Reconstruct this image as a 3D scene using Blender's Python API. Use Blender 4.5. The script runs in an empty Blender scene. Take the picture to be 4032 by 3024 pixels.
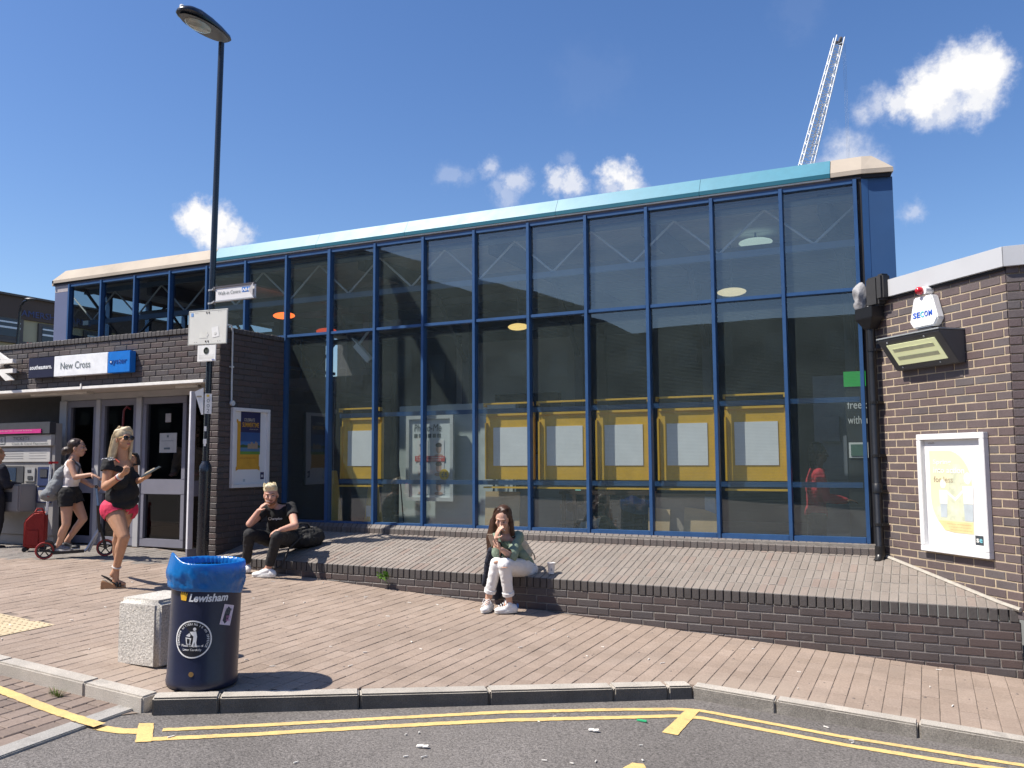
import bpy, bmesh, math, random
import numpy as np
from mathutils import Vector, Matrix
random.seed(7)
rng = np.random.default_rng(7)
SC = bpy.context.scene
COL = SC.collection
# ------------------------------------------------------------------ camera, world, sun, exposure
FPX, YAW, PITCH, ROLL = 3417.14, -0.44561175, 0.08685463, -0.00522932      # focal length in px of a 4032 px wide photo
fw = Vector((math.sin(YAW)*math.cos(PITCH), math.cos(YAW)*math.cos(PITCH), math.sin(PITCH)))
r0 = Vector((math.cos(YAW), -math.sin(YAW), 0)); u0 = r0.cross(fw)
CR = r0*math.cos(ROLL) + u0*math.sin(ROLL)
CU = -r0*math.sin(ROLL) + u0*math.cos(ROLL)
cam_d = bpy.data.cameras.new('camera'); cam = bpy.data.objects.new('camera', cam_d); COL.objects.link(cam)
cam.matrix_world = Matrix(((CR.x, CU.x, -fw.x, 0), (CR.y, CU.y, -fw.y, 0), (CR.z, CU.z, -fw.z, 0), (0, 0, 0, 1)))
cam_d.sensor_width = 36.0; cam_d.lens = FPX/4032*36.0; cam_d.clip_start = 0.05; cam_d.clip_end = 6000
SC.camera = cam
SUN = Vector((-1.0, -0.78, 1.78)).normalized()
SUN_EL = math.asin(SUN.z)
SUN_ROT = math.atan2(SUN.x, SUN.y)
sd = bpy.data.lights.new('sun', 'SUN'); sd.energy = 4.2; sd.angle = math.radians(0.53); sd.color = (1.0, 0.93, 0.83)
sun = bpy.data.objects.new('sun', sd); COL.objects.link(sun)
sun.rotation_euler = (-SUN).to_track_quat('-Z', 'Y').to_euler(); sun.location = (-20, -15, 40)
SC.view_settings.view_transform = 'Standard'; SC.view_settings.look = 'None'
SC.view_settings.exposure = 0.8; SC.view_settings.gamma = 1.0; SC.view_settings.use_curve_mapping = False
SC.render.engine = 'CYCLES'
SC.cycles.use_denoising = True
try: SC.cycles.denoising_prefilter = 'ACCURATE'; SC.cycles.denoising_input_passes = 'RGB_ALBEDO_NORMAL'
except Exception: pass
SC.cycles.caustics_reflective = False; SC.cycles.caustics_refractive = False
SC.cycles.max_bounces = 8; SC.cycles.diffuse_bounces = 3; SC.cycles.glossy_bounces = 3
SC.cycles.transparent_max_bounces = 12; SC.cycles.sample_clamp_indirect = 4.0

def ray(x, y):
    return fw + CR*((x-2016)/FPX) - CU*((y-1512)/FPX)
def onX(x, y, X): v = ray(x, y); return v*(X/v.x)
def onY(x, y, Y): v = ray(x, y); return v*(Y/v.y)
def onZ(x, y, Z): v = ray(x, y); return v*(Z/v.z)
def gz(X, Y):
    return -1.756 - 0.059*max(X, -9.6) + 0.015*(Y-8.3)
def rz(X, Y):
    return -1.835 - 0.059*max(X, -9.6) + 0.020*(Y-8.3)
def onG(x, y, f=gz, dz=0.0):
    v = ray(x, y); lo, hi = 0.3, 200.0
    for _ in range(60):
        m = (lo+hi)/2; P = v*m
        if P.z > f(P.x, P.y)+dz: lo = m
        else: hi = m
    return v*lo
def view(P):
    P = Vector(P); z = P.dot(fw)
    if z < 0.1: return (-9999, -9999, z)
    return (2016+FPX*P.dot(CR)/z, 1512-FPX*P.dot(CU)/z, z)
def in_view(P, m=60):
    x, y, z = view(P); return z > 0.1 and -m < x < 4032+m and -m < y < 3024+m

# ------------------------------------------------------------------ sky
W = bpy.data.worlds.new('World'); SC.world = W; W.use_nodes = True
def sky_nodes():
    nt = W.node_tree; N = nt.nodes; L = nt.links; N.clear()
    out = N.new('ShaderNodeOutputWorld'); bg = N.new('ShaderNodeBackground')
    L.new(bg.outputs[0], out.inputs[0])
    sky = N.new('ShaderNodeTexSky'); sky.sky_type = 'NISHITA'; sky.sun_disc = False
    sky.sun_elevation = SUN_EL; sky.sun_rotation = SUN_ROT
    sky.air_density = 1.0; sky.dust_density = 0.6; sky.ozone_density = 2.2
    bg.inputs[1].default_value = SKY_STRENGTH
    hs = N.new('ShaderNodeHueSaturation'); hs.inputs['Hue'].default_value = 0.509; hs.inputs['Saturation'].default_value = 1.22; hs.inputs['Value'].default_value = 0.60
    L.new(sky.outputs[0], hs.inputs['Color'])
    tc = N.new('ShaderNodeTexCoord'); nrm = N.new('ShaderNodeVectorMath'); nrm.operation = 'NORMALIZE'
    L.new(tc.outputs['Generated'], nrm.inputs[0])
    def noise(scale, det, rough, off=0.0):
        mp = N.new('ShaderNodeMapping'); mp.inputs['Location'].default_value = (off, off*0.7, -off)
        L.new(nrm.outputs[0], mp.inputs[0])
        n = N.new('ShaderNodeTexNoise'); n.inputs['Scale'].default_value = scale
        n.inputs['Detail'].default_value = det; n.inputs['Roughness'].default_value = rough
        L.new(mp.outputs[0], n.inputs['Vector']); return n
    def math_(op, a, b=None, clamp=False):
        m = N.new('ShaderNodeMath'); m.operation = op; m.use_clamp = clamp
        for i, v in enumerate((a, b)):
            if v is None: continue
            if isinstance(v, (int, float)): m.inputs[i].default_value = v
            else: L.new(v, m.inputs[i])
        return m.outputs[0]
    n1 = noise(26, 8, 0.62); n2 = noise(90, 4, 0.6, 3.1)
    nsum = math_('ADD', math_('MULTIPLY', math_('SUBTRACT', n1.outputs[0], 0.5), 1.7), math_('MULTIPLY', math_('SUBTRACT', n2.outputs[0], 0.5), 0.5))
    # cumulus puffs: (px x, px y, radius px, weight) on the sky, seen from the station forecourt
    puffs = [(3870, 285, 90, 1.0), (3780, 290, 105, 1.0), (3700, 330, 95, 1.0), (3620, 385, 70, .95), (3540, 410, 55, .8), (3450, 425, 62, .6), (3850, 370, 80, .85), (3740, 400, 75, .75), (3640, 440, 55, .6),
             (3330, 650, 95, .62), (3430, 650, 60, .5), (3245, 672, 60, .5), (3590, 835, 45, .5),
             (760, 850, 62, 1.0), (830, 890, 75, 1.0), (900, 925, 62, .9), (950, 945, 45, .7),
             (1930, 670, 46, .55), (2030, 712, 62, .6), (2010, 775, 60, .45), (1960, 745, 40, .4), (1770, 695, 46, .35), (1830, 690, 34, .28), (2200, 718, 46, .7), (2260, 722, 50, .72), (2425, 690, 60, .95), (2475, 730, 62, .85), (2390, 738, 46, .6), (2530, 750, 45, .5), (2240, 640, 30, .3),
             (3140, 40, 90, .12), (2350, 320, 140, .10)]
    wn = noise(24, 8, 0.68, 1.7)
    wv = N.new('ShaderNodeVectorMath'); wv.operation = 'SUBTRACT'; wv.inputs[1].default_value = (.5, .5, .5); L.new(wn.outputs['Color'], wv.inputs[0])
    ws = N.new('ShaderNodeVectorMath'); ws.operation = 'SCALE'; ws.inputs['Scale'].default_value = 0.046; L.new(wv.outputs[0], ws.inputs[0])
    wd = N.new('ShaderNodeVectorMath'); wd.operation = 'ADD'; L.new(nrm.outputs[0], wd.inputs[0]); L.new(ws.outputs[0], wd.inputs[1])
    total = None
    for (x, y, r, wgt) in puffs:
        c = ray(x, y).normalized(); rr = r/FPX
        d = N.new('ShaderNodeVectorMath'); d.operation = 'DISTANCE'; d.inputs[1].default_value = tuple(c)
        L.new(wd.outputs[0], d.inputs[0])
        t = math_('SUBTRACT', 1.0, math_('DIVIDE', d.outputs['Value'], rr*1.5))
        t = math_('MULTIPLY', t, 1.0)
        t = math_('ADD', t, math_('MULTIPLY', nsum, 0.72))
        t = math_('MULTIPLY', math_('MULTIPLY', t, 1.45, True), wgt)
        total = t if total is None else math_('MAXIMUM', total, t)
    # the same fair-weather cumulus over the rest of the sky
    nb = noise(3.3, 7, 0.55, 7.7)
    far = math_('MULTIPLY', math_('SUBTRACT', nb.outputs[0], 0.60), 6.0, True)
    dd = N.new('ShaderNodeVectorMath'); dd.operation = 'DOT_PRODUCT'; dd.inputs[1].default_value = tuple(fw); L.new(nrm.outputs[0], dd.inputs[0])
    outside = math_('MULTIPLY', math_('SUBTRACT', 0.72, dd.outputs['Value']), 8.0, True)
    total = math_('MAXIMUM', total, math_('MULTIPLY', far, outside))
    sm = N.new('ShaderNodeMapRange'); sm.interpolation_type = 'SMOOTHSTEP'
    L.new(total, sm.inputs[0])
    # billowing shade inside the clouds
    cr = N.new('ShaderNodeValToRGB'); cr.color_ramp.elements[0].color = (4.2, 4.45, 5.3, 1); cr.color_ramp.elements[1].color = (5.9, 5.85, 5.8, 1)
    cr.color_ramp.elements[0].position = 0.25; cr.color_ramp.elements[1].position = 0.85
    L.new(math_('ADD', math_('MULTIPLY', total, 0.9), math_('MULTIPLY', nsum, 0.35)), cr.inputs[0])
    k = N.new('ShaderNodeVectorMath'); k.operation = 'SCALE'; k.inputs['Scale'].default_value = 0.1/SKY_STRENGTH; L.new(cr.outputs[0], k.inputs[0])
    mx = N.new('ShaderNodeMixRGB'); L.new(sm.outputs[0], mx.inputs[0]); L.new(hs.outputs[0], mx.inputs[1]); L.new(k.outputs[0], mx.inputs[2])
    L.new(mx.outputs[0], bg.inputs[0])
SKY_STRENGTH = 0.15
sky_nodes()

# ------------------------------------------------------------------ materials
MATS = {}
def nodes_of(m):
    m.use_nodes = True; nt = m.node_tree; return nt, nt.nodes, nt.links, nt.nodes['Principled BSDF']
def mat(name, col, rough=0.6, var=0.12, scale=9.0, metal=0.0, bump=0.0, bscale=60.0, spec=0.5, fine=0.0, fscale=180.0, rnd=0.0, palette=None, emit=None, coat=0.0, dirt=None):
    """Procedural surface: base colour broken up by world-space noise; rnd/palette vary the colour from piece to piece."""
    if name in MATS: return MATS[name]
    m = bpy.data.materials.new(name); nt, N, L, P = nodes_of(m)
    P.inputs['Roughness'].default_value = rough; P.inputs['Metallic'].default_value = metal
    P.inputs['Specular IOR Level'].default_value = spec
    if coat: P.inputs['Coat Weight'].default_value = coat; P.inputs['Coat Roughness'].default_value = 0.15
    geo = N.new('ShaderNodeNewGeometry')
    def nz(s, d=4.0, r=0.6):
        n = N.new('ShaderNodeTexNoise'); n.inputs['Scale'].default_value = s; n.inputs['Detail'].default_value = d; n.inputs['Roughness'].default_value = r
        L.new(geo.outputs['Position'], n.inputs['Vector']); return n.outputs[0]
    def hc(o):      # noise with the contrast opened up
        return ma('ADD', ma('MULTIPLY', ma('SUBTRACT', o, 0.5), 2.0), 0.5, True)
    def ma(op, a, b, clamp=False):
        x = N.new('ShaderNodeMath'); x.operation = op; x.use_clamp = clamp
        for i, v in enumerate((a, b)):
            if isinstance(v, (int, float)): x.inputs[i].default_value = v
            else: L.new(v, x.inputs[i])
        return x.outputs[0]
    base = None
    if palette:
        oi = N.new('ShaderNodeObjectInfo')
        r = ma('FRACT', ma('ADD', oi.outputs['Random'], geo.outputs['Random Per Island']), 0)
        rp = N.new('ShaderNodeValToRGB'); rp.color_ramp.interpolation = 'LINEAR'
        while len(rp.color_ramp.elements) < len(palette): rp.color_ramp.elements.new(0.5)
        for i, c in enumerate(palette):
            rp.color_ramp.elements[i].position = i/(len(palette)-1); rp.color_ramp.elements[i].color = (*c, 1)
        L.new(r, rp.inputs[0]); base = rp.outputs[0]
    v = ma('ADD', 1.0 - var, ma('MULTIPLY', hc(nz(scale)), 2*var))
    if fine: v = ma('MULTIPLY', v, ma('ADD', 1.0-fine, ma('MULTIPLY', hc(nz(fscale, 2.0, 0.7)), 2*fine)))
    if rnd:
        oi = N.new('ShaderNodeObjectInfo')
        r = ma('FRACT', ma('ADD', oi.outputs['Random'], geo.outputs['Random Per Island']), 0)
        v = ma('MULTIPLY', v, ma('ADD', 1-rnd, ma('MULTIPLY', r, 2*rnd)))
    mul = N.new('ShaderNodeVectorMath'); mul.operation = 'SCALE'
    if base is not None: L.new(base, mul.inputs[0])
    else: mul.inputs[0].default_value = col
    L.new(v, mul.inputs['Scale'])
    outc = mul.outputs[0]
    for dt in ((dirt if isinstance(dirt, list) else [dirt]) if dirt else []):      # (colour, scale, threshold, strength): stains with a shape of their own
        f = ma('MULTIPLY', ma('SUBTRACT', nz(dt[1], 6.0, 0.62), dt[2]), 5.0, True)
        mx = N.new('ShaderNodeMixRGB'); L.new(ma('MULTIPLY', f, dt[3]), mx.inputs[0]); L.new(outc, mx.inputs[1]); mx.inputs[2].default_value = (*dt[0], 1); outc = mx.outputs[0]
    L.new(outc, P.inputs['Base Color'])
    L.new(ma('ADD', rough-0.08, ma('MULTIPLY', nz(scale*2.3), 0.16)), P.inputs['Roughness'])
    if bump:
        b = N.new('ShaderNodeBump'); b.inputs['Strength'].default_value = bump; b.inputs['Distance'].default_value = 0.01
        L.new(nz(bscale, 5.0), b.inputs['Height']); L.new(b.outputs[0], P.inputs['Normal'])
    if emit:
        P.inputs['Emission Color'].default_value = (*emit[0], 1); P.inputs['Emission Strength'].default_value = emit[1]
    MATS[name] = m; return m

def glass_mat(name, tint, refl=1.0, rough=0.015, film=0.0, film_col=(.12, .14, .15), f0=0.09):
    """Thin window glass: what is behind shows tinted, the sky and street mirror in it; film = woven sun mesh on the pane."""
    m = bpy.data.materials.new(name); m.use_nodes = True; nt = m.node_tree; N, L = nt.nodes, nt.links; N.clear()
    out = N.new('ShaderNodeOutputMaterial'); tr = N.new('ShaderNodeBsdfTransparent'); tr.inputs[0].default_value = (*tint, 1)
    gl = N.new('ShaderNodeBsdfGlossy'); gl.inputs['Roughness'].default_value = rough; gl.inputs['Color'].default_value = (refl, refl, refl, 1)
    lw_ = N.new('ShaderNodeLayerWeight'); lw_.inputs[0].default_value = 0.5
    pw = N.new('ShaderNodeMath'); pw.operation = 'POWER'; pw.inputs[1].default_value = 4.0; L.new(lw_.outputs['Facing'], pw.inputs[0])
    fr = N.new('ShaderNodeMath'); fr.operation = 'MULTIPLY_ADD'; fr.inputs[1].default_value = 0.85; fr.inputs[2].default_value = f0; fr.use_clamp = True; L.new(pw.outputs[0], fr.inputs[0])
    mx = N.new('ShaderNodeMixShader'); L.new(fr.outputs[0], mx.inputs[0])
    src = tr.outputs[0]
    geo = N.new('ShaderNodeNewGeometry')
    if film:
        df = N.new('ShaderNodeBsdfDiffuse'); df.inputs[0].default_value = (*film_col, 1)
        m2 = N.new('ShaderNodeMixShader')
        sep = N.new('ShaderNodeSeparateXYZ'); L.new(geo.outputs['Position'], sep.inputs[0])
        w = N.new('ShaderNodeMath'); w.operation = 'MULTIPLY'; w.inputs[1].default_value = 2*math.pi/0.0155; L.new(sep.outputs['Z'], w.inputs[0])
        s = N.new('ShaderNodeMath'); s.operation = 'SINE'; L.new(w.outputs[0], s.inputs[0])
        nn = N.new('ShaderNodeTexNoise'); nn.inputs['Scale'].default_value = 2.2; nn.inputs['Detail'].default_value = 3; L.new(geo.outputs['Position'], nn.inputs['Vector'])
        a = N.new('ShaderNodeMath'); a.operation = 'MULTIPLY_ADD'; a.inputs[1].default_value = film*0.7; a.inputs[2].default_value = film; L.new(s.outputs[0], a.inputs[0])
        b = N.new('ShaderNodeMath'); b.operation = 'MULTIPLY'; L.new(a.outputs[0], b.inputs[0])
        c = N.new('ShaderNodeMath'); c.operation = 'MULTIPLY_ADD'; c.inputs[1].default_value = 1.2; c.inputs[2].default_value = 0.4; L.new(nn.outputs[0], c.inputs[0]); L.new(c.outputs[0], b.inputs[1])
        L.new(b.outputs[0], m2.inputs[0]); L.new(tr.outputs[0], m2.inputs[1]); L.new(df.outputs[0], m2.inputs[2]); src = m2.outputs[0]
        # fine streaks and specks of dirt
        sp = N.new('ShaderNodeTexNoise'); sp.inputs['Scale'].default_value = 45; sp.inputs['Detail'].default_value = 4; sp.inputs['Roughness'].default_value = .7
        mp = N.new('ShaderNodeMapping'); mp.inputs['Scale'].default_value = (1, 1, .35); L.new(geo.outputs['Position'], mp.inputs[0]); L.new(mp.outputs[0], sp.inputs['Vector'])
        th = N.new('ShaderNodeMath'); th.operation = 'SUBTRACT'; th.inputs[1].default_value = .70; L.new(sp.outputs[0], th.inputs[0])
        t2 = N.new('ShaderNodeMath'); t2.operation = 'MULTIPLY'; t2.use_clamp = True; t2.inputs[1].default_value = 5; L.new(th.outputs[0], t2.inputs[0])
        dd = N.new('ShaderNodeBsdfDiffuse'); dd.inputs[0].default_value = (.5, .52, .5, 1)
        m3 = N.new('ShaderNodeMixShader'); L.new(t2.outputs[0], m3.inputs[0]); L.new(src, m3.inputs[1]); L.new(dd.outputs[0], m3.inputs[2]); src = m3.outputs[0]
    bp = N.new('ShaderNodeBump'); bp.inputs['Strength'].default_value = 0.05; bp.inputs['Distance'].default_value = 0.02
    wn = N.new('ShaderNodeTexNoise'); wn.inputs['Scale'].default_value = 1.3; wn.inputs['Detail'].default_value = 1.0; L.new(geo.outputs['Position'], wn.inputs['Vector']); L.new(wn.outputs[0], bp.inputs['Height'])
    L.new(bp.outputs[0], gl.inputs['Normal'])
    L.new(src, mx.inputs[1]); L.new(gl.outputs[0], mx.inputs[2]); L.new(mx.outputs[0], out.inputs[0])
    MATS[name] = m; return m

# ------------------------------------------------------------------ mesh helpers
class MB:
    def __init__(s): s.v = []; s.f = []
    def add(s, vs, fs):
        o = len(s.v); s.v += [tuple(v) for v in vs]; s.f += [tuple(i+o for i in f) for f in fs]; return s
    def box(s, a, b):
        x0, y0, z0 = a; x1, y1, z1 = b
        return s.add([(x0,y0,z0),(x1,y0,z0),(x1,y1,z0),(x0,y1,z0),(x0,y0,z1),(x1,y0,z1),(x1,y1,z1),(x0,y1,z1)],
                     [(0,3,2,1),(4,5,6,7),(0,1,5,4),(1,2,6,5),(2,3,7,6),(3,0,4,7)])
    def obox(s, c, ax, ay, az, hx, hy, hz):
        c = Vector(c); ax = Vector(ax)*hx; ay = Vector(ay)*hy; az = Vector(az)*hz
        vs = [c-ax-ay-az, c+ax-ay-az, c+ax+ay-az, c-ax+ay-az, c-ax-ay+az, c+ax-ay+az, c+ax+ay+az, c-ax+ay+az]
        return s.add(vs, [(0,3,2,1),(4,5,6,7),(0,1,5,4),(1,2,6,5),(2,3,7,6),(3,0,4,7)])
    def beam(s, p, q, w, h, up=(0,0,1)):
        p = Vector(p); q = Vector(q); d = (q-p); ln = d.length; d.normalize(); u = Vector(up); sd_ = d.cross(u)
        if sd_.length < 1e-4: sd_ = d.cross(Vector((1,0,0)))
        sd_.normalize(); u = sd_.cross(d); return s.obox((p+q)/2, d, sd_, u, ln/2, w/2, h/2)
    def tube(s, pts, rad, n=10, caps=True):
        pts = [Vector(p) for p in pts]
        if not hasattr(rad, '__len__'): rad = [rad]*len(pts)
        rings = []; prev = None
        for i, p in enumerate(pts):
            d = (pts[min(i+1, len(pts)-1)] - pts[max(i-1, 0)]).normalized()
            if prev is None: t = d.cross(Vector((0,0,1))); t = t if t.length > 1e-3 else d.cross(Vector((1,0,0)))
            else: t = prev - d*prev.dot(d)
            t.normalize(); b = d.cross(t); prev = t
            rings.append([p + (t*math.cos(2*math.pi*k/n) + b*math.sin(2*math.pi*k/n))*rad[i] for k in range(n)])
        vs = [v for r in rings for v in r]; fs = []
        for i in range(len(rings)-1):
            for k in range(n): fs.append((i*n+k, i*n+(k+1) % n, (i+1)*n+(k+1) % n, (i+1)*n+k))
        if caps: fs.append(tuple(range(n-1, -1, -1))); fs.append(tuple((len(rings)-1)*n+k for k in range(n)))
        return s.add(vs, fs)
    def lathe(s, c, prof, n=32, axis=(0,0,1), caps=True):
        a = Vector(axis).normalized(); t = a.cross(Vector((0,1,0))); t = t if t.length > 1e-3 else a.cross(Vector((1,0,0))); t.normalize(); b = a.cross(t); c = Vector(c)
        vs = []; fs = []
        for (r, h) in prof:
            for k in range(n): vs.append(c + a*h + (t*math.cos(2*math.pi*k/n)+b*math.sin(2*math.pi*k/n))*r)
        for i in range(len(prof)-1):
            for k in range(n): fs.append((i*n+k, i*n+(k+1) % n, (i+1)*n+(k+1) % n, (i+1)*n+k))
        if caps: fs.append(tuple(range(n-1,-1,-1))); fs.append(tuple((len(prof)-1)*n+k for k in range(n)))
        return s.add(vs, fs)
    def prism(s, poly, d):
        """poly: coplanar 3D points; d: extrusion vector"""
        n = len(poly); poly = [Vector(p) for p in poly]; d = Vector(d)
        return s.add(poly + [p+d for p in poly], [tuple(range(n-1,-1,-1)), tuple(range(n, 2*n))] + [(i, (i+1) % n, (i+1) % n + n, i+n) for i in range(n)])
    def ell(s, c, ax, ay, az, n=12, m=8):
        c = Vector(c); ax = Vector(ax); ay = Vector(ay); az = Vector(az); vs = [c-az]; fs = []
        for j in range(1, m):
            ph = -math.pi/2 + math.pi*j/m
            for k in range(n):
                th = 2*math.pi*k/n; vs.append(c + (ax*math.cos(th)+ay*math.sin(th))*math.cos(ph) + az*math.sin(ph))
        vs.append(c+az)
        for k in range(n): fs.append((0, 1+(k+1) % n, 1+k))
        for j in range(m-2):
            for k in range(n): fs.append((1+j*n+k, 1+j*n+(k+1) % n, 1+(j+1)*n+(k+1) % n, 1+(j+1)*n+k))
        o = 1+(m-2)*n
        for k in range(n): fs.append((o+k, o+(k+1) % n, len(vs)-1))
        return s.add(vs, fs)
    def mesh(s, name):
        me = bpy.data.meshes.new(name); me.from_pydata(s.v, [], s.f); me.update(); return me
    def build(s, name, m, parent=None, smooth=False, bevel=0.0, fix=True, kind=None):
        me = s.mesh(name)
        if fix:
            bm = bmesh.new(); bm.from_mesh(me); bmesh.ops.recalc_face_normals(bm, faces=bm.faces)
            if bevel: bmesh.ops.bevel(bm, geom=list(bm.edges), offset=bevel, segments=(3 if bevel > .02 else 2), affect='EDGES', clamp_overlap=True)
            bm.to_mesh(me); bm.free()
        return link(name, me, m, parent, smooth, kind)
def link(name, me, m, parent=None, smooth=False, kind=None):
    if m is not None and len(me.materials) == 0: me.materials.append(m)
    if smooth:
        me.shade_smooth()
        try: me.set_sharp_from_angle(angle=math.radians(46))
        except Exception: pass
    o = bpy.data.objects.new(name, me); COL.objects.link(o)
    if parent is not None: adopt(o, parent)
    if kind: o['kind'] = kind
    return o
ROOTLOC = {}
def root_inv(p):
    M = Matrix.Identity(4); q = p
    chain = []
    while q is not None: chain.append(q); q = q.parent
    for q in reversed(chain): M = M @ q.matrix_parent_inverse @ q.matrix_basis
    return M.inverted()
def adopt(o, parent):
    o.parent = parent; o.matrix_parent_inverse = root_inv(parent)
def tag(o, label=None, cat=None, group=None, kind=None):
    if label: o['label'] = label
    if cat: o['category'] = cat
    if group: o['group'] = group
    if kind: o['kind'] = kind
    return o
def thing(name, label, cat, loc, group=None):
    o = bpy.data.objects.new(name, None); COL.objects.link(o); o.location = loc; o.empty_display_size = 0.1
    return tag(o, label, cat, group)
def copy_tree(o, shift, label=None, parent=None):
    c = o.copy(); COL.objects.link(c)
    if parent is None: c.location = o.location + Vector(shift)
    else:
        inv = o.matrix_parent_inverse.copy(); c.parent = parent; c.matrix_parent_inverse = inv
    if label: c['label'] = label
    for ch in list(o.children): copy_tree(ch, shift, None, c)
    return c
def text_mesh(name, body, m, o, rt, up, w=None, h=None, parent=None, depth=0.002, align='L', shear=0.0, bold=0.0):
    """Flat lettering: o = lower-left (or centre) point, rt/up = unit axes; fitted to width w and cap height h."""
    cu = bpy.data.curves.new(name, 'FONT'); cu.body = body; cu.resolution_u = 3; cu.offset = bold; cu.shear = shear
    ob = bpy.data.objects.new(name+'_tmp', cu); me = bpy.data.meshes.new_from_object(ob)
    bpy.data.objects.remove(ob); bpy.data.curves.remove(cu)
    n = len(me.vertices); co = np.empty(n*3); me.vertices.foreach_get('co', co); co = co.reshape(-1, 3)
    mn = co.min(0); mxx = co.max(0); sx = sy = 1.0
    if h: sy = h/max(1e-6, (mxx[1] if any(ch.isupper() or ch.isdigit() or ch in 'hklbdft' for ch in body) else mxx[1]) - max(mn[1], -0.02 if not any(c in 'gpqyj' for c in body) else mn[1]))
    sx = sy
    if w: sx = w/(mxx[0]-mn[0]); 
    if w and not h: sy = sx
    lx = (co[:, 0]-mn[0])*sx; ly = co[:, 1]*sy
    if align == 'C': lx = lx - (mxx[0]-mn[0])*sx/2; ly = ly - (mxx[1]+mn[1])/2*sy
    o = Vector(o); rt = Vector(rt).normalized(); up = Vector(up).normalized(); nn = rt.cross(up)
    P = np.array(o)[None] + lx[:, None]*np.array(rt)[None] + ly[:, None]*np.array(up)[None] + depth*np.array(nn)[None]
    me.vertices.foreach_set('co', P.ravel()); me.update()
    me.materials.clear()
    return link(name, me, m, parent)
def merge_into(name, meshes_objs, m, parent):
    """join several already linked text objects into one part"""
    V = []; F = []
    for ob in meshes_objs:
        off = len(V); V += [tuple(v.co) for v in ob.data.vertices]; F += [tuple(i+off for i in p.vertices) for p in ob.data.polygons]
        bpy.data.objects.remove(ob)
    me = bpy.data.meshes.new(name); me.from_pydata(V, [], F); return link(name, me, m, parent)

# brick template: unit length along x (scaled per brick), front face chamfered, open at the back
def brick_mesh(name, L, H, D, ch, m):
    hx, hz = L/2, H/2
    vs = [(-hx+ch,0,-hz+ch),(hx-ch,0,-hz+ch),(hx-ch,0,hz-ch),(-hx+ch,0,hz-ch), (-hx,ch,-hz),(hx,ch,-hz),(hx,ch,hz),(-hx,ch,hz), (-hx,D,-hz),(hx,D,-hz),(hx,D,hz),(-hx,D,hz)]
    fs = [(0,1,2,3)] + [(i+4, (i+1) % 4+4, (i+1) % 4, i) for i in range(4)] + [(i+8, (i+1) % 4+8, (i+1) % 4+4, i+4) for i in range(4)]
    me = bpy.data.meshes.new(name); me.from_pydata(vs, [], fs); me.materials.append(m); me.update(); return me
def lay(name, mesh, mats_list, parent, limit=300, rest=None, cull=True):
    """mats_list: 4x4 placement matrices. The nearest `limit` in view become parts of their own, the rest one joined part."""
    near = []; far = []
    for M in mats_list:
        p = M.translation
        (near if in_view(p) else far).append((p.length, M))
    near.sort(key=lambda t: t[0])
    single = near[:limit]; far = near[limit:] + ([] if cull else far) + [t for t in far if cull and t[0] < 22]
    inv = root_inv(parent)
    for _, M in single:
        o = bpy.data.objects.new(name, mesh); COL.objects.link(o); o.parent = parent; o.matrix_parent_inverse = inv; o.matrix_basis = M
    if far:
        n = len(mesh.vertices); co = np.empty(n*3); mesh.vertices.foreach_get('co', co); co = np.c_[co.reshape(-1, 3), np.ones(n)]
        fs = [tuple(p.vertices) for p in mesh.polygons]
        V = []; F = []
        for i, (_, M) in enumerate(far):
            V.append((co @ np.array(M).T)[:, :3]); F += [tuple(j+i*n for j in f) for f in fs]
        me = bpy.data.meshes.new(rest or name+'work'); me.from_pydata(np.concatenate(V).tolist(), [], F); me.update()
        link(rest or name+'work', me, mesh.materials[0], parent, kind='stuff')
def frame_mat(c, u, n, up=None, sx=1.0, jit=0.0):
    """matrix whose local x = u, local -y = n (outward), local z = up"""
    u = Vector(u).normalized(); n = Vector(n).normalized(); w = Vector(up).normalized() if up is not None else n.cross(u)*1.0
    if up is None and w.z < 0: w = -w
    y = -n; c = Vector(c)
    if jit: c = c + n*random.uniform(-jit, jit)
    return Matrix(((u.x*sx, y.x, w.x, c.x), (u.y*sx, y.y, w.y, c.y), (u.z*sx, y.z, w.z, c.z), (0,0,0,1)))
def courses(p0, u, n, L, z0f, z1, course=0.075, blen=0.225, holes=(), start=0.0, z_start=None, slope=0.0):
    """stretcher bond placements on a wall from p0 along u for length L; z0f(s) lowest level, z1 top, laid downward from the top"""
    out = []; u = Vector(u).normalized(); k = 0
    zt = z1
    while True:
        zc = zt - course/2 - k*course
        if zc + course/2 < min(z0f(0), z0f(L)) - course: break
        s = -(blen/2 if k % 2 else 0) + start - blen*2
        while s < L:
            a, b = max(s, 0)+0.004, min(s+blen, L)-0.006
            s += blen
            if b - a < 0.03: continue
            mid = (a+b)/2; zz = zc + slope*mid
            if zz + course/2 < z0f(mid) - 0.06: continue
            if any(h[0] < mid < h[1] and h[2] < zz < h[3] for h in holes): continue
            c = Vector((p0[0], p0[1], 0)) + u*mid; c.z = zz
            M = frame_mat(c, u, n, Vector((0,0,1)) + u*slope, (b-a)/(blen-0.010), 0.0022)
            out.append(M)
        k += 1
    return out
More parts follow.
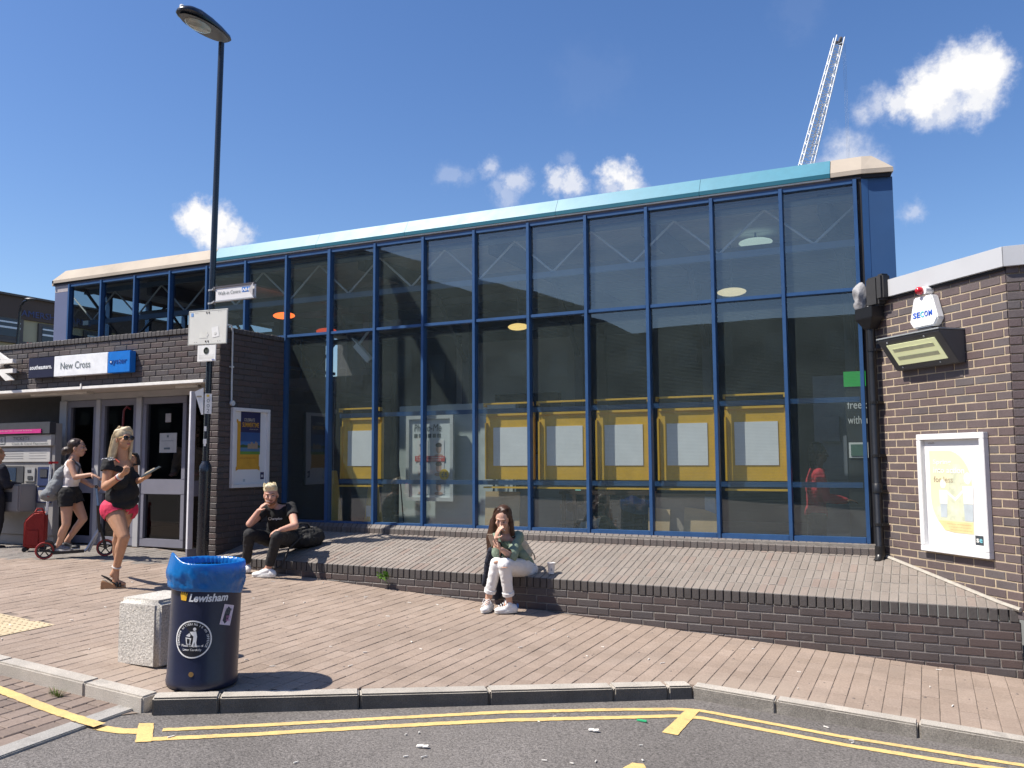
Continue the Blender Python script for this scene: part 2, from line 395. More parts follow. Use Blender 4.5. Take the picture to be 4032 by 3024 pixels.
# ------------------------------------------------------------------ materials of the place
asphalt = mat('asphalt', (.165, .152, .142), .88, .22, .9, bump=1.0, bscale=100, fine=.60, fscale=62, spec=.3, dirt=[((.20,.185,.17), .8, .56, .5), ((.10,.095,.09), 1.6, .60, .6)])
paver_m = mat('clay_paver', (.32, .25, .2), .85, .16, 1.6, bump=.4, bscale=120, fine=.20, fscale=70, spec=.25, palette=[(.285,.222,.178),(.318,.248,.200),(.300,.234,.188),(.342,.270,.220),(.288,.226,.184)], dirt=[((.42,.345,.28), .55, .54, .75), ((.17,.135,.11), 5.5, .63, .6), ((.20,.16,.135), 1.1, .60, .5)])
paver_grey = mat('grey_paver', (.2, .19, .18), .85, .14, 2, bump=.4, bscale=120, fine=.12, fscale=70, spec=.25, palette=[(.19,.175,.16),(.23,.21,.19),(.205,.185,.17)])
sand = mat('joint_sand', (.20, .16, .13), .95, .25, 12, bump=.4, bscale=200)
sett_m = mat('sloped_sett', (.2, .18, .165), .62, .14, 1.8, bump=.3, bscale=90, fine=.12, fscale=60, palette=[(.220,.190,.166),(.255,.222,.196),(.238,.204,.178),(.262,.228,.200),(.248,.194,.166)], dirt=((.30,.28,.26), 7.0, .68, .6))
granite = mat('granite_kerb', (.43, .395, .345), .85, .18, 3.0, bump=.5, bscale=130, fine=.30, fscale=130, rnd=.08, dirt=((.10,.095,.09), 4.5, .60, .75))
kerb_dirt_shade = mat('kerb_road_dirt_shade', (.25, .23, .20), .9, .3, 5, bump=.5, bscale=130, fine=.4, fscale=110)  # road dirt, its tone also painting in the face's weaker light
kerb_grime_shade = mat('kerb_tyre_grime_shade', (.12, .112, .10), .9, .25, 6, bump=.5, bscale=130, fine=.3, fscale=130)  # tyre grime, darkened further to paint in the shade on the kerb face
flush_stone = mat('flush_stone', (.34, .325, .30), .88, .2, 3.0, bump=.5, bscale=130, fine=.3, fscale=130, dirt=((.10,.095,.09), 5, .56, .8))
dark_brick = mat('engineering_brick', (.08, .07, .07), .52, .14, 5, bump=.35, bscale=90, fine=.12, fscale=80, palette=[(.066,.054,.053),(.082,.064,.061),(.088,.064,.060),(.075,.060,.059),(.084,.072,.071),(.072,.065,.067),(.094,.066,.060)], dirt=[((.20,.185,.17), 8, .64, .4), ((.045,.038,.036), 1.4, .58, .5)])
plum_brick = mat('plum_brick', (.1, .07, .07), .55, .14, 5, bump=.35, bscale=90, fine=.12, fscale=80, palette=[(.105,.080,.080),(.122,.091,.089),(.130,.094,.090),(.114,.090,.090),(.112,.097,.098),(.126,.094,.092),(.116,.085,.085)], dirt=[((.20,.19,.175), 9, .68, .4), ((.07,.058,.055), 1.3, .60, .45)])
plinth_brick = mat('plinth_brick', (.1, .09, .09), .6, .14, 5, bump=.35, bscale=90, fine=.12, fscale=80, palette=[(.110,.095,.086),(.135,.118,.108),(.120,.098,.088),(.145,.128,.118)])
coping_m = mat('coping_brick', (.1, .09, .09), .6, .14, 5, bump=.35, bscale=90, fine=.12, fscale=80, palette=[(.062,.056,.054),(.082,.074,.070),(.070,.062,.060),(.090,.082,.078)], dirt=((.2,.19,.17), 8, .66, .5))
mortar_buff = mat('buff_mortar', (.47, .38, .265), .92, .2, 20, bump=.5, bscale=200)
mortar_grey = mat('grey_mortar', (.25, .23, .205), .92, .25, 20, bump=.5, bscale=200)
mortar_dark = mat('dark_mortar', (.075, .068, .062), .92, .25, 20, bump=.5, bscale=200)
yellow_paint = mat('road_line_yellow', (.70, .49, .19), .75, .12, 6, bump=.5, bscale=150, fine=.16, fscale=110, dirt=[((.26,.215,.15), 16, .56, .75), ((.36,.30,.20), 2.2, .56, .6)])
# ------------------------------------------------------------------ ground sheets
def sheet(name, poly, zf, m, thick=0.0, parent=None, kind='structure'):
    b = MB(); vs = [(x, y, zf(x, y)) for x, y in poly]
    if thick: b.prism(vs, (0, 0, -thick))
    else: b.add(vs, [tuple(range(len(vs)))])
    return b.build(name, m, parent, kind=kind)
far_m = mat('far_ground', (.14, .14, .12), .95, .3, .02)
sheet('ground', [(-3000,-3000),(3000,-3000),(3000,3000),(-3000,3000)], lambda x, y: -6.2, far_m)
b = MB()
xs = [-60, -9.6, 0, 40]; ys = [-60, 6.9]
for i in range(3):
    x0, x1 = xs[i], xs[i+1]
    b.add([(x0,ys[0],rz(x0,ys[0])),(x1,ys[0],rz(x1,ys[0])),(x1,ys[1],rz(x1,ys[1])),(x0,ys[1],rz(x0,ys[1]))], [(0,1,2,3)])
road = b.build('road', asphalt, kind='structure')
KB = [(-18, 4.36), (-4.79, 4.36), (-1.69, 6.67), (7.0, 6.67)]      # back of the kerb
def kerb_back(x):
    if x < -4.79: return 4.36
    if x < -1.69: return 4.36 + (x+4.79)/3.10*2.31
    return 6.67
b = MB()
xs = [-18, -9.6, -4.79, -1.69, 7.0]; TOPY = 9.7
for i in range(4):
    x0, x1 = xs[i], xs[i+1]; q = [(x0, kerb_back(x0)-.01), (x1, kerb_back(x1)-.01), (x1, TOPY), (x0, TOPY)]
    b.prism([(x, y, gz(x, y)-.0045) for x, y in q], (0, 0, -.25))
pave = b.build('pavement', sand, kind='structure')
def plane_axes(zf, x, y):
    n = Vector((-(zf(x+.01,y)-zf(x-.01,y))/.02, -(zf(x,y+.01)-zf(x,y-.01))/.02, 1)).normalized()
    uy = Vector((0, 1, (zf(x,y+.01)-zf(x,y-.01))/.02)).normalized(); ux = uy.cross(n); return ux, uy, n
PW, PL = 0.122, 0.212
pav = brick_mesh('paver', PL-.005, PW-.005, .03, .003, paver_m); pav_g = brick_mesh('grey_paver', PL-.008, PW-.008, .03, .005, paver_grey)
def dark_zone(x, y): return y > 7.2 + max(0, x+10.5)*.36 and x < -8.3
TACT = [(-7.56, 5.17), (-6.85, 5.17), (-6.85, 4.70), (-9.3, 4.70), (-9.3, 5.17)]
def in_tact(x, y): return -9.4 < x < -6.83 and 4.60 < y < 5.18
A = []; B_ = []
i0 = int(-15/PW)
for i in range(i0, int(2.2/PW)):
    x = (i+.5)*PW; off = (i % 2)*PL/2 + random.uniform(-.02, .02)
    y = 4.2 + off
    while y < (9.3 if x < -8.1 else 8.3):
        yc = y + PL/2; y += PL
        if yc + PL/2 < kerb_back(x) - .04: continue
        if x < -8.1 and yc > 8.75: continue
        if in_tact(x, yc): continue
        ux, uy, n = plane_axes(gz, x, yc); c = Vector((x, yc, gz(x, yc)))
        lo = max(yc-PL/2, kerb_back(x)-.07); hi = min(yc+PL/2, 8.292 if x > -8.1 else 8.75)
        if hi-lo < .03: continue
        c.y = (lo+hi)/2; c.z = gz(x, c.y)
        tilt = Vector((random.gauss(0,.006), random.gauss(0,.006), 0))
        M = frame_mat(c + n*random.uniform(-.002, .002), uy, (n+tilt).normalized(), ux, (hi-lo-.005)/(PL-.005))
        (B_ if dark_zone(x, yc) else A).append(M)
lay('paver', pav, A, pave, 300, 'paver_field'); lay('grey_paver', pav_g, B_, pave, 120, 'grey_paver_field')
# buff tactile slabs with blisters
tact_m = mat('tactile_buff', (.52, .42, .27), .85, .1, 5, fine=.12, fscale=90, bump=.3, rnd=.06)
for i, x in enumerate([-7.055-.405*k for k in range(6)]):
    for j, y in enumerate((4.985, 4.60)):
        if j == 1: continue
        mb = MB(); ux, uy, n = plane_axes(gz, x, y); c = Vector((x, y, gz(x, y)))
        mb.obox(c - n*.025, ux, uy, n, .199, .199, .0265)
        for a in range(6):
            for e in range(6):
                q = c + ux*(-.166+.0664*a) + uy*(-.166+.0664*e)
                mb.lathe(q + n*.001, [(.0125, 0), (.0115, .004), (.007, .0058)], 7, n)
        mb.build('tactile_slab', tact_m, pave)
        mb = MB(); c2 = Vector((x, 4.66, gz(x, 4.66)))
        mb.obox(c2 - n*.025, ux, uy, n, .199, .12, .0265)
        for a in range(6):
            for e in range(3): mb.lathe(c2 + n*.001 + ux*(-.166+.0664*a) + uy*(-.08+.0664*e), [(.0125, 0), (.0115, .004), (.007, .0058)], 7, n)
        mb.build('tactile_slab', tact_m, pave)
# ------------------------------------------------------------------ kerbs: each stone on its own
kerb = bpy.data.objects.new('kerb', None); COL.objects.link(kerb); kerb['kind'] = 'structure'
def kerb_run(p, q, inward, lens, grime_shade=False):
    p = Vector((*p, 0)); q = Vector((*q, 0)); d = (q-p); L = d.length; d.normalize(); nin = Vector((*inward, 0)).normalized(); s = 0; k = 0
    while s < L-.05:
        e = min(s+lens[k % len(lens)], L); a = p + d*(s+.004); bb = p + d*(e-.004); w = .135
        pts = [a, bb, bb+nin*w, a+nin*w]; hz = random.uniform(-.003, .004)
        mb = MB(); top = [Vector((v.x, v.y, gz(v.x, v.y)+.008+hz)) for v in pts]
        mb.prism(top, (0, 0, -.30)); 
        o = mb.build('kerb_stone', granite, kerb, bevel=.011, smooth=True); s = e; k += 1
        if grime_shade:
            o.data.materials.append(kerb_grime_shade if grime_shade > 1 else kerb_dirt_shade)
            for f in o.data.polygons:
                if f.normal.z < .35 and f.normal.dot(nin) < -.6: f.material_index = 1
kerb_run((-18, 4.215), (-4.70, 4.215), (0, 1), [.9, .92, .91])
dK = Vector((3.03, 2.315, 0)).normalized()
kerb_run((-4.62, 4.212), (-1.645, 6.53), (-dK.y, dK.x), [.42, .915, .9, .92], grime_shade=2)
kerb_run((-1.655, 6.53), (7.0, 6.53), (0, 1), [.6, .92, .91], grime_shade=1)
# ------------------------------------------------------------------ block paved turning on the left and the flush stones along it
E_ = [onG(x, y, rz) for x, y in ((0, 2950), (228, 2866), (318, 2838), (560, 2825))]
br = sheet('brick_road', [(-18, 4.2), (-18, -1.0), (-6.2, E_[0].y-2.0)] + [(p.x, p.y) for p in E_[:1]] + [(E_[2].x, E_[2].y), (-4.72, 4.20)], lambda x, y: rz(x, y)+.006, sand)
def left_of_band(x, y):
    a = Vector((E_[0].x, E_[0].y)); d = Vector((E_[2].x-E_[0].x, E_[2].y-E_[0].y)); return d.x*(y-a.y)-d.y*(x-a.x) > .01
C = []
for i in range(int(-13/.125), int(-4.5/.125)):
    x = (i+.5)*.125; y = 0.5 + (i % 2)*.11
    while y < 4.3:
        yc = y+.11; y += .22
        if yc > 4.27 or not left_of_band(x, yc-.05): continue
        ux, uy, n = plane_axes(rz, x, yc); c = Vector((x, yc, rz(x, yc)+.016+random.uniform(-.002, .002)))
        t = Vector((random.gauss(0,.008), random.gauss(0,.008), 0))
        C.append(frame_mat(c, uy, (n+t).normalized(), ux))
road_paver = brick_mesh('road_paver', .212, .117, .03, .006, mat('road_paver', (.3,.22,.18), .85, .16, 1.6, bump=.4, bscale=120, fine=.16, fscale=70, spec=.25, palette=[(.185,.145,.122),(.225,.172,.142),(.21,.165,.138),(.25,.195,.162)], dirt=((.11,.095,.085), 2.2, .57, .6)))
lay('road_paver', road_paver, C, br, 200, 'road_paver_field')
d = (E_[2]-E_[0]).normalized(); side = Vector((-d.y, d.x, 0)).normalized()
for s in np.arange(-2.0, 1.62, .62):
    a = E_[0] + d*s; e = E_[0] + d*(s+.612); w = .135
    top = [Vector((v.x, v.y, rz(v.x, v.y)+.018)) for v in (a-side*w, e-side*w, e, a)]
    mb = MB(); mb.prism(top, (0, 0, -.1)); mb.build('flush_stone', flush_stone, br, bevel=.006)
a = onG(560, 2830, rz)
# ------------------------------------------------------------------ yellow lines
def ribbon(name, pts, w, zoff=.004, m=yellow_paint, parent=road, rag=.004):
    pts = [Vector((p.x, p.y, 0)) for p in pts]; fine = []
    for a, b_ in zip(pts[:-1], pts[1:]):
        n = max(1, int((b_-a).length/.03)); fine += [a.lerp(b_, i/n) for i in range(n)]
    fine.append(pts[-1]); mb = MB(); vs = []
    for i, p in enumerate(fine):
        t = (fine[min(i+1, len(fine)-1)]-fine[max(i-1, 0)]).normalized(); s = Vector((-t.y, t.x, 0))
        for sg in (-1, 1):
            q = p + s*sg*(w/2+random.uniform(-rag, rag)); vs.append((q.x, q.y, rz(q.x, q.y)+zoff))
    mb.add(vs, [(2*i, 2*i+2, 2*i+3, 2*i+1) for i in range(len(fine)-1)]); return mb.build(name, m, parent)
g = lambda l: [onG(x, y, rz) for x, y in l]
ribbon('painted_line', g([(640,2876),(1017,2858),(1500,2831),(1978,2806),(2400,2796),(2656,2794),(2754,2799),(3310,2901),(4032,3016),(4300,3056)]), .055)
ribbon('painted_line', g([(590,2913),(1017,2892),(1500,2863),(1978,2838),(2656,2821),(2754,2827),(3310,2932),(3716,2998),(4200,3068)]), .062)
ribbon('painted_line', g([(-260,2640),(0,2727),(203,2808),(345,2855),(392,2868)]), .085, zoff=.021)
ribbon('painted_line', g([(385,2866),(470,2880),(560,2882)]), .085)
def patch(name, poly, m=yellow_paint):
    P = g(poly); mb = MB(); n = len(P); vs = []
    for i in range(n):
        a, b_ = P[i], P[(i+1) % n]; k = max(2, int((b_-a).length/.03))
        for j in range(k):
            q = a.lerp(b_, j/k); vs.append((q.x+random.uniform(-.003,.003), q.y+random.uniform(-.003,.003), rz(q.x, q.y)+.005))
    mb.add(vs, [tuple(range(len(vs)))]); return mb.build(name, m, road)
patch('painted_mark', [(546,2851),(607,2850),(597,2922),(532,2926)])
patch('painted_mark', [(2697,2800),(2756,2801),(2668,2897),(2607,2886)])
patch('painted_mark', [(2450,3030),(2487,3006),(2535,3010),(2545,3030)])
# ------------------------------------------------------------------ small litter, gum and butts
lit = MB(); butt = mat('paper_litter', (.75, .72, .66), .8, .2, 30)
for k in range(150):
    x = random.uniform(-8, 2.0); y = random.uniform(2.6, 8.2); f = gz if y > kerb_back(x)+.02 else rz
    if f is rz and kerb_back(x)-.17 < y: continue
    z = f(x, y)+(.006 if f is gz else .008); a = random.uniform(0, 6.3); L = random.choice([.012, .016, .022]); w = random.uniform(.004, .009)
    lit.beam((x-L*math.cos(a), y-L*math.sin(a), z), (x+L*math.cos(a), y+L*math.sin(a), z), w, .005)
tag(lit.build('litter', butt), kind='stuff')
gum = MB()
for k in range(260):
    x = random.uniform(-9, 2.0); y = random.uniform(4.6, 8.2)
    if y < kerb_back(x)+.05: continue
    gum.lathe((x, y, gz(x, y)-.001), [(random.uniform(.006,.014), 0), (.004, .004)], 7)
tag(gum.build('chewing_gum', mat('gum', (.13,.11,.10), .8)), kind='stuff')
p = onG(2528, 2842, rz); mb = MB(); mb.beam(p+Vector((-.035,.0,.01)), p+Vector((.035,-.008,.01)), .012, .01); tag(mb.build('plastic_clip', mat('green_plastic', (.05,.5,.22), .4)), 'small green plastic scrap on the asphalt by the yellow T mark', 'litter')
for (x, y, lab) in ((2337, 2882, 'small white paper scrap alone on the open asphalt below the girl'), (1665, 2945, 'white crumb of litter on the asphalt, lower middle of the photo')):
    p = onG(x, y, rz); mb = MB()
    for k in range(3): mb.obox(p+Vector((random.uniform(-.02,.02), random.uniform(-.01,.01), .012)), (1,.3,.1), (-.3,1,.2), (0,-.2,1), .016, .011, .004)
    tag(mb.build('paper_scrap', butt), lab, 'litter')
# ------------------------------------------------------------------ low brick wall with its sloping setts
LW = thing('low_wall', 'low dark brick retaining wall topped by sloping setts under the big window', 'wall', (-3.7, 8.3, -1.6))
LX0, LX1 = -8.085, .625
def zc(x): return -1.18 - .0075*(x+8.085)
SU = Vector((1, 0, -.0075)).normalized()
bm_brick = brick_mesh('brick', .215, .065, .05, .005, dark_brick)
mb = MB(); n_ = 12
core = []
for i in range(n_+1):
    x = LX0 + (LX1-LX0)*i/n_; core.append(x)
vs = []
for x in core: vs += [(x, 8.307, gz(x, 8.3)-.15), (x, 8.307, zc(x)-.103)]
mb.add(vs, [(2*i, 2*i+2, 2*i+3, 2*i+1) for i in range(n_)])
mb.build('mortar', mortar_grey, LW)
crs = courses((LX0, 8.3), (1,0,0), (0,-1,0), LX1-LX0, lambda s: gz(LX0+s, 8.3), zc(LX0)-.103, slope=-.0075)
lay('brick', bm_brick, crs, LW, 300, 'brickwork')
cop = brick_mesh('coping_brick', .101, .067, .11, .006, coping_m)
# copings stand on end: local x runs up
Ms = []
x = LX0+.04
while x < LX1-.03:
    c = Vector((x, 8.297+random.uniform(-.004,.002), zc(x)-.051)); Ms.append(frame_mat(c, (0,0,1), (0,-1,0), SU)); x += .075
lay('coping_brick', cop, Ms, LW, 300, 'coping_run')
def slope_z(x, y): t = (y-8.3)/1.2; return zc(x)*(1-t) + (-.925-.0055*(x+8.1))*t
mb = MB()
for i in range(8):
    x0 = LX0+(LX1-LX0)*i/8; x1 = LX0+(LX1-LX0)*(i+1)/8
    mb.add([(x0,8.31,slope_z(x0,8.31)-.007),(x1,8.31,slope_z(x1,8.31)-.007),(x1,9.62,slope_z(x1,9.62)-.007),(x0,9.62,slope_z(x0,9.62)-.007)], [(0,1,2,3)])
mb.build('sett_bed', mortar_grey, LW)
sett = brick_mesh('sett', .217, .067, .04, .005, sett_m)
Ms = []
RW_A = Vector((-.39, 9.43)); RW_C = Vector((.648, 8.25))
def rw_in(x, y):      # left of the splayed wing wall
    d = RW_C-RW_A; return d.x*(y-RW_A.y)-d.y*(x-RW_A.x) < .0
x = LX0+.04; k = 0
while x < LX1:
    for j in range(6):
        y0 = 8.3 + .224*j; y1 = y0+.224
        if y1 > 9.52: y1 = 9.52
        if y1-y0 < .05: continue
        if x > -.4 and not rw_in(x, (y0+y1)/2-.06): continue
        n = Vector((.006, -.215, 1)).normalized(); uy = Vector((0, 1, .215)).normalized(); yc = (y0+y1)/2
        c = Vector((x, yc, slope_z(x, yc)+random.uniform(-.0015,.0015)))
        Ms.append(frame_mat(c, uy, (n+Vector((random.gauss(0,.006),random.gauss(0,.006),0))).normalized(), uy.cross(n), (y1-y0-.013)/.217*math.sqrt(1+.215**2)))
    x += .075
lay('sett', sett, Ms, LW, 300, 'sett_paving')
# ------------------------------------------------------------------ glazed station hall
blue = mat('blue_frame', (.026, .082, .205), .42, .12, 4, fine=.08, fscale=50, dirt=((.20,.22,.26), 5, .66, .25))
blue_panel = mat('blue_panel', (.035, .095, .225), .45, .06, 2)
grey_blue = mat('grey_blue_panel', (.13, .15, .25), .5, .08, 2)
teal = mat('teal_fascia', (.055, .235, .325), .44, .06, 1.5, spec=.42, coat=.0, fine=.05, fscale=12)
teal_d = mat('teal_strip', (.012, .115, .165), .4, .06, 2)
cream = mat('cream_fascia', (.42, .36, .29), .75, .14, 1.6, dirt=((.25,.22,.18), 2.5, .55, .5))
pale = mat('pale_trim', (.70, .74, .74), .45, .06, 4)
dark_gap = mat('shadow_gap_black', (.015, .015, .018), .8)
glass_hi = glass_mat('hall_glass', (.82, .87, .87), .85, .01, .105, (.26, .34, .33), f0=.14)
glass_clear = glass_mat('clear_glass', (.62, .67, .68), .9, .008)
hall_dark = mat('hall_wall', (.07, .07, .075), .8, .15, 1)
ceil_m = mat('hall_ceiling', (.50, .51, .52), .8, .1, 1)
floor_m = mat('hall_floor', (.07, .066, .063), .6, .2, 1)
steel_d = mat('grey_steel', (.10, .115, .14), .5, .1, 5)
steel_l = mat('light_steel', (.60, .64, .66), .45, .1, 5)
H = thing('station_hall', 'long glazed station hall with blue mullions and teal roof edge', 'building', (-6.6, 9.6, -.95))
GX = [-12.577+.75*i for i in range(17)]; GY = 9.56
ZT, ZM, ZB = 2.90, 1.738, -.845
for i, x in enumerate(GX):
    w = .0195 if i not in (7,) else .026
    zb = ZB if i >= 6 else 1.55
    mb = MB(); mb.box((x-w, GY-.045, zb-.02), (x+w, GY+.05, ZT-.002)); mb.build('mullion', blue, H, bevel=.003)
# pane per opening
for i in range(16):
    a, c = GX[i]+.022, GX[i+1]-.022
    rows = [(ZM+.018, ZT-.02), (ZB+.035, ZM-.018)] if i >= 6 else ([(ZM+.018, ZT-.02)] if i == 5 else [(1.5, ZT-.02)])
    for (z0, z1) in rows:
        tx, tz = random.uniform(-.003,.003), random.uniform(-.004,.004)
        mb = MB(); mb.add([(a, GY+.02-tx-tz, z0), (c, GY+.02+tx-tz, z0), (c, GY+.02+tx+tz, z1), (a, GY+.02-tx+tz, z1)], [(0,1,2,3)])
        mb.build('pane', glass_hi if i >= 4 else glass_clear, H, fix=False)
    mb = MB(); mb.box((a, GY-.028, ZT-.045), (c, GY+.04, ZT-.003)); mb.build('head_rail', blue, H, bevel=.003)
    if i >= 5:
        mb = MB(); mb.box((a, GY-.030, ZM-.02), (c, GY+.04, ZM+.02)); mb.build('transom', blue, H, bevel=.004)
    if i >= 6:
        mb = MB(); mb.box((a, GY-.034, ZB-.025), (c, GY+.04, ZB+.04)); mb.build('bottom_rail', blue, H, bevel=.004)
# corner post and splayed end panel at the right
mb = MB(); mb.box((GX[16]+.03, GY-.02, ZB-.04), (-.515, GY+.03, 2.90)); mb.build('corner_gap', dark_gap, H)
a10 = math.radians(12); RE0 = Vector((-.452, 9.575, 0)); RE1 = RE0 + Vector((math.cos(a10), math.sin(a10), 0))*.24
mb = MB(); mb.prism([(-.513, 9.54, ZB-.03), (-.452, 9.572, ZB-.03), (-.47, 9.75, ZB-.03), (-.513, 9.75, ZB-.03)], (0, 0, 2.90-ZB+.03)); mb.build('corner_post', mat('blue_post', (.05, .14, .32), .4, .08, 4), H)
mb = MB(); mb.prism([(RE0.x, RE0.y, ZB), (RE1.x, RE1.y, ZB), (RE1.x-.02, RE1.y+.5, ZB), (RE0.x-.01, RE0.y+.5, ZB)], (0, 0, 2.905-ZB)); mb.build('end_panel', blue_panel, H)
mb = MB(); mb.box((-12.945, GY-.01, 1.5), (-12.605, GY+.08, 2.79)); mb.build('end_panel', grey_blue, H)
mb = MB(); mb.box((-12.945, GY-.012, 2.79), (-12.605, GY+.08, 2.90)); mb.build('sunlit_panel_top', mat('sunlit_top_paint', (.42,.38,.38), .6), H)  # panel's sunlit top painted in as a paler strip
# roof edge: front strip, sloping panel, thin pale drip
def fascia(x0, x1, m_s, m_f, hipL=0.0, hipR=0.0, nm='fascia_panel'):
    mb = MB(); y0, y1, zb, z0, z1 = GY-.055, GY+.040, 2.942, 2.988, 3.155
    mb.add([(x0, y0, z0), (x1, y0, z0), (x1-hipR, y1, z1), (x0+hipL, y1, z1)], [(0,1,2,3)])
    mb.add([(x0+hipL, y1, z1), (x1-hipR, y1, z1), (x1-hipR, y1+.6, z1+.02), (x0+hipL, y1+.6, z1+.02)], [(0,1,2,3)])
    mb.build(nm, m_s, H, fix=False)
    mb = MB(); mb.box((x0, y0, zb), (x1, y0+.05, z0-.001)); mb.build('fascia_strip', m_f, H)
    mb = MB(); mb.box((x0, y0+.012, zb-.016), (x1, y0+.05, zb-.002)); mb.build('drip_trim', pale if m_f is teal_d else dark_gap, H)
js = [-9.43, -7.55, -6.10, -3.95, -2.2, -.812]
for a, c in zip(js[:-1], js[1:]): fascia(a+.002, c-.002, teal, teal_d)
fascia(-12.97, -9.435, cream, cream, hipL=.20)
mb = MB(); mb.add([(-12.97, GY-.055, 2.988), (-12.77, GY+.040, 3.155), (-12.77, GY+7.5, 3.155), (-12.97, GY+7.5, 2.988)], [(0,1,2,3)]); mb.build('fascia_panel', cream, H, fix=False)
mb = MB(); mb.box((-12.972, GY-.055, 2.90), (-12.94, GY+7.5, 2.987)); mb.build('fascia_strip', cream, H)
fascia(-.808, -.505, cream, cream, nm='fascia_cap')
t = Vector((math.cos(a10), math.sin(a10), 0)); nb = Vector((-t.y, t.x, 0)); p = Vector((-.505, GY-.055, 2.988)); q = p+t*.31
mb = MB(); mb.add([p, q, q+nb*.10-t*.19+Vector((0,0,.167)), Vector((-.505, GY+.040, 3.155))], [(0,1,2,3)])
mb.add([q, q+nb*.8, q+nb*.8-t*.19+Vector((0,0,.167)), q+nb*.10-t*.19+Vector((0,0,.167))], [(0,1,2,3)]); mb.build('fascia_cap', cream, H, fix=False)
mb = MB(); mb.prism([p-Vector((0,0,.046)), q-Vector((0,0,.046)), q+nb*.2-Vector((0,0,.046)), p+nb*.2-Vector((0,0,.046))], (0,0,.044)); mb.build('fascia_strip', cream, H)
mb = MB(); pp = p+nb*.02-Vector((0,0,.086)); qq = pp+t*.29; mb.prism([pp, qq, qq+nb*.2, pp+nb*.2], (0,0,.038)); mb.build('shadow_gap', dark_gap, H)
mb = MB(); mb.box((-12.93, GY-.02, 2.898), (-.50, GY+.3, 2.925)); mb.build('eaves_board', mat('eaves', (.10,.10,.13), .6), H)
# brick sill along the foot of the glazing: canted plinth bricks
pl = bpy.data.meshes.new('plinth_brick')
hx = .0335; pl.from_pydata([(-hx,0,-.033),(hx,0,-.033),(hx,0,.028),(-hx,0,.028),(-hx,.05,.075),(hx,.05,.075),(-hx,.1,.075),(hx,.1,.075),(-hx,.1,-.033),(hx,.1,-.033)], [], [(0,1,2,3),(3,2,5,4),(4,5,7,6),(0,3,4,6,8),(1,9,7,5,2)]); pl.materials.append(plinth_brick)
Ms = []; x = -8.04
while x < -.42:
    z = -.925-.0055*(x+8.1); Ms.append(frame_mat((x, 9.465+random.uniform(-.003,.003), z+.028), (1,0,0), (0,-1,0))); x += .075
lay('plinth_brick', pl, Ms, H, 300, 'plinth_run')
mb = MB(); mb.box((-8.08, 9.475, -1.05), (-.40, 9.60, -.868)); mb.build('mortar', mortar_grey, H)
# ---- shell behind the glass
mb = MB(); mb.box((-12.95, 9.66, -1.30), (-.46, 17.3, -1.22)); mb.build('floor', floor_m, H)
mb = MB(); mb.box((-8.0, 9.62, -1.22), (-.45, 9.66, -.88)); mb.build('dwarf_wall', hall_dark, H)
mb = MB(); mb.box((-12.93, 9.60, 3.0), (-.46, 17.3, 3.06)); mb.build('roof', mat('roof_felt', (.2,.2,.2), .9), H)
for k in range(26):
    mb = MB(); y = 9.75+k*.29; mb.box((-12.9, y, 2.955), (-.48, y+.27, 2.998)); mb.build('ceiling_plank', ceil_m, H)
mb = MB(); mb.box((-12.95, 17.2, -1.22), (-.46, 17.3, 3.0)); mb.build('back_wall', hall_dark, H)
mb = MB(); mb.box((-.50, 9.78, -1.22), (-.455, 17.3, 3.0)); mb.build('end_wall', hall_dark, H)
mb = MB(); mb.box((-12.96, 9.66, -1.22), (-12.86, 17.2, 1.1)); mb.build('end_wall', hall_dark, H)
# left end: tall windows seen through the hall, with braces
ys = [9.72+.86*k for k in range(9)]
for k, y in enumerate(ys):
    mb = MB(); mb.box((-12.96, y-.03, 1.1), (-12.86, y+.03, 2.95)); mb.build('end_mullion', blue, H)
    if k < 8:
        if k >= 6:
            mb = MB(); mb.box((-12.95, y+.03, 1.1), (-12.88, ys[k+1]-.03, 2.9)); mb.build('blank_panel', hall_dark, H)
        else:
            mb = MB(); mb.add([(-12.9, y+.03, 1.1), (-12.9, ys[k+1]-.03, 1.1), (-12.9, ys[k+1]-.03, 2.9), (-12.9, y+.03, 2.9)], [(0,1,2,3)]); mb.build('end_pane', glass_clear, H, fix=False)
mb = MB(); mb.box((-12.95, 9.7, 2.05), (-12.85, 17, 2.12)); mb.build('end_transom', blue, H)
for k in range(4):
    y0, y1 = 9.8+1.72*k, 9.8+1.72*(k+1)
    for (za, zb_) in ((1.15, 2.85), (2.85, 1.15)):
        mb = MB(); mb.beam((-12.55, y0, za), (-12.55, y1, zb_), .035, .035); mb.build('brace', steel_d, H)
# lattice girder just inside the glass, rafters and purlins behind it
for (z, hgt) in ((2.335, .075), (2.86, .07)):
    mb = MB(); mb.box((-12.8, 9.98, z-hgt/2), (-.51, 10.04, z+hgt/2)); mb.build('girder_chord', mat('blue_girder', (.12, .19, .29), .5, .1, 3), H)
x = -12.6
while x < -.8:
    for s in (-1, 1):
        mb = MB(); mb.tube([(x, 10.01, 2.37), (x+.525*s, 10.01, 2.83)], .014, 6); mb.build('girder_web', steel_l, H)
    x += 1.05
for k, x in enumerate((-11.4, -9.3, -7.2, -5.1, -3.0, -.95)):
    mb = MB(); mb.box((x-.06, 10.1, 2.72), (x+.06, 17.2, 2.94)); mb.build('rafter', steel_d, H)
    mb = MB(); mb.box((x-.07, 13.2, -1.22), (x+.07, 13.34, 2.72)); mb.build('column', steel_d, H)
    mb = MB(); mb.beam((x, 13.2, 1.7), (x, 12.2, 2.74), .07, .05); mb.build('brace', steel_d, H)
for y in (11.2, 12.6, 14.2, 15.8):
    mb = MB(); mb.box((-12.8, y-.05, 2.60), (-.51, y+.05, 2.71)); mb.build('purlin', steel_d, H)
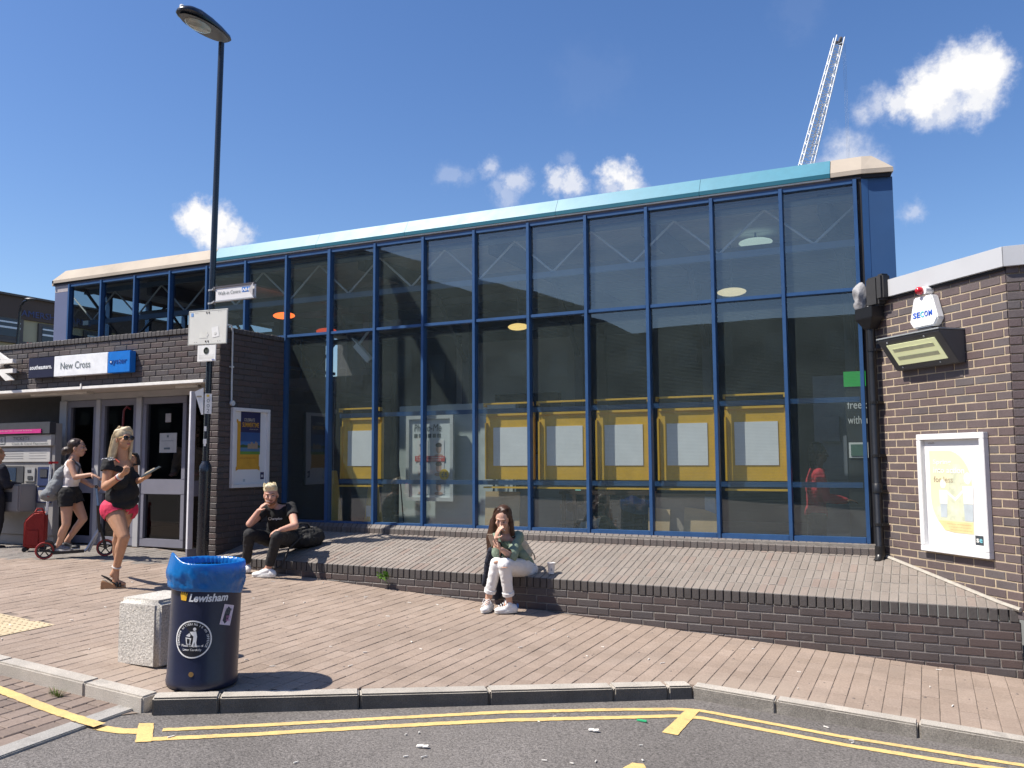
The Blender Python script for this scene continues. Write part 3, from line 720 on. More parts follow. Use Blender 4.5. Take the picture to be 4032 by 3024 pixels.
# two blue rails behind the lower panes
rail_m = mat('inner_rail_blue', (.022,.055,.12), .5, .15, 6)
for (z, hgt) in ((.608, .055), (-.283, .055)):
    mb = MB(); mb.box((-7.25, 9.70, z-hgt/2), (-.62, 9.745, z+hgt/2)); mb.build('inner_rail', blue, H)
# inside partitions: pale ticket office front, dark kiosk
mb = MB(); mb.box((-8.05, 14.4, -1.22), (-5.4, 14.5, 2.2)); mb.build('office_front', mat('office_white', (.42,.45,.45), .6, .1, 1), H)
mb = MB(); mb.box((-7.2, 14.34, .1), (-5.9, 14.395, 1.2)); mb.build('office_window', dark_gap, H)
# ------------------------------------------------------------------ yellow poster cabinets behind the glass
ycab = mat('cabinet_yellow', (.72, .43, .035), .5, .1, 6, fine=.07, fscale=60)
paper = mat('white_paper', (.80, .82, .82), .7, .06, 5, dirt=((.45,.47,.48), 9, .70, .4))
def cabinet(x0, label):
    t = thing('poster_cabinet', label, 'cabinet', (x0+.33, 9.7600, .2), 'yellow poster cabinets behind the hall windows')
    m = MB(); m.box((x0, 9.7200, -.245), (x0+.665, 9.7500, .575)); m.build('back_panel', ycab, t)
    m = MB(); m.box((x0+.105, 9.7120, -.075), (x0+.57, 9.7190, .40)); m.build('poster_sheet', paper, t)
    m = MB(); m.box((x0, 9.6850, -.245), (x0+.022, 9.7190, .46)); m.build('side_flange', ycab, t)
    m = MB(); m.box((x0+.645, 9.6850, -.245), (x0+.667, 9.7190, .50)); m.build('side_flange', ycab, t)
    m = MB(); m.box((x0, 9.6450, .685), (x0+.665, 9.7100, .705)); m.build('top_bar', ycab, t)
    for dx in (0, .645): 
        m = MB(); m.box((x0+dx, 9.6450, .655), (x0+dx+.02, 9.7100, .684)); m.build('bracket', ycab, t)
    m = MB(); m.box((x0+.02, 9.6950, .545), (x0+.64, 9.7195, .572)); m.build('head_strip', ycab, t)
    m = MB(); m.box((x0, 9.6450, -.352), (x0+.665, 9.7400, -.332)); m.build('foot_strip', ycab, t)
    return t
cab_l = ['yellow poster cabinet alone at the left, beside the photo booth board',
         'yellow poster cabinet right of the photo booth board, above pale chipboard and the seated girl',
         'yellow poster cabinet second from the left in the row of five',
         'yellow poster cabinet in the middle of the row of five, above the dark bench',
         'yellow poster cabinet fourth in the row of five, above the propped boards',
         'yellow poster cabinet at the right end of the row, beside the person in red']
cab0 = cabinet(-7.225, cab_l[0])
for k, x in enumerate((-5.007, -4.280, -3.538, -2.790, -2.026)): copy_tree(cab0, (x+7.225, 0, 0), cab_l[k+1])
# ------------------------------------------------------------------ photo booth board and booth
T = thing('photo_booth', 'pale photo booth with framed passport photo board behind the glass', 'photo booth', (-6.0, 10.8, -1.22))
wht = mat('booth_grey', (.48, .54, .53), .5, .06, 3); wh2 = mat('board_white', (.66, .72, .72), .5, .05, 3)
m = MB(); m.box((-6.95, 10.72, -1.219), (-6.25, 11.9, .78)); m.build('cabin', wht, T, bevel=.01)
m = MB(); m.box((-6.25, 10.62, -1.219), (-5.02, 10.72, .78)); m.build('front_panel', wht, T, bevel=.008)
for (x0, x1) in ((-5.55, -5.36), (-5.22, -5.06)):
    m = MB(); m.box((x0, 10.60, -.7), (x1, 10.619, .6)); m.build('panel_rib', mat('booth_rib', (.60,.66,.64), .5), T)
BX0, BX1, BZ0, BZ1, BY = -6.62, -5.90, -.545, .60, 10.45
m = MB(); m.box((BX0, BY, BZ0), (BX1, BY+.06, BZ1)); m.build('board', wh2, T, bevel=.015)
fr_m = mat('board_frame', (.55,.58,.58), .4)
m = MB()
for (x0, x1, z0, z1) in ((BX0-.02, BX1+.02, BZ1-.03, BZ1+.02), (BX0-.02, BX1+.02, BZ0-.02, BZ0+.03), (BX0-.02, BX0+.03, BZ0+.03, BZ1-.03), (BX1-.03, BX1+.02, BZ0+.03, BZ1-.03)): m.box((x0, BY-.03, z0), (x1, BY-.001, z1))
m.build('frame', fr_m, T)
ink = mat('grey_ink', (.10, .13, .14), .6); red_i = mat('red_print', (.55, .07, .07), .6); skin_p = mat('photo_print_skin', (.50, .33, .27), .6); hair_p = mat('photo_print_hair', (.06, .045, .04), .6); yel_i = mat('yellow_print', (.85, .55, .04), .6)
text_mesh('lettering', 'Photo-Me', ink, (BX0+.10, BY-.004, BZ1-.20), (1,0,0), (0,0,1), .44, .10, T, .002, shear=.15)
m = MB()
for k in range(6): m.box((BX0+.10+.075*k, BY-.004, BZ1-.29), (BX0+.155+.075*k, BY-.001, BZ1-.235))
m.build('icon_row', ink, T)
for col in (0, 1):
    for k in range(3):
        cx, cz = BX0+.24+.26*col, BZ1-.44-.26*k
        m = MB(); m.box((cx-.085, BY-.006, cz-.115), (cx+.085, BY-.001, cz+.115)); m.build('photo_print', mat('photo_ground', (.70,.70,.70), .6), T)
        m = MB(); m.ell((cx, BY-.0075, cz-.005), (.045,0,0), (0,.0012,0), (0,0,.068), 14, 8); m.ell((cx, BY-.0068, cz-.10), (.07,0,0), (0,.0012,0), (0,0,.025), 12, 6); m.build('portrait', skin_p, T)
        m = MB(); m.ell((cx, BY-.008, cz+.045), (.050,0,0), (0,.0012,0), (0,0,.034), 14, 8); m.build('portrait_hair', hair_p, T)
m = MB(); m.box((BX0+.12, BY-.0125, BZ1-.62), (BX1-.12, BY-.0095, BZ1-.545)); m.build('price_band', red_i, T)
text_mesh('lettering', 'ID PHOTOS CONFORM', paper, (BX0+.14, BY-.013, BZ1-.578), (1,0,0), (0,0,1), .44, .024, T, .001)
text_mesh('lettering', 'TO UK PASSPORTS', paper, (BX0+.14, BY-.013, BZ1-.613), (1,0,0), (0,0,1), .40, .022, T, .001)
m = MB(); m.lathe((BX1-.13, BY-.013, BZ1-.80), [(.075, 0), (.075, -.003)], 24, (0,1,0)); m.build('price_spot', yel_i, T)
text_mesh('lettering', '£6', ink, (BX1-.165, BY-.018, BZ1-.835), (1,0,0), (0,0,1), .09, .075, T, .001)
m = MB(); m.tube([(-6.92, 10.5, .75), (-6.85, 10.5, .2), (-6.78, 10.5, -.3), (-6.72, 10.5, -.9)], .008, 6); m.build('cable', dark_gap, T)
m = MB(); m.tube([(-5.15, 10.5, .45), (-5.22, 10.5, 0), (-5.32, 10.5, -.5), (-5.42, 10.5, -.93)], .008, 6); m.build('cable', dark_gap, T)
m = MB(); m.box((-5.2, 10.5, .42), (-5.08, 10.6, .58)); m.build('socket_box', wh2, T)
# yellow wet-floor cones
cone_y = mat('cone_yellow', (.62, .42, .05), .5)
def cone(x, y, lab):
    t = thing('floor_cone', lab, 'cone', (x, y, -1.219), 'yellow floor cones inside the hall')
    m = MB(); m.lathe((x, y, -1.219), [(.19, 0), (.19, .02), (.17, .03), (.06, .98), (.045, 1.07), (.015, 1.08)], 14); m.build('body', cone_y, t, smooth=True)
    m = MB(); m.lathe((x, y, -1.219), [(.21, 0), (.21, .012)], 4); m.build('base', cone_y, t)
    m = MB(); m.box((x-.04, y-.118, -.85), (x+.045, y-.106, -.62)); m.build('notice_panel', paper, t)
    return t
c0 = cone(-7.60, 10.05, 'dim yellow floor cone in the shade, left of the mullion by the duffel bag')
copy_tree(c0, (.64, .05, 0), 'yellow floor cone standing below the leftmost poster cabinet')
# chipboard offcuts leaning inside the glass
chip = mat('chipboard', (.50, .36, .19), .75, .1, 4, fine=.12, fscale=120)
def leaning(poly, y, lab, th=.02):
    m = MB(); m.prism([(px, y+.05*(pz+1.2), pz) for px, pz in poly], (0, th, 0)); o = m.build('chipboard_sheet', chip)
    return tag(o, lab, 'board', 'chipboard sheets propped behind the glass')
leaning([(-5.08,-1.219),(-4.60,-1.219),(-4.60,-.40),(-5.08,-.40)], 9.80, 'chipboard sheet behind the glass directly above the seated girl')
leaning([(-2.95,-1.219),(-2.72,-1.219),(-2.69,-.58),(-2.95,-.56)], 9.78, 'narrow cut chipboard piece behind the mullion, left of the larger board')
leaning([(-2.56,-1.219),(-2.15,-1.219),(-2.16,-.62),(-2.3,-.57),(-2.52,-.55)], 9.77, 'chipboard piece with a sloping top edge, lower right of the boards')
m = MB(); m.box((-2.90, 9.86, -1.219), (-2.12, 9.885, -.40)); tag(m.build('board', mat('grey_board', (.30,.26,.21), .8, .1, 3)), 'tall grey brown board standing behind the cut chipboard pieces', 'board')
m = MB(); m.box((-2.30, 9.845, -.63), (-2.18, 9.852, -.43)); tag(m.build('paper_notice', mat('blue_paper', (.42,.52,.60), .7)), 'pale blue printed notice stuck on the grey brown board', 'notice')
# dark carved bench and odds and ends on the floor
bench_m = mat('dark_wood', (.060, .038, .030), .5, .2, 6)
T = thing('bench', 'dark wooden bench with pierced back low behind the middle windows', 'bench', (-3.6, 10.3, -1.22))
m = MB(); m.box((-4.25, 10.3, -.62), (-2.98, 10.75, -.57)); m.build('seat', bench_m, T)
for z in (-.42, -.80): m = MB(); m.box((-4.25, 10.27, z-.02), (-2.98, 10.30, z+.03)); m.build('rail', bench_m, T)
for k in range(9): 
    x = -4.22+.15*k; m = MB(); m.box((x, 10.275, -1.219), (x+.045, 10.305, -.43)); m.build('slat', bench_m, T)
for k in range(6):
    x = -4.1+.2*k; m = MB(); m.lathe((x, 10.265, -.60), [(.06, 0), (.06, .012), (.035, .012), (.035, 0)], 10, (0,1,0)); m.build('roundel', bench_m, T)
m = MB(); m.add([(-3.78,9.72,-.82),(-3.55,9.76,-.80),(-3.50,9.74,-.68),(-3.62,9.72,-.72),(-3.74,9.7,-.74)], [(0,1,4),(1,3,4),(1,2,3)]); tag(m.build('paper_bag', mat('crumpled_paper', (.45,.45,.40), .8)), 'crumpled pale paper bag lying on the sill inside the glass', 'bag')
T = thing('monitor', 'dark rounded case standing on the bench behind the glass', 'box', (-4.1, 10.5, -.57))
m = MB(); m.ell((-4.02, 10.5, -.40), (.19,0,0), (0,.15,0), (0,0,.17), 16, 10); m.build('case', mat('case_black', (.02,.025,.03), .35), T, smooth=True)
m = MB(); m.box((-4.06, 10.345, -.40), (-3.99, 10.36, -.385)); m.build('status_light', mat('green_led', (.2,.7,.6), .4, emit=((.4,1,.8), .6)), T)
# lit ceiling lamps inside
def lamp(x, y, z, col, e, lab, rx=.17, nm='ceiling_lamp'):
    t = thing(nm, lab, 'lamp', (x, y, z), 'lamps hanging inside the hall')
    m = MB(); m.ell((x, y, z), (rx,0,0), (0,rx*.8,0), (0,0,.055), 18, 8); m.build('shade', mat('lamp_glow_%d' % int(col[1]*100), col, .5, emit=(col, e)), t, smooth=True)
    m = MB(); m.lathe((x, y, z+.03), [(.07, 0), (.05, .03), (.012, .05), (.012, 2.95-z)], 10); m.build('stem', steel_d, t)
p = onY(1118, 1243, 11.6); lamp(p.x, p.y, p.z, (1.0, .16, .03), 1.5, 'orange glowing lamp behind the glass above the brick corner', .20)
p = onY(1285, 1304, 12.6); lamp(p.x, p.y, p.z, (.95, .10, .03), .45, 'dim red lamp behind the glass, right of the orange one', .20)
p = onY(2040, 1287, 12.5); lamp(p.x, p.y, p.z, (1.0, .70, .25), .75, 'warm yellow lamp behind the glass above the second cabinet', .17)
p = onY(2881, 1150, 12.0); lamp(p.x, p.y, p.z, (1.0, .85, .50), .45, 'soft yellow lamp in the upper right window, below the pale one', .20)
p = onY(2975, 955, 11.5); lamp(p.x, p.y, p.z, (.80, 1.0, .85), .30, 'pale greenish lamp high in the upper right window', .22)
p = onY(1819, 1099, 12.5); lamp(p.x, p.y, p.z, (.70, 1.0, .80), .16, 'faint greenish lamp high above the photo booth', .18)
# camera housings hung inside
def cctv(px, py, Y, dv, lab):
    p = onY(px, py, Y); d = Vector(dv).normalized(); t = thing('security_camera', lab, 'camera', p, 'white camera housings inside the hall')
    m = MB(); m.beam(p-d*.17, p+d*.17, .10, .09); m.build('housing', wh2, t, bevel=.008)
    m = MB(); m.beam(p-d*.23+Vector((0,0,.055)), p+d*.19+Vector((0,0,.055)), .13, .012); m.build('sunshield', wh2, t)
    m = MB(); m.lathe(p+d*.172, [(.035, 0), (.03, .012)], 12, d); m.build('lens', dark_gap, t)
    m = MB(); m.tube([p-d*.1+Vector((0,0,.06)), p-d*.1+Vector((0,.25,.3))], .02, 8); m.build('bracket', wh2, t)
cctv(1430, 1390, 10.6, (.7, .1, -.75), 'white camera housing tilted down behind the glass left of the lamp shadow')
# person at the cash machine is built with the people; here the machine itself
T = thing('cash_machine', 'dark cash machine panel with a green top behind the last window', 'cash machine', (-.62, 10.5, -1.22))
atm = mat('atm_dark', (.035, .04, .045), .45); atm_g = mat('atm_grey', (.17, .19, .22), .5)
m = MB(); m.box((-.82, 10.45, -1.219), (-.51, 10.95, .95)); m.build('body', atm, T, bevel=.01)
m = MB(); m.box((-.83, 10.44, .80), (-.51, 10.449, .97)); m.build('green_top', mat('atm_green', (.06, .55, .10), .5, emit=((.05,.6,.1), .25)), T)
m = MB(); m.box((-.86, 10.45, -.2), (-.822, 10.9, .25)); m.build('screen_surround', atm_g, T)
text_mesh('lettering', 'free cash', paper, (-.80, 10.437, .55), (1,0,0), (0,0,1), .34, .09, T, .002)
text_mesh('lettering', 'withdrawals', paper, (-.80, 10.437, .38), (1,0,0), (0,0,1), .40, .09, T, .002)
m = MB(); m.box((-.80, 10.435, .0), (-.60, 10.449, .17)); m.build('screen_frame', paper, T)
m = MB(); m.box((-.78, 10.428, .02), (-.62, 10.434, .15)); m.build('screen', mat('atm_screen', (.10,.20,.16), .3), T)
m = MB(); m.box((-1.25, 11.2, -1.219), (-.86, 11.6, 1.0)); m.box((-1.15, 11.12, .2), (-.95, 11.2, .5)); tag(m.build('machine_cabinet', atm_g), 'grey machine cabinet standing behind the person in red', 'cabinet')
# ------------------------------------------------------------------ brick entrance block on the left
EB = thing('entrance_block', 'dark brick station entrance block with open doors and sign', 'building', (-10.5, 8.3, -1.2))
white_fr = mat('door_frame_white', (.40, .40, .41), .5, .08, 4)
grey_door = mat('door_grey', (.19, .19, .23), .45, .08, 4)
soff = mat('soffit_board', (.50, .46, .42), .7, .1, 2)
trim_w = mat('bleached_white', (.80, .78, .74), .6, .12, 8)
red_bar = mat('dark_red_handle', (.13, .015, .02), .4)
door_glass = glass_mat('door_glass', (.42, .43, .44), .6, .02, f0=.06)
XL, XR, YF = -15.5, -8.08, 8.3
ZTR, ZCB, ZCT = 1.05, 1.655, 1.72
ebr = brick_mesh('brick', .215, .065, .05, .005, dark_brick)
# front wall over the doors, pier at the corner, return wall to the glazing
Ms = courses((XL, YF), (1,0,0), (0,-1,0), XR-XL, lambda s: 1.12, ZCB) + courses((XR-.225, YF), (1,0,0), (0,-1,0), .225, lambda s: -1.45, 1.055) + courses((XR-.225, YF+.205), (0,-1,0), (-1,0,0), .2, lambda s: -1.45, 1.055)
Ms2 = courses((XR, YF), (0,1,0), (1,0,0), 9.53-YF, lambda s: -1.40, ZCB, start=.11)
lay('brick', ebr, Ms+Ms2, EB, 300, 'brickwork')
m = MB(); m.box((XL, YF+.007, ZTR), (XR-.007, YF+.2, ZCB)); m.box((XR-.22, YF+.007, -1.5), (XR-.007, YF+.2, ZTR-.001)); m.box((XR-.2, YF+.201, -1.5), (XR-.007, 9.55, ZCB)); m.build('mortar', mortar_dark, EB)
ecop = brick_mesh('coping_brick', .215, .066, .06, .006, coping_m)
Ms = []; x = XL
while x < XR: Ms.append(frame_mat((x+.035, YF+.09, ZCT+.005+random.uniform(-.004,.004)), (0,1,0), (0,0,1), (-1,0,0))); x += .075
y = YF+.24
while y < 9.5: Ms.append(frame_mat((XR-.10, y, ZCT+.005+random.uniform(-.004,.004)), (1,0,0), (0,0,1), (0,1,0))); y += .075
lay('coping_brick', ecop, Ms, EB, 300, 'coping_run')
Ms = []; x = XL
cface = brick_mesh('coping_face', .066, .060, .05, .005, coping_m)
while x < XR-.02: Ms.append(frame_mat((x+.035, YF-.018, ZCB+.033), (1,0,0), (0,-1,0))); x += .075
y = YF+.04
while y < 9.5: Ms.append(frame_mat((XR+.018, y, ZCB+.033), (0,1,0), (1,0,0))); y += .075
lay('coping_face', cface, Ms, EB, 200, 'coping_face_run')
m = MB(); m.box((XL, YF+.21, 1.50), (XR-.21, 9.55, 1.58)); m.build('flat_roof', mat('roof_felt2', (.12,.12,.12), .9), EB)
m = MB(); m.box((XL, YF-.035, ZTR-.045), (XR-.24, YF+.03, ZTR-.003)); m.build('canopy_trim', trim_w, EB, bevel=.004)
m = MB(); m.box((-10.6, YF-.045, ZTR-.03), (-10.575, YF-.036, ZTR+.04)); m.build('trim_clip', trim_w, EB)
m = MB(); m.box((XL, YF+.03, ZTR-.055), (XR-.24, 8.95, ZTR-.03)); m.build('soffit', soff, EB)
for q4 in ((-11.9, 8.45, -10.7, 8.56), (-8.95, 8.40, -8.55, 8.47)):
    m = MB(); m.box((q4[0], q4[1], ZTR-.085), (q4[2], q4[3], ZTR-.056)); m.build('soffit_light', mat('light_case', (.6,.58,.54), .5), EB)
# doors: frame posts, side light, fixed leaf, open doorway, leaf folded out
YD = 8.78
def dbox(nm, x0, x1, z0, z1, m_, y0=YD-.03, y1=YD+.05, par=EB):
    mb = MB(); mb.box((x0, y0, z0), (x1, y1, z1)); return mb.build(nm, m_, par, bevel=.004)
zb = lambda x: gz(x, YD)+.004
dbox('head_frame', -11.63, -8.35, .90, ZTR-.057, white_fr)
for (x0, x1) in ((-11.63, -11.48), (-10.85, -10.765), (-10.04, -9.935), (-8.42, -8.30)): dbox('door_post', x0, x1, zb(x0), .898, white_fr, YD-.05, YD+.06)
def leaf(x0, x1, nm, gdoor=True):
    z0 = zb(x0)+.01; o = dbox(nm, x0, x1, -.45, -.245, grey_door)
    dbox('top_rail', x0, x1, .80, .895, grey_door, par=o); dbox('foot_rail', x0, x1, z0, -1.06, grey_door, par=o)
    dbox('stile', x0, x0+.07, -1.058, -.452, grey_door, par=o); dbox('stile', x1-.07, x1, -1.058, -.452, grey_door, par=o)
    dbox('stile', x0, x0+.07, -.243, .798, grey_door, par=o); dbox('stile', x1-.07, x1, -.243, .798, grey_door, par=o)
    for (za, zb_) in ((-1.06, -.45), (-.245, .80)):
        mb = MB(); mb.add([(x0+.07, YD+.01, za), (x1-.07, YD+.01, za), (x1-.07, YD+.01, zb_), (x0+.07, YD+.01, zb_)], [(0,1,2,3)]); mb.build('door_pane', door_glass, o, fix=False)
    return o
leaf(-11.475, -10.855, 'side_light'); d1 = leaf(-10.76, -10.045, 'door'); d2 = leaf(-9.93, -9.10, 'door')
m = MB(); m.tube([(-10.16, YD-.04, .74), (-10.16, YD-.10, .77), (-10.22, YD-.10, .72), (-10.24, YD-.10, .3), (-10.24, YD-.10, -.9)], .016, 8); m.build('handle', red_bar, d1, smooth=True)
m = MB(); m.box((-9.62, YD+.0, .12), (-9.30, YD+.008, .39)); m.build('door_notice', mat('notice_paper', (.42,.42,.40), .7), d2)
m = MB(); m.box((-9.53, YD-.004, .165), (-9.42, YD-.001, .19)); m.box((-9.58, YD-.004, .28), (-9.36, YD-.001, .285)); m.box((-9.48, YD-.004, .33), (-9.45, YD-.001, .36)); m.build('notice_print', ink, d2)
m = MB(); m.box((-9.52, YD+.0, .54), (-9.42, YD+.008, .66)); m.build('door_sticker', mat('sticker_grey', (.35,.33,.31), .6), d2)
# leaf folded outwards against the pier, red pull bar on it
P0 = Vector((-8.56, 8.29, 0)); P1 = Vector((-8.42, 8.75, 0)); du = (P1-P0); LD = du.length; du.normalize(); dn = Vector((du.y, -du.x, 0))
OD = None
def od(nm, s0, s1, z0, z1, m_, th=.022, par=None):
    mb = MB(); c = P0+du*(s0+s1)/2; c.z = (z0+z1)/2; mb.obox(c, du, dn, (0,0,1), (s1-s0)/2, th, (z1-z0)/2); return mb.build(nm, m_, par or EB, bevel=.003)
z0 = gz(-8.56, 8.29)+.015
OD = od('door', 0, LD, z0, z0+.12, grey_door)
od('stile', 0, .07, z0+.121, .90, mat('door_edge_highlight', (.62,.62,.66), .45), par=OD); od('stile', LD-.06, LD, z0+.121, .90, grey_door, par=OD); od('mid_rail', .071, LD-.061, -.45, -.25, grey_door, par=OD); od('top_rail', .071, LD-.061, .80, .90, grey_door, par=OD)  # front stile paler: the door edge's highlight is put into its colour
mb = MB(); a, b_ = P0+du*.07, P0+du*(LD-.06); mb.add([(a.x,a.y,z0+.12),(b_.x,b_.y,z0+.12),(b_.x,b_.y,.8),(a.x,a.y,.8)], [(0,1,2,3)]); mb.build('door_pane', door_glass, OD, fix=False)
for sg in (-1, 1):
    a = P0+du*(.10 if sg < 0 else LD-.16)+dn*.07*sg; mb = MB(); mb.tube([(a.x,a.y,z0+.12),(a.x+.03,a.y,z0+.16),(a.x,a.y,z0+.22),(a.x,a.y,.70)], .018, 8); mb.build('handle', red_bar, OD, smooth=True)
# dark lobby behind
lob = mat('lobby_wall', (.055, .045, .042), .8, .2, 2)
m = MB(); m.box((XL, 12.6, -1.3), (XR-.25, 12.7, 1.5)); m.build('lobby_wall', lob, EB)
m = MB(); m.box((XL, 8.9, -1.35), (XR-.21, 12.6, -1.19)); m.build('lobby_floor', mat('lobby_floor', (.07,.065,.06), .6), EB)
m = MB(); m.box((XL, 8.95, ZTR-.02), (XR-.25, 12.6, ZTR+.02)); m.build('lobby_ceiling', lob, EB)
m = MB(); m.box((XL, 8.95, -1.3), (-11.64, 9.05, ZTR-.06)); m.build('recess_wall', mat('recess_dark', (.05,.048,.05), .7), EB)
m = MB(); m.box((-9.3, 12.5, -.4), (-8.6, 12.59, .6)); m.build('lobby_poster', mat('lobby_red', (.20,.03,.03), .6), EB)
# ------------------------------------------------------------------ station signs on the brick
navy = mat('sign_navy', (.018, .018, .045), .35); sgw = mat('sign_white', (.82, .84, .86), .35); sgb = mat('sign_blue', (.012, .17, .58), .35); sgd = mat('sign_blue_text', (.01, .04, .20), .4)
S = thing('station_sign', 'long navy, white and blue station name panel over the doors', 'sign', (-10.6, 8.25, 1.34))
for (nm, x0, x1, mm) in (('navy_panel', -11.62, -11.08, navy), ('white_panel', -11.078, -9.998, sgw), ('blue_panel', -9.996, -9.572, sgb)):
    m = MB(); m.box((x0, 8.20, 1.195), (x1, 8.296, 1.485)); m.build(nm, mm, S, bevel=.006)
text_mesh('lettering', 'southeastern.', sgw, (-11.585, 8.197, 1.318), (1,0,0), (0,0,1), .47, .062, S, .002, bold=.02)
text_mesh('lettering', 'New Cross', ink, (-10.935, 8.197, 1.295), (1,0,0), (0,0,1), .60, .098, S, .002)
text_mesh('lettering', 'oyster', sgd, (-9.96, 8.197, 1.318), (1,0,0), (0,0,1), .335, .085, S, .002, bold=.012)
m = MB(); m.lathe((-9.928, 8.194, 1.345), [(.012, 0), (.012, -.002)], 12, (0,1,0)); m.build('oyster_dot', sgw, S)
R_ = thing('rail_symbol', 'white double arrow rail symbol cut by the left edge of the photo', 'sign', (-12.5, 8.2, 1.37))
m = MB(); y = 8.16; dv = (0, .06, 0)
m.prism([(-13.1, y, 1.435), (-11.92, y, 1.435), (-11.92, y, 1.495), (-13.1, y, 1.495)], dv)
m.prism([(-13.1, y+.001, 1.292), (-11.91, y+.001, 1.292), (-11.91, y+.001, 1.352), (-13.1, y+.001, 1.352)], dv)
m.prism([(-12.30, y-.001, 1.62), (-12.05, y-.001, 1.494), (-12.18, y-.001, 1.494), (-12.43, y-.001, 1.62)], dv)
m.prism([(-12.35, y-.001, 1.436), (-12.18, y-.001, 1.436), (-12.32, y-.001, 1.351), (-12.49, y-.001, 1.351)], dv)
m.prism([(-12.22, y-.001, 1.293), (-12.08, y-.001, 1.293), (-11.93, y-.001, 1.19), (-12.06, y-.001, 1.18)], dv)
m.build('symbol', trim_w, R_)
for x in (-12.6, -12.0): 
    m = MB(); m.box((x, 8.22, 1.30), (x+.03, 8.297, 1.33)); m.build('fixing', ink, R_)
# ------------------------------------------------------------------ ticket machine in the recess
TM = thing('ticket_machine', 'grey ticket machine with white and pink header left of the doors', 'ticket machine', (-11.9, 8.4, -1.19))
tmg = mat('machine_grey', (.27, .26, .25), .5, .08, 2); tmd = mat('machine_dark', (.05, .052, .06), .5); tmw = mat('machine_white', (.46, .45, .43), .5, .06, 4); pink = mat('pink_band', (.55, .035, .22), .5)
yM = 8.36; zg = gz(-11.9, yM)
def tbox(nm, x0, x1, z0, z1, mm, y0=yM, y1=8.46, par=TM, bv=.006):
    mb = MB(); mb.box((x0, y0, z0), (x1, y1, z1)); return mb.build(nm, mm, par, bevel=bv)
tbox('plinth', -13.2, -11.20, zg, -1.04, tmg, yM+.03); tbox('body', -13.2, -11.19, -1.038, .55, tmg)
tbox('hood', -13.2, -11.19, .40, .57, tmd, yM-.10, yM-.001); tbox('pink_header', -13.2, -11.36, .412, .47, pink, yM-.115, yM-.101, bv=0)
tbox('title_panel', -13.2, -11.205, .23, .392, tmw, yM-.06, yM-.001)
text_mesh('lettering', 'TICKETS', ink, (-12.03, yM-.063, .315), (1,0,0), (0,0,1), .36, .052, TM, .002)
text_mesh('lettering', 'Cash & Card Payments', ink, (-12.05, yM-.063, .252), (1,0,0), (0,0,1), .78, .042, TM, .002)
m = MB(); 
for (x0, x1, z0, z1) in ((-12.34, -12.20, .37, .378), (-12.36, -12.22, .262, .27), (-12.345, -12.335, .27, .372), (-12.215, -12.205, .266, .374)): m.box((x0, yM-.066, z0), (x1, yM-.061, z1))
m.build('ticket_icon', ink, TM)
text_mesh('lettering', 'S', ink, (-12.30, yM-.063, .29), (1,0,0), (0,0,1), None, .06, TM, .002)
text_mesh('lettering', 'tickets and travelcards sold here', tmw, (-12.9, yM-.117, .445), (1,0,0), (0,0,1), 1.35, .014, TM, .001)
tbox('info_panel', -12.6, -11.27, 0.0, .205, tmw, yM-.02, yM-.001)
m = MB()
for k in range(4): m.box((-12.5, yM-.023, .155-.035*k), (-11.85, yM-.0205, .163-.035*k)); m.box((-11.72, yM-.023, .17-.04*k), (-11.35, yM-.0205, .174-.04*k))
m.build('printed_lines', mat('faint_ink', (.24,.24,.25), .6), TM)
tbox('screen_surround', -12.7, -11.84, -.30, -.06, tmd, yM-.01, yM-.001); tbox('screen', -12.55, -12.0, -.28, -.08, mat('tm_screen', (.03,.05,.09), .2), yM-.016, yM-.011)
tbox('card_panel', -11.52, -11.24, -.34, -.07, mat('card_blue', (.035,.05,.12), .4), yM-.025, yM-.001); tbox('card_slot', -11.46, -11.30, -.22, -.10, tmd, yM-.035, yM-.026)
tbox('coin_panel', -11.80, -11.58, -.28, -.08, mat('steel_plate', (.33,.33,.33), .4), yM-.02, yM-.001); tbox('coin_slot', -11.74, -11.66, -.15, -.11, tmd, yM-.026, yM-.021); tbox('keypad', -11.73, -11.62, -.25, -.20, tmd, yM-.03, yM-.021)
tbox('contactless_panel', -11.52, -11.22, -.58, -.36, mat('card_blue', (.03,.05,.12), .4), yM-.025, yM-.001); tbox('contactless_label', -11.48, -11.28, -.56, -.40, tmw, yM-.03, yM-.026)
tbox('tray_shelf', -12.9, -11.54, -.70, -.31, tmg, yM-.28, yM-.001, bv=.02); tbox('tray_slot', -12.4, -11.68, -.56, -.42, tmd, yM-.285, yM-.281)
m = MB(); m.lathe((-11.95, yM-.18, -.31), [(.075, 0), (.075, .03), (.055, .045), (.055, .03)], 20); m.build('push_button', tmd, TM, smooth=True)
m = MB(); m.lathe((-11.95, yM-.18, -.272), [(.062, 0), (.050, .012), (.03, .012), (.03, 0)], 20); m.build('yellow_ring', mat('ring_yellow', (.75,.55,.04), .4), TM, smooth=True)
tbox('paper_slip', -12.25, -12.08, -.309, -.303, tmw, yM-.22, yM-.1, bv=0)
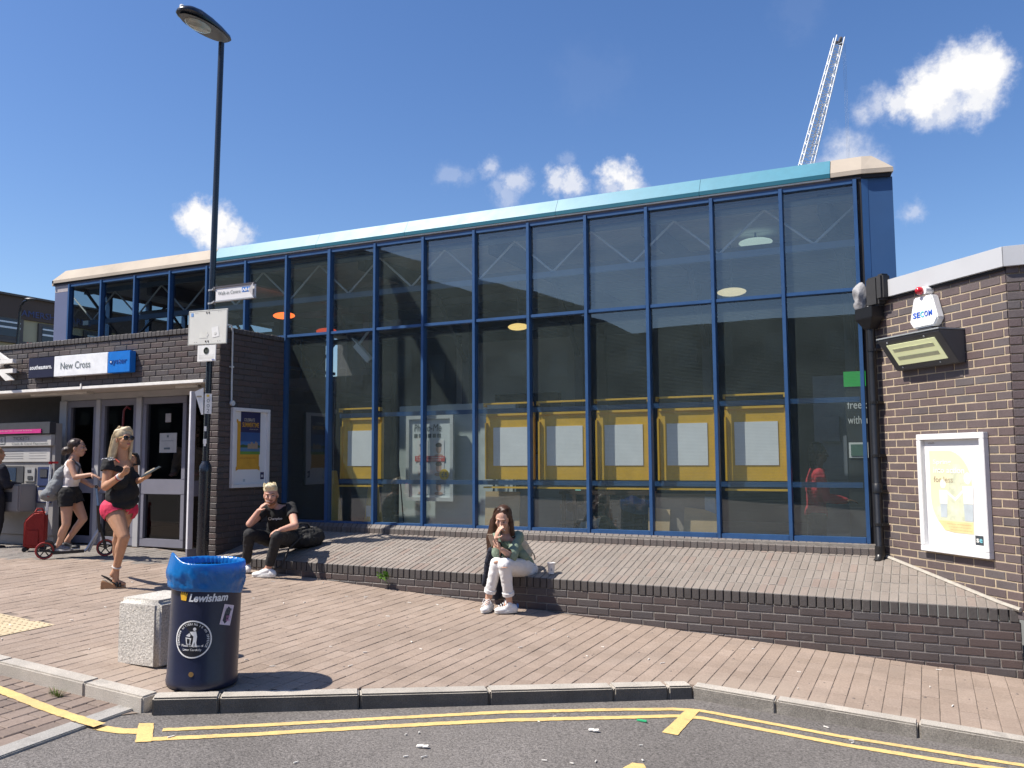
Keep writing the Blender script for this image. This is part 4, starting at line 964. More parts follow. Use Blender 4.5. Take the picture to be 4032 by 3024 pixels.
# ------------------------------------------------------------------ brick wing on the right
WG = thing('brick_wing', 'plum brick wing with buff joints and pale grey roof edge at the right', 'building', (.3, 8.8, -1.2))
d = Vector((RW_C.x-RW_A.x, RW_C.y-RW_A.y, 0)); Lw = d.length; d.normalize(); nw = Vector((d.y, -d.x, 0))
A0 = Vector((RW_A.x, RW_A.y, 0)) - d*.17
wbr = brick_mesh('brick', .215, .065, .05, .004, plum_brick)
def rbase(s): P = A0+d*s; return min(slope_z(P.x, P.y) if P.y > 8.3 else gz(P.x, P.y), -0.9)
Ms = courses((A0.x, A0.y), d, nw, Lw+.17, lambda s: slope_z((A0+d*s).x, max(8.3, (A0+d*s).y)), 1.60)
d2 = Vector((1, -.02, 0)).normalized(); n2 = Vector((d2.y, -d2.x, 0)); C0 = Vector((RW_C.x, RW_C.y, 0))
Ms += courses((C0.x, C0.y), d2, n2, 2.8, lambda s: -2.1, 1.60, start=.1)
d0 = Vector((-.25, 1, 0)).normalized(); n0 = Vector((-d0.y, d0.x, 0))
Ms += courses((A0.x, A0.y), d0, n0, .18, lambda s: -1.0, 1.60)
lay('brick', wbr, Ms, WG, 300, 'brickwork')
m = MB()
a = A0-nw*.0035; c = C0-nw*.0035-d*.0; e = C0+d2*2.8-n2*.0035; back = Vector((0,.25,0))
m.prism([(a.x,a.y,-1.3),(c.x-.004,c.y+.006,-1.3),(c.x+.25,c.y+.25,-1.3),(a.x+.25,a.y+.3,-1.3)], (0,0,2.95))
m.prism([(c.x-.002,c.y+.009,-2.2),(e.x,e.y+.003,-2.2),(e.x,e.y+.3,-2.2),(c.x+.26,c.y+.3,-2.2)], (0,0,3.85))
m.prism([(A0.x+.004,A0.y+.01,-1.0),(A0.x+.03,A0.y-.0,-1.0),(A0.x+.1,A0.y+.25,-1.0),(A0.x-.035,A0.y+.18,-1.0)], (0,0,2.6))
m.build('mortar', mortar_buff, WG)
fas = mat('roof_edge_grey', (.50, .51, .53), .45, .05, 2, coat=.2)
def strip(p, q, n, z0, z1, out, th):
    mb = MB(); P = [p+n*out, q+n*out, q+n*(out-th), p+n*(out-th)]; mb.prism([(v.x, v.y, z0) for v in P], (0,0,z1-z0)); return mb
def cross2(p, u_, q, v_): t_ = ((q.x-p.x)*v_.y-(q.y-p.y)*v_.x)/(u_.x*v_.y-u_.y*v_.x); return Vector((p.x+u_.x*t_, p.y+u_.y*t_, 0))
K1 = cross2(A0+nw*.045, d, C0+n2*.045, d2); K2 = cross2(A0+nw*.015, d, C0+n2*.015, d2)
def fasc(p1, p2, k1, k2, z0, z1):
    mb = MB(); mb.prism([(v.x, v.y, z0) for v in (p1, k1, k2, p2)], (0,0,z1-z0)); return mb.build('fascia', fas, WG, bevel=.003)
fasc(A0+d*.36+nw*.045, A0+d*.36+nw*.015, K1, K2, 1.585, 1.755)
fasc(C0+d2*2.8+n2*.045, C0+d2*2.8+n2*.015, K1+d2*.003, K2+d2*.003, 1.585, 1.755)
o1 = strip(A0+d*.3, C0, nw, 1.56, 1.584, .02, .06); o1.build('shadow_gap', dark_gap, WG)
m = MB(); m.prism([(A0.x+.3,A0.y-.2,1.70),(C0.x,C0.y,1.70),(C0.x+2.8,C0.y+.2,1.70),(C0.x+2.8,C0.y+3,1.70),(A0.x+.3,A0.y+2,1.70)], (0,0,.02)); m.build('flat_roof', mat('roof_felt2', (.12,.12,.12), .9), WG)
lead = mat('lead_flashing', (.30, .30, .31), .6, .25, 14, bump=.6, bscale=40); lead_d = mat('bitumen_flashing', (.03,.03,.032), .7, .2, 10)
m = MB(); c = A0+d*.06+nw*.06; c.z = 1.62
m.ell(c+Vector((-.05,0,.02)), d*.075, nw*.075, Vector((0,0,.15)), 22, 14); m.ell(c+Vector((.03,-.02,-.13)), d*.11, nw*.06, Vector((0,0,.045)), 20, 10); fo = m.build('flashing', lead, WG, smooth=True)
from mathutils import noise
for v in fo.data.vertices: v.co += Vector((noise.noise(v.co*14), noise.noise(v.co*14+Vector((5,5,5))), noise.noise(v.co*11+Vector((9,1,3)))))*.035
m = MB(); c2 = A0+d*.20+nw*.05; c2.z = 1.66; m.obox(c2, d, nw, (0,0,1), .09, .06, .15); c3 = A0+d*.32+nw*.06; c3.z = 1.69; m.obox(c3, d, nw, (0,0,1), .05, .055, .13); m.build('flashing', lead_d, WG, bevel=.02)
# render fillet where the setts meet the wing
m = MB(); pts = []
for k in range(9):
    s = .15+(Lw+.0)*k/8; P = A0+d*s+nw*.015; pts.append((P.x, P.y, slope_z(P.x, max(8.3, P.y))+.006))
m.tube(pts, .02, 6); m.build('cement_fillet', mat('cement', (.40,.37,.32), .9, .2, 20, bump=.5), WG)
# ---- downpipe with hopper
DP = thing('downpipe', 'black rainwater pipe with hopper at the corner of the brick wing', 'drainpipe', (A0.x, A0.y, -1.0))
pb = mat('pipe_black', (.012, .012, .013), .35, .1, 10, spec=.6)
c = A0+d*.135+nw*.075
m = MB(); m.tube([(c.x, c.y, 1.30), (c.x, c.y, -.94), (c.x-.01, c.y-.03, -1.0), (c.x-.03, c.y-.07, -1.035)], [.041,.041,.043,.046], 14); m.build('pipe', pb, DP, smooth=True)
for z in (1.08, .55, .02, -.33, -.66): m = MB(); m.lathe((c.x, c.y, z), [(.047, -.014), (.047, .014)], 14); m.obox(c+Vector((0,0,z))-nw*.03, d, nw, (0,0,1), .065, .035, .012); m.build('bracket', pb, DP)
m = MB(); m.lathe((c.x, c.y, -.30), [(.049, -.05), (.049, .04), (.044, .045)], 14); m.lathe((c.x, c.y, -.92), [(.049, -.05), (.049, .05)], 14); m.build('socket', pb, DP, smooth=True)
m = MB(); t4 = [c+d*sx*w1+nw*sy*w2 for (sx, sy, w1, w2) in ((-1,-1,.045,.045),(1,-1,.045,.045),(1,1,.045,.045),(-1,1,.045,.045))]; t5 = [c+d*sx*.13+nw*sy*.085 for (sx, sy) in ((-1,-.6),(1,-.6),(1,1),(-1,1))]
vs = [(v.x, v.y, 1.29) for v in t4] + [(v.x, v.y, 1.40) for v in t5] + [(v.x, v.y, 1.51) for v in t5]
m.add(vs, [(3,2,1,0)] + [(i, (i+1)%4, (i+1)%4+4, i+4) for i in range(4)] + [(i+4, (i+1)%4+4, (i+1)%4+8, i+8) for i in range(4)] + [(8,9,10,11)]); m.build('hopper', pb, DP, bevel=.004)
# ---- alarm box
def onW(s, z, out): P = A0+d*(s+.17)+nw*out; return Vector((P.x, P.y, z))
AL = thing('alarm_box', 'white wedge shaped alarm box with red strobe on the brick wing', 'alarm', onW(.69, 1.3, .05))
alw = mat('alarm_white', (.82, .82, .82), .35)
f = [(-.115, 1.495), (.115, 1.495), (.18, 1.27), (.13, 1.205), (-.13, 1.205), (-.18, 1.27)]
m = MB(); m.prism([onW(.70+x, z, .0) for x, z in f], nw*.085); m.build('case', alw, AL, bevel=.012)
zx = d; up = Vector((0,0,1))
parts = []
for ch, x, mm in (('S', -.125, 'a'), ('E', -.075, 'a'), ('C', -.028, 'b'), ('O', .022, 'a'), ('M', .075, 'a')):
    text_mesh('lettering', ch, mat('logo_blue', (.02,.10,.55), .4) if mm == 'a' else mat('logo_cyan', (.05,.55,.70), .4), onW(.70+x, 1.302, .087), d, up, .044, .052, AL, .002, bold=.02)
m = MB(); m.ell(onW(.69, 1.548, .10), d*.036, nw*.045, up*.038, 14, 8); m.build('strobe', mat('strobe_red', (.50,.008,.02), .2, coat=.5), AL, smooth=True)
m = MB(); m.lathe(onW(.72, 1.548, .0), [(.038, 0), (.038, .085)], 14, nw); m.build('strobe_base', alw, AL, smooth=True)
m = MB(); m.obox(onW(.70, 1.20, .04), d, nw, up, .085, .03, .012); m.build('sounder', tmd, AL)
# ---- floodlight
FL = thing('wall_floodlight', 'grey wedge floodlight with pale green lens below the alarm box', 'floodlight', onW(.6, 1.0, .1))
flg = mat('flood_grey', (.085, .088, .092), .45, .1, 4)
s0, s1 = .30, 1.10
prof = [(.0, 1.125), (.275, 1.125), (.275, 1.112), (.07, .835), (.0, .835)]
m = MB(); m.prism([onW(s0, z, o) for o, z in prof], d*(s1-s0)); m.build('case', flg, FL, bevel=.005)
m = MB(); pA = lambda s, t: onW(s, 1.112+(.835-1.112)*t, .275+(.07-.275)*t+.004)
nl = (pA(.4,1)-pA(.4,0)).cross(d).normalized(); nl = nl if nl.dot(nw) > 0 else -nl
m.prism([pA(s0+.09,.17), pA(s1-.09,.17), pA(s1-.09,.83), pA(s0+.09,.83)], nl*.005); 
lens_m = bpy.data.materials.new('flood_lens_added_glow'); nt, N_, L_, P_ = nodes_of(lens_m); P_.inputs['Base Color'].default_value = (.80,.84,.50,1); P_.inputs['Roughness'].default_value = .25; P_.inputs['Coat Weight'].default_value = .3; P_.inputs['Emission Color'].default_value = (.85,.88,.50,1); P_.inputs['Emission Strength'].default_value = .24  # added emission brightens the lens in place of light bounced off the paving
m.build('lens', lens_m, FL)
m = MB()
for (t0, t1) in ((.30,.42),(.56,.68)): m.prism([pA(s0+.14,t0)+nl*.006, pA(s1-.14,t0)+nl*.006, pA(s1-.14,t1)+nl*.006, pA(s0+.14,t1)+nl*.006], nl*.002)
m.build('tube_lamp', mat('lens_band', (.70,.74,.48), .3), FL)
m = MB(); m.prism([onW(s0-.005, 1.127, .0), onW(s1+.005, 1.127, .0), onW(s1+.005, 1.127, .285), onW(s0-.005, 1.127, .285)], (0,0,.012)); m.build('top_lip', mat('lip_grey', (.30,.32,.33), .4), FL)
m = MB()
for s in (s0+.12, s1-.2): m.lathe(pA(s, .09)+nl*.002, [(.008,0),(.008,.004)], 8, nl); m.lathe(pA(s, .91)+nl*.002, [(.008,0),(.008,.004)], 8, nl)
m.build('screw', steel_l, FL)
# ---- poster cases
case_w = mat('poster_case_white', (.74, .74, .74), .45, .06, 4, dirt=((.35,.34,.32), 9, .70, .4))
def poster_case(nm, label, o, ux, nn, w, h, fr, dep):
    """o = lower left corner on the wall"""
    t = thing(nm, label, 'poster', o); o = Vector(o); up = Vector((0,0,1))
    for (a, b_, c_, e_) in ((0, w, 0, fr), (0, w, h-fr, h), (0, fr, fr, h-fr), (w-fr, w, fr, h-fr)):
        mb = MB(); mb.obox(o+ux*(a+b_)/2+up*(c_+e_)/2+nn*dep/2, ux, nn, up, (b_-a)/2-.0004, dep/2, (e_-c_)/2-.0004); mb.build('case_frame', case_w, t, bevel=.004)
    mb = MB(); mb.obox(o+ux*w/2+up*h/2+nn*.006, ux, nn, up, w/2-fr, .005, h/2-fr); mb.build('poster_sheet', mat('poster_paper', (.76,.76,.76), .55, .03, 4), t)
    return t, (lambda x, z, e=.0125: o+ux*x+up*z+nn*e)
def flat(nm, poly, q, mm, t, lift=.0):
    mb = MB(); mb.add([q(x, z, .0125+lift) for x, z in poly], [tuple(range(len(poly)))]); return mb.build(nm, mm, t, fix=False)
up = Vector((0,0,1))
PS, q = poster_case('poster_case', 'sun bleached white poster case with yellow family picture on the brick wing', onW(.50, -.86, .0), d, nw, .80, 1.075, .055, .055)
ypic = mat('poster_faded_yellow', (.74, .70, .46), .55, .06, 5); ygrn = mat('poster_faded_green', (.60, .63, .46), .6, .25, 12); ywt = mat('poster_bleached', (.80, .80, .76), .6); gry = mat('poster_grey_blue', (.48, .54, .57), .6); txt = mat('poster_brown', (.36, .28, .18), .6); amber = mat('poster_amber', (.72, .60, .30), .6)
def leafshape(x0, x1, z0, z1, r):
    P = [(x0, z1)] ; 
    for k in range(9): a_ = math.pi/2*(1-k/8); P.append((x1-r+r*math.cos(a_), z1-r*1.15+r*1.15*math.sin(a_)))
    P.append((x1, z0))
    for k in range(9): a_ = -math.pi/2-math.pi/2*k/8; P.append((x0+r+r*math.cos(a_), z0+r*1.15+r*1.15*math.sin(a_)))
    return P
flat('picture', leafshape(.115, .605, .19, .92, .27), q, ypic, PS, .0005)
P = leafshape(.125, .597, .30, .86, .25); flat('picture_foliage', [(.30,.44),(.36,.70),(.40,.80),(.47,.80),(.55,.70),(.588,.58),(.597,.42),(.597,.30),(.20,.30),(.14,.40)], q, ygrn, PS, .001)
flat('picture_foot', [(.597,.195),(.597,.29),(.19,.29),(.27,.205),(.38,.193)], q, amber, PS, .0012)
for (cx, cz, s, bl) in ((.27, .52, 1.0, False), (.56, .55, 1.25, True)):
    m = MB(); m.ell(q(cx, cz+.10*s, .0142), d*.034*s, nw*.0008, up*.042*s, 12, 6); m.build('figure_head', ywt, PS)
    flat('figure_top', [(cx-.045*s,cz-.08*s),(cx+.045*s,cz-.08*s),(cx+.05*s,cz+.045*s),(cx-.05*s,cz+.045*s)], q, ywt, PS, .002)
    flat('figure_legs', [(cx-.04*s,cz-.20*s),(cx+.035*s,cz-.20*s),(cx+.04*s,cz-.082*s),(cx-.045*s,cz-.082*s)], q, gry, PS, .002)
flat('figure_arms', [(.31,.54),(.41,.47),(.50,.545),(.50,.575),(.41,.50),(.31,.565)], q, ywt, PS, .0022)
text_mesh('lettering', 'Spring', ywt, q(.16, .80, .014), d, up, .22, .055, PS, .001, bold=.02); text_mesh('lettering', 'into action', ywt, q(.16, .72, .014), d, up, .37, .05, PS, .001, bold=.02); text_mesh('lettering', 'for less', txt, q(.16, .635, .014), d, up, .23, .052, PS, .001)
text_mesh('lettering', 'south', txt, q(.11, .985, .0135), d, up, .075, .016, PS, .0005)
for k in range(3): text_mesh('lettering', ('some days out with friends and family', 'in the gardens with our two for', 'one rail tickets this spring')[k], mat('faint_orange', (.60,.40,.22), .6), q(.30+.02*k, .262-.025*k, .0145), d, up, .28-.02*k, .012, PS, .0004)
flat('operator_badge', [(.615,.105),(.705,.105),(.705,.185),(.615,.185)], q, mat('badge_dark', (.05,.06,.07), .5), PS, .001)
text_mesh('lettering', 's', ywt, q(.628,.128,.015), d, up, .03, .034, PS, .0004, bold=.02); text_mesh('lettering', 'e', mat('badge_cyan', (.2,.55,.65), .5), q(.662,.128,.015), d, up, .033, .034, PS, .0004, bold=.02)
# poster case by the seated man: on the return wall of the entrance block
PC, q2 = poster_case('poster_case', 'white poster case with blue and orange summer poster by the seated man', (XR+.002, 8.505, -.345), Vector((0,1,0)), Vector((1,0,0)), .70, 1.035, .045, .05)
uy_ = Vector((0,1,0)); nx_ = Vector((1,0,0))
org = mat('poster_orange', (.62, .33, .035), .55); ink_b = mat('poster_navy', (.022, .022, .085), .5)
sky_b = mat('poster_sky', (.05, .16, .38), .5); grn = mat('poster_grass', (.13, .27, .05), .6); lake = mat('poster_lake', (.09, .20, .33), .5); cas = mat('poster_stone', (.36, .27, .19), .6); tre = mat('poster_trees', (.05, .10, .035), .6)
flat('ticket_shape', [(.10,.215),(.14,.235),(.50,.235),(.545,.215),(.545,.26),(.53,.28),(.53,.80),(.13,.865),(.13,.885),(.10,.885),(.10,.85),(.115,.83),(.115,.28),(.10,.26)], q2, org, PC, .0005)
bands = [(.43,.47,grn),(.47,.525,lake),(.525,.60,sky_b),(.60,.72,mat('poster_mid', (.035,.09,.25), .5)),(.72,.99,ink_b)]
for (z0, z1, mm) in bands: flat('picture', [(.175,z0),(.545,z0),(.545,z1),(.175,z1)], q2, mm, PC, .001)
flat('picture_trees', [(.175,.52),(.545,.52),(.545,.545),(.50,.56),(.44,.548),(.36,.557),(.28,.552),(.22,.562),(.175,.55)], q2, tre, PC, .0015)
flat('castle', [(.31,.505),(.50,.505),(.50,.585),(.475,.585),(.475,.60),(.45,.60),(.45,.575),(.40,.575),(.40,.595),(.365,.595),(.365,.57),(.31,.57)], q2, cas, PC, .002)
text_mesh('lettering', 'CELEBRATE', mat('poster_cream', (.62,.55,.42), .6), q2(.235,.865,.0145), uy_, up, .20, .040, PC, .0005); text_mesh('lettering', 'SUMMERTIME', org, q2(.205,.79,.0145), uy_, up, .31, .062, PC, .0005, bold=.02); text_mesh('lettering', 'at our very own', mat('poster_cream', (.62,.55,.42), .6), q2(.34,.755,.0145), uy_, up, .16, .02, PC, .0005)
text_mesh('lettering', 'with our fantastic offers', mat('poster_brown2', (.40,.17,.03), .6), q2(.17,.375,.0145), uy_, up, .30, .022, PC, .0005)
flat('operator_badge', [(.56,.10),(.63,.10),(.63,.195),(.56,.195)], q2, ink_b, PC, .0006); text_mesh('lettering', 'se', case_w, q2(.572,.128,.0137), uy_, up, .045, .035, PC, .0004, bold=.02)
flat('small_print', [(.235,.075),(.275,.075),(.275,.11),(.235,.11)], q2, gry, PC, .0006)
# conduit down the dark return wall
m = MB(); m.tube([(XR+.02, 8.36, 1.745), (XR+.03, 8.46, 1.74), (XR+.03, 8.48, 1.66), (XR+.028, 8.485, 1.0), (XR+.03, 8.487, .755)], .0125, 8); m.lathe((XR+.03, 8.49, .74), [(.035, 0), (.035, .03)], 12, (1,0,0)); m.box((XR+.003, 8.46, 1.2), (XR+.04, 8.51, 1.22))
CN = tag(m.build('conduit', steel_l, smooth=True), 'thin grey cable conduit running down the dark brick return wall', 'conduit')
# ------------------------------------------------------------------ street lamp
LP = Vector((-8.085, 8.085, gz(-8.085, 8.085)))
ZL = 5.41
TOP = LP.copy(); q = ray(872, 166); k = math.hypot(LP.x, LP.y)/math.hypot(q.x, q.y); TOP = q*k; TOP.z = ZL
lpb = mat('lamp_black', (.010, .012, .018), .28, .1, 6, spec=.6, coat=.25, dirt=((.10,.10,.10), 14, .70, .35))
SL = thing('street_lamp', 'tall black street lamp post with flat oval head in front of the entrance', 'street lamp', LP)
axis = (TOP-LP); 
def onpost(z): return LP + axis*((z-LP.z)/axis.z)
m = MB(); m.tube([onpost(-1.33), onpost(-.13)], .071, 18); m.build('base_column', lpb, SL, smooth=True)
m = MB(); m.tube([onpost(-.13), onpost(-.06), onpost(-.02), onpost(.0)], [.076,.074,.05,.045], 18); m.build('collar', lpb, SL, smooth=True)
m = MB(); m.tube([onpost(-.02), onpost(2.5), onpost(ZL-.02)], [.039,.038,.037], 16); m.build('shaft', lpb, SL, smooth=True)
hd = Vector((.05, -1, .0)).normalized(); hs = hd.cross(Vector((0,0,1))); hu = Vector((0,0,1))
def head_ring(s, w, zt, zb, n=16):
    c = TOP + hd*s; r = []
    for k in range(n):
        a = 2*math.pi*k/n; x = math.cos(a)*w; z = math.sin(a); z = zt*z if z > 0 else zb*z
        r.append(c + hs*x + hu*(z + .055 + s*.03))
    return r
st = [(-.105,.03,.012,.01),(-.10,.075,.04,.02),(-.05,.105,.075,.025),(.1,.135,.105,.03),(.3,.16,.125,.032),(.5,.168,.125,.032),(.62,.145,.10,.028),(.70,.10,.06,.022),(.735,.045,.025,.012)]
m = MB(); vs = []; fs = []
for a in st: vs += head_ring(*a)
for i in range(len(st)-1):
    for k in range(16): fs.append((i*16+k, i*16+(k+1)%16, (i+1)*16+(k+1)%16, (i+1)*16+k))
fs += [tuple(range(15,-1,-1)), tuple((len(st)-1)*16+k for k in range(16))]; m.add(vs, fs); HD = m.build('lamp_head', lpb, SL, smooth=True)
m = MB(); c = TOP+hd*.31+hu*.022; m.ell(c+hu*.008, hd*.40, hs*.155, hu*.012, 28, 6); m.build('gear_tray', mat('lamp_tray', (.16,.155,.15), .5, .08, 4), HD, smooth=True)
m = MB(); c = TOP+hd*.42+hu*.02; m.ell(c, hd*.20, hs*.115, hu*.055, 22, 8); m.build('bowl', mat('lamp_bowl', (.34,.33,.28), .15, .25, 14, coat=.8), HD, smooth=True)
m = MB(); c = TOP+hd*.42-hu*.018; m.ell(c, hd*.085, hs*.06, hu*.022, 14, 6); m.build('reflector', mat('lamp_reflector', (.50,.47,.38), .3), HD, smooth=True)
m = MB(); m.lathe(TOP+hd*.70+hu*.10, [(.028,0),(.028,.035),(.02,.045)], 12); m.build('photocell', trim_w, HD)
# number plate on the shaft, torn stickers
nl_ = (-fw+CR*.15); nl_.z = 0; nl_.normalize(); rt_ = Vector((-nl_.y, nl_.x, 0)); rt_ = rt_ if rt_.dot(CR) > 0 else -rt_
plate = mat('plate_white', (.74,.74,.72), .5, .06, 10)
m = MB(); pc = onpost(.71)+nl_*.043+rt_*.012; m.obox(pc, rt_, nl_, up, .043, .003, .125); NP = m.build('number_plate', plate, SL)
for k, ch in enumerate('002'): text_mesh('lettering', ch, ink, pc+nl_*.004-rt_*.017+up*(.015-.062*k), rt_, up, .034, .045, NP, .001)
m = MB(); m.obox(pc+nl_*.005+up*.10-rt_*.005, rt_, nl_, up, .016, .001, .014); m.build('plate_badge', mat('badge_yellow', (.6,.42,.08), .5), NP)
for (z, w, h) in ((.40,.014,.03),(.245,.02,.03),(.205,.012,.02)):
    m = MB(); c = onpost(z)+nl_*.040-rt_*.012; m.obox(c, rt_, nl_, up, w, .002, h); m.build('torn_sticker', plate, SL)
# kinked white plate fixed beside the number
S = thing('bent_plate', 'small bent white plate pointing left of the lamp number', 'sign', onpost(.72))
m = MB(); c = onpost(.74)-rt_*.04+nl_*.03
poly = [(-.115,.12),(-.01,.17),(-.005,-.165),(-.03,-.165)]; m.prism([c+rt_*x+up*z for x, z in poly], nl_*.006); m.build('plate', plate, S); m = MB(); m.obox(c-rt_*.06+up*.06+nl_*.008, rt_, nl_, up, .03,.001,.01); m.build('faded_mark', mat('faded_brown', (.35,.30,.22), .6), S)
# ---- signs clamped to the post
sw = mat('sign_cream', (.62, .62, .58), .5, .06, 3, dirt=((.42,.42,.38), 8, .68, .4)); alu = mat('sign_alloy', (.42,.43,.44), .4, .1, 6, metal=.3)
def panel(nm, label, corners, Y, mm, cat='sign', th=.012, grp=None):
    P = [onY(x, y, Y) for x, y in corners]; o = (P[0]+P[1]+P[2]+P[3])/4; t = thing(nm, label, cat, o)
    ux = (P[1]-P[0]+P[2]-P[3]).normalized(); ux.y = 0; ux.normalize(); w = ((P[1]-P[0]).length+(P[2]-P[3]).length)/2; h = ((P[0]-P[3]).length+(P[1]-P[2]).length)/2
    uz = Vector((-ux.z, 0, ux.x)); nn = Vector((0,-1,0))
    m = MB(); m.obox(o, ux, uz, nn, w/2, h/2, th/2); m.build('board', mm, t, bevel=.005)
    return t, (lambda a, b_, e=.002: o+ux*(a*w/2)+uz*(b_*h/2)+nn*(th/2+e)), ux, uz, w, h
zq = lambda a, b_: (720+a*.241, 1080+b_*.241)
B1, f1, ux, uz, w, h = panel('blank_sign', 'large blank cream sign back with small stickers on the lamp post', [zq(105,603), zq(740,557), zq(722,1130), zq(80,1168)], 8.02, sw)
for (x0, x1, y0, y1) in ((-.97,.97,.93,.97),(-.97,.97,-.97,-.93),(-.97,-.945,-.93,.93),(.945,.97,-.93,.93)):
    m = MB(); m.add([f1(x0,y0), f1(x1,y0), f1(x1,y1), f1(x0,y1)], [(0,1,2,3)]); m.build('rim_line', mat('rim_grey', (.48,.49,.46), .5), B1, fix=False)
m = MB(); m.add([f1(.28,-.62,.003), f1(.62,-.56,.003), f1(.56,.02,.003), f1(.22,-.04,.003)], [(0,1,2,3)]); m.build('sticker', plate, B1, fix=False)
m = MB(); m.lathe(f1(.42,-.38,.005), [(.022,0),(.018,.001)], 16, (0,-1,0)); m.build('sticker_ring', mat('sticker_line', (.60,.60,.57), .5), B1)
m = MB(); m.add([f1(-.86,.66,.003), f1(-.74,.66,.003), f1(-.74,.86,.003), f1(-.86,.86,.003)], [(0,1,2,3)]); m.build('blue_sticker', mat('sticker_blue', (.16,.32,.62), .5), B1, fix=False)
m = MB(); m.add([f1(-.40,-.62,.0022), f1(.02,-.62,.0022), f1(.02,-.25,.0022), f1(-.40,-.25,.0022)], [(0,1,2,3)]); m.build('tape_mark', mat('tape', (.66,.66,.61), .4), B1, fix=False)
m = MB(); m.add([f1(-.06,-.52,.003), f1(.04,-.50,.003), f1(.10,-.33,.003)], [(0,1,2)]); m.build('torn_paper', plate, B1, fix=False)
m = MB()
for (a, b_) in ((-.06,.84),(.06,.84),(-.06,-.80),(.06,-.80)): m.ell(f1(a,b_), ux*.010, uz*.013, Vector((0,-.008,0)), 8, 6)
for (a, b_) in ((.55,.86),(.66,.86),(.55,-.82),(.66,-.82),(-.62,.84),(-.52,.84),(-.62,-.84),(-.52,-.84)): m.ell(f1(a,b_), ux*.004, uz*.004, Vector((0,-.003,0)), 6, 4)
m.build('bolt', mat('bolt_dark', (.10,.09,.08), .5), B1)
B2, f2, ux, uz, w, h = panel('notice_plate', 'small white notice plate with round emblem below the blank sign', [zq(245,1165), zq(548,1145), zq(540,1418), zq(235,1432)], 8.02, mat('notice_white', (.74,.74,.72), .45))
m = MB(); m.lathe(f2(-.02,.30), [(.044,0),(.044,.002),(.036,.002),(.036,0)], 24, (0,-1,0)); m.build('emblem_ring', mat('emblem_grey', (.12,.14,.12), .5), B2)
m = MB()
for (a0,a1,b0,b1) in ((-.13,-.03,.14,.42),(.04,.12,.16,.46),(-.10,.10,.10,.18)): m.add([f2(a0,b0,.003), f2(a1,b0,.003), f2(a1,b1,.003), f2(a0,b1,.003)], [(0,1,2,3)])
m.build('emblem', mat('emblem_grey', (.12,.14,.12), .5), B2, fix=False)
m = MB()
for k, (b_, e_) in enumerate(((-.22,.85),(-.40,.8),(-.48,.8),(-.56,.8),(-.64,.8),(-.84,.45))): m.add([f2(-e_,b_,.003), f2(e_,b_,.003), f2(e_,b_+.022,.003), f2(-e_,b_+.022,.003)], [(0,1,2,3)])
m.build('print_lines', mat('print_pale', (.52,.52,.50), .5), B2, fix=False)
m = MB(); m.add([f2(.60,-.88,.003), f2(.90,-.88,.003), f2(.90,-.76,.003), f2(.60,-.76,.003)], [(0,1,2,3)]); m.build('blue_mark', mat('mark_blue', (.12,.16,.38), .5), B2, fix=False)
B3, f3, ux, uz, w, h = panel('clinic_sign', 'white flag sign with black lettering and blue badge high on the lamp post', [zq(550,235), zq(1195,140), zq(1180,380), zq(545,437)], 8.02, mat('flag_white', (.70,.69,.70), .5, .05, 4), th=.03)
text_mesh('lettering', 'Walk-in Centre', ink, f3(-.86,-.16), ux, uz, w*.58, h*.27, B3, .002)
m = MB(); m.add([f3(.36,-.10), f3(.86,-.10), f3(.86,.62), f3(.36,.62)], [(0,1,2,3)]); m.build('blue_badge', mat('badge_blue', (.02,.16,.52), .4), B3, fix=False)
text_mesh('lettering', 'NHS', mat('badge_white', (.8,.8,.8), .5), f3(.39,.02,.004), ux, uz, w*.225, h*.24, B3, .001, shear=.2, bold=.025)
# folded end of the flag: the panel is dented so the last letters fold away
m = MB(); m.add([f3(.74,.35,.006), f3(1.0,1.08,.03), f3(1.03,-.95,.05), f3(.98,-.98,.02), f3(.72,.05,.006)], [(0,2,1),(0,4,2),(4,3,2)]); m.build('dented_end', mat('dent_grey', (.36,.34,.34), .45), B3)
m = MB(); m.beam(f3(-1.12,1.05,-.012), f3(1.0,1.05,-.012), .045, .02); m.build('top_channel', mat('channel_dark', (.07,.065,.075), .5), B3); m = MB(); m.beam(f3(-1.1,-1.06,-.012), f3(1.0,-1.06,-.012), .045, .016); m.build('foot_channel', alu, B3)
for b_ in (1.0, -1.02):
    pz = f3(-1.2, b_); m = MB(); m.lathe(onpost(pz.z-.0), [(.046,-.011),(.046,.011)], 18); m.obox((onpost(pz.z)+f3(-1.0,b_))/2, (f3(-1.0,b_)-onpost(pz.z)).normalized(), (0,0,1), (0,1,0), (f3(-1.0,b_)-onpost(pz.z)).length/2, .008, .02); m.build('clamp', alu, B3, smooth=False)
# ------------------------------------------------------------------ litter bin with blue sack
P = onG(795, 2690); BZ = P.z
P = Vector((P.x, P.y+.0, gz(P.x, P.y)))
LB = thing('litter_bin', 'dark navy cylindrical litter bin lined with a blue sack', 'litter bin', P)
tilt = Matrix.Rotation(math.radians(1.7), 4, Vector(fw).cross(Vector((0,0,1))).cross(Vector((0,0,1))).normalized() if False else Vector((fw.x, fw.y, 0)).normalized())
def B(v): return P + (tilt @ Vector(v))
binm = mat('bin_navy', (.009, .013, .038), .38, .12, 5, fine=.10, fscale=40, spec=.5, coat=.15, dirt=((.16,.15,.14), 10, .70, .5))
ax = (tilt @ Vector((0,0,1)))
m = MB(); m.lathe(P, [(.222,0),(.236,.012),(.240,.04),(.236,.055),(.236,.07),(.234,.075),(.233,.80),(.228,.80),(.228,.35),(.0,.33)], 56, ax); BODY = m.build('body', binm, LB, smooth=True)
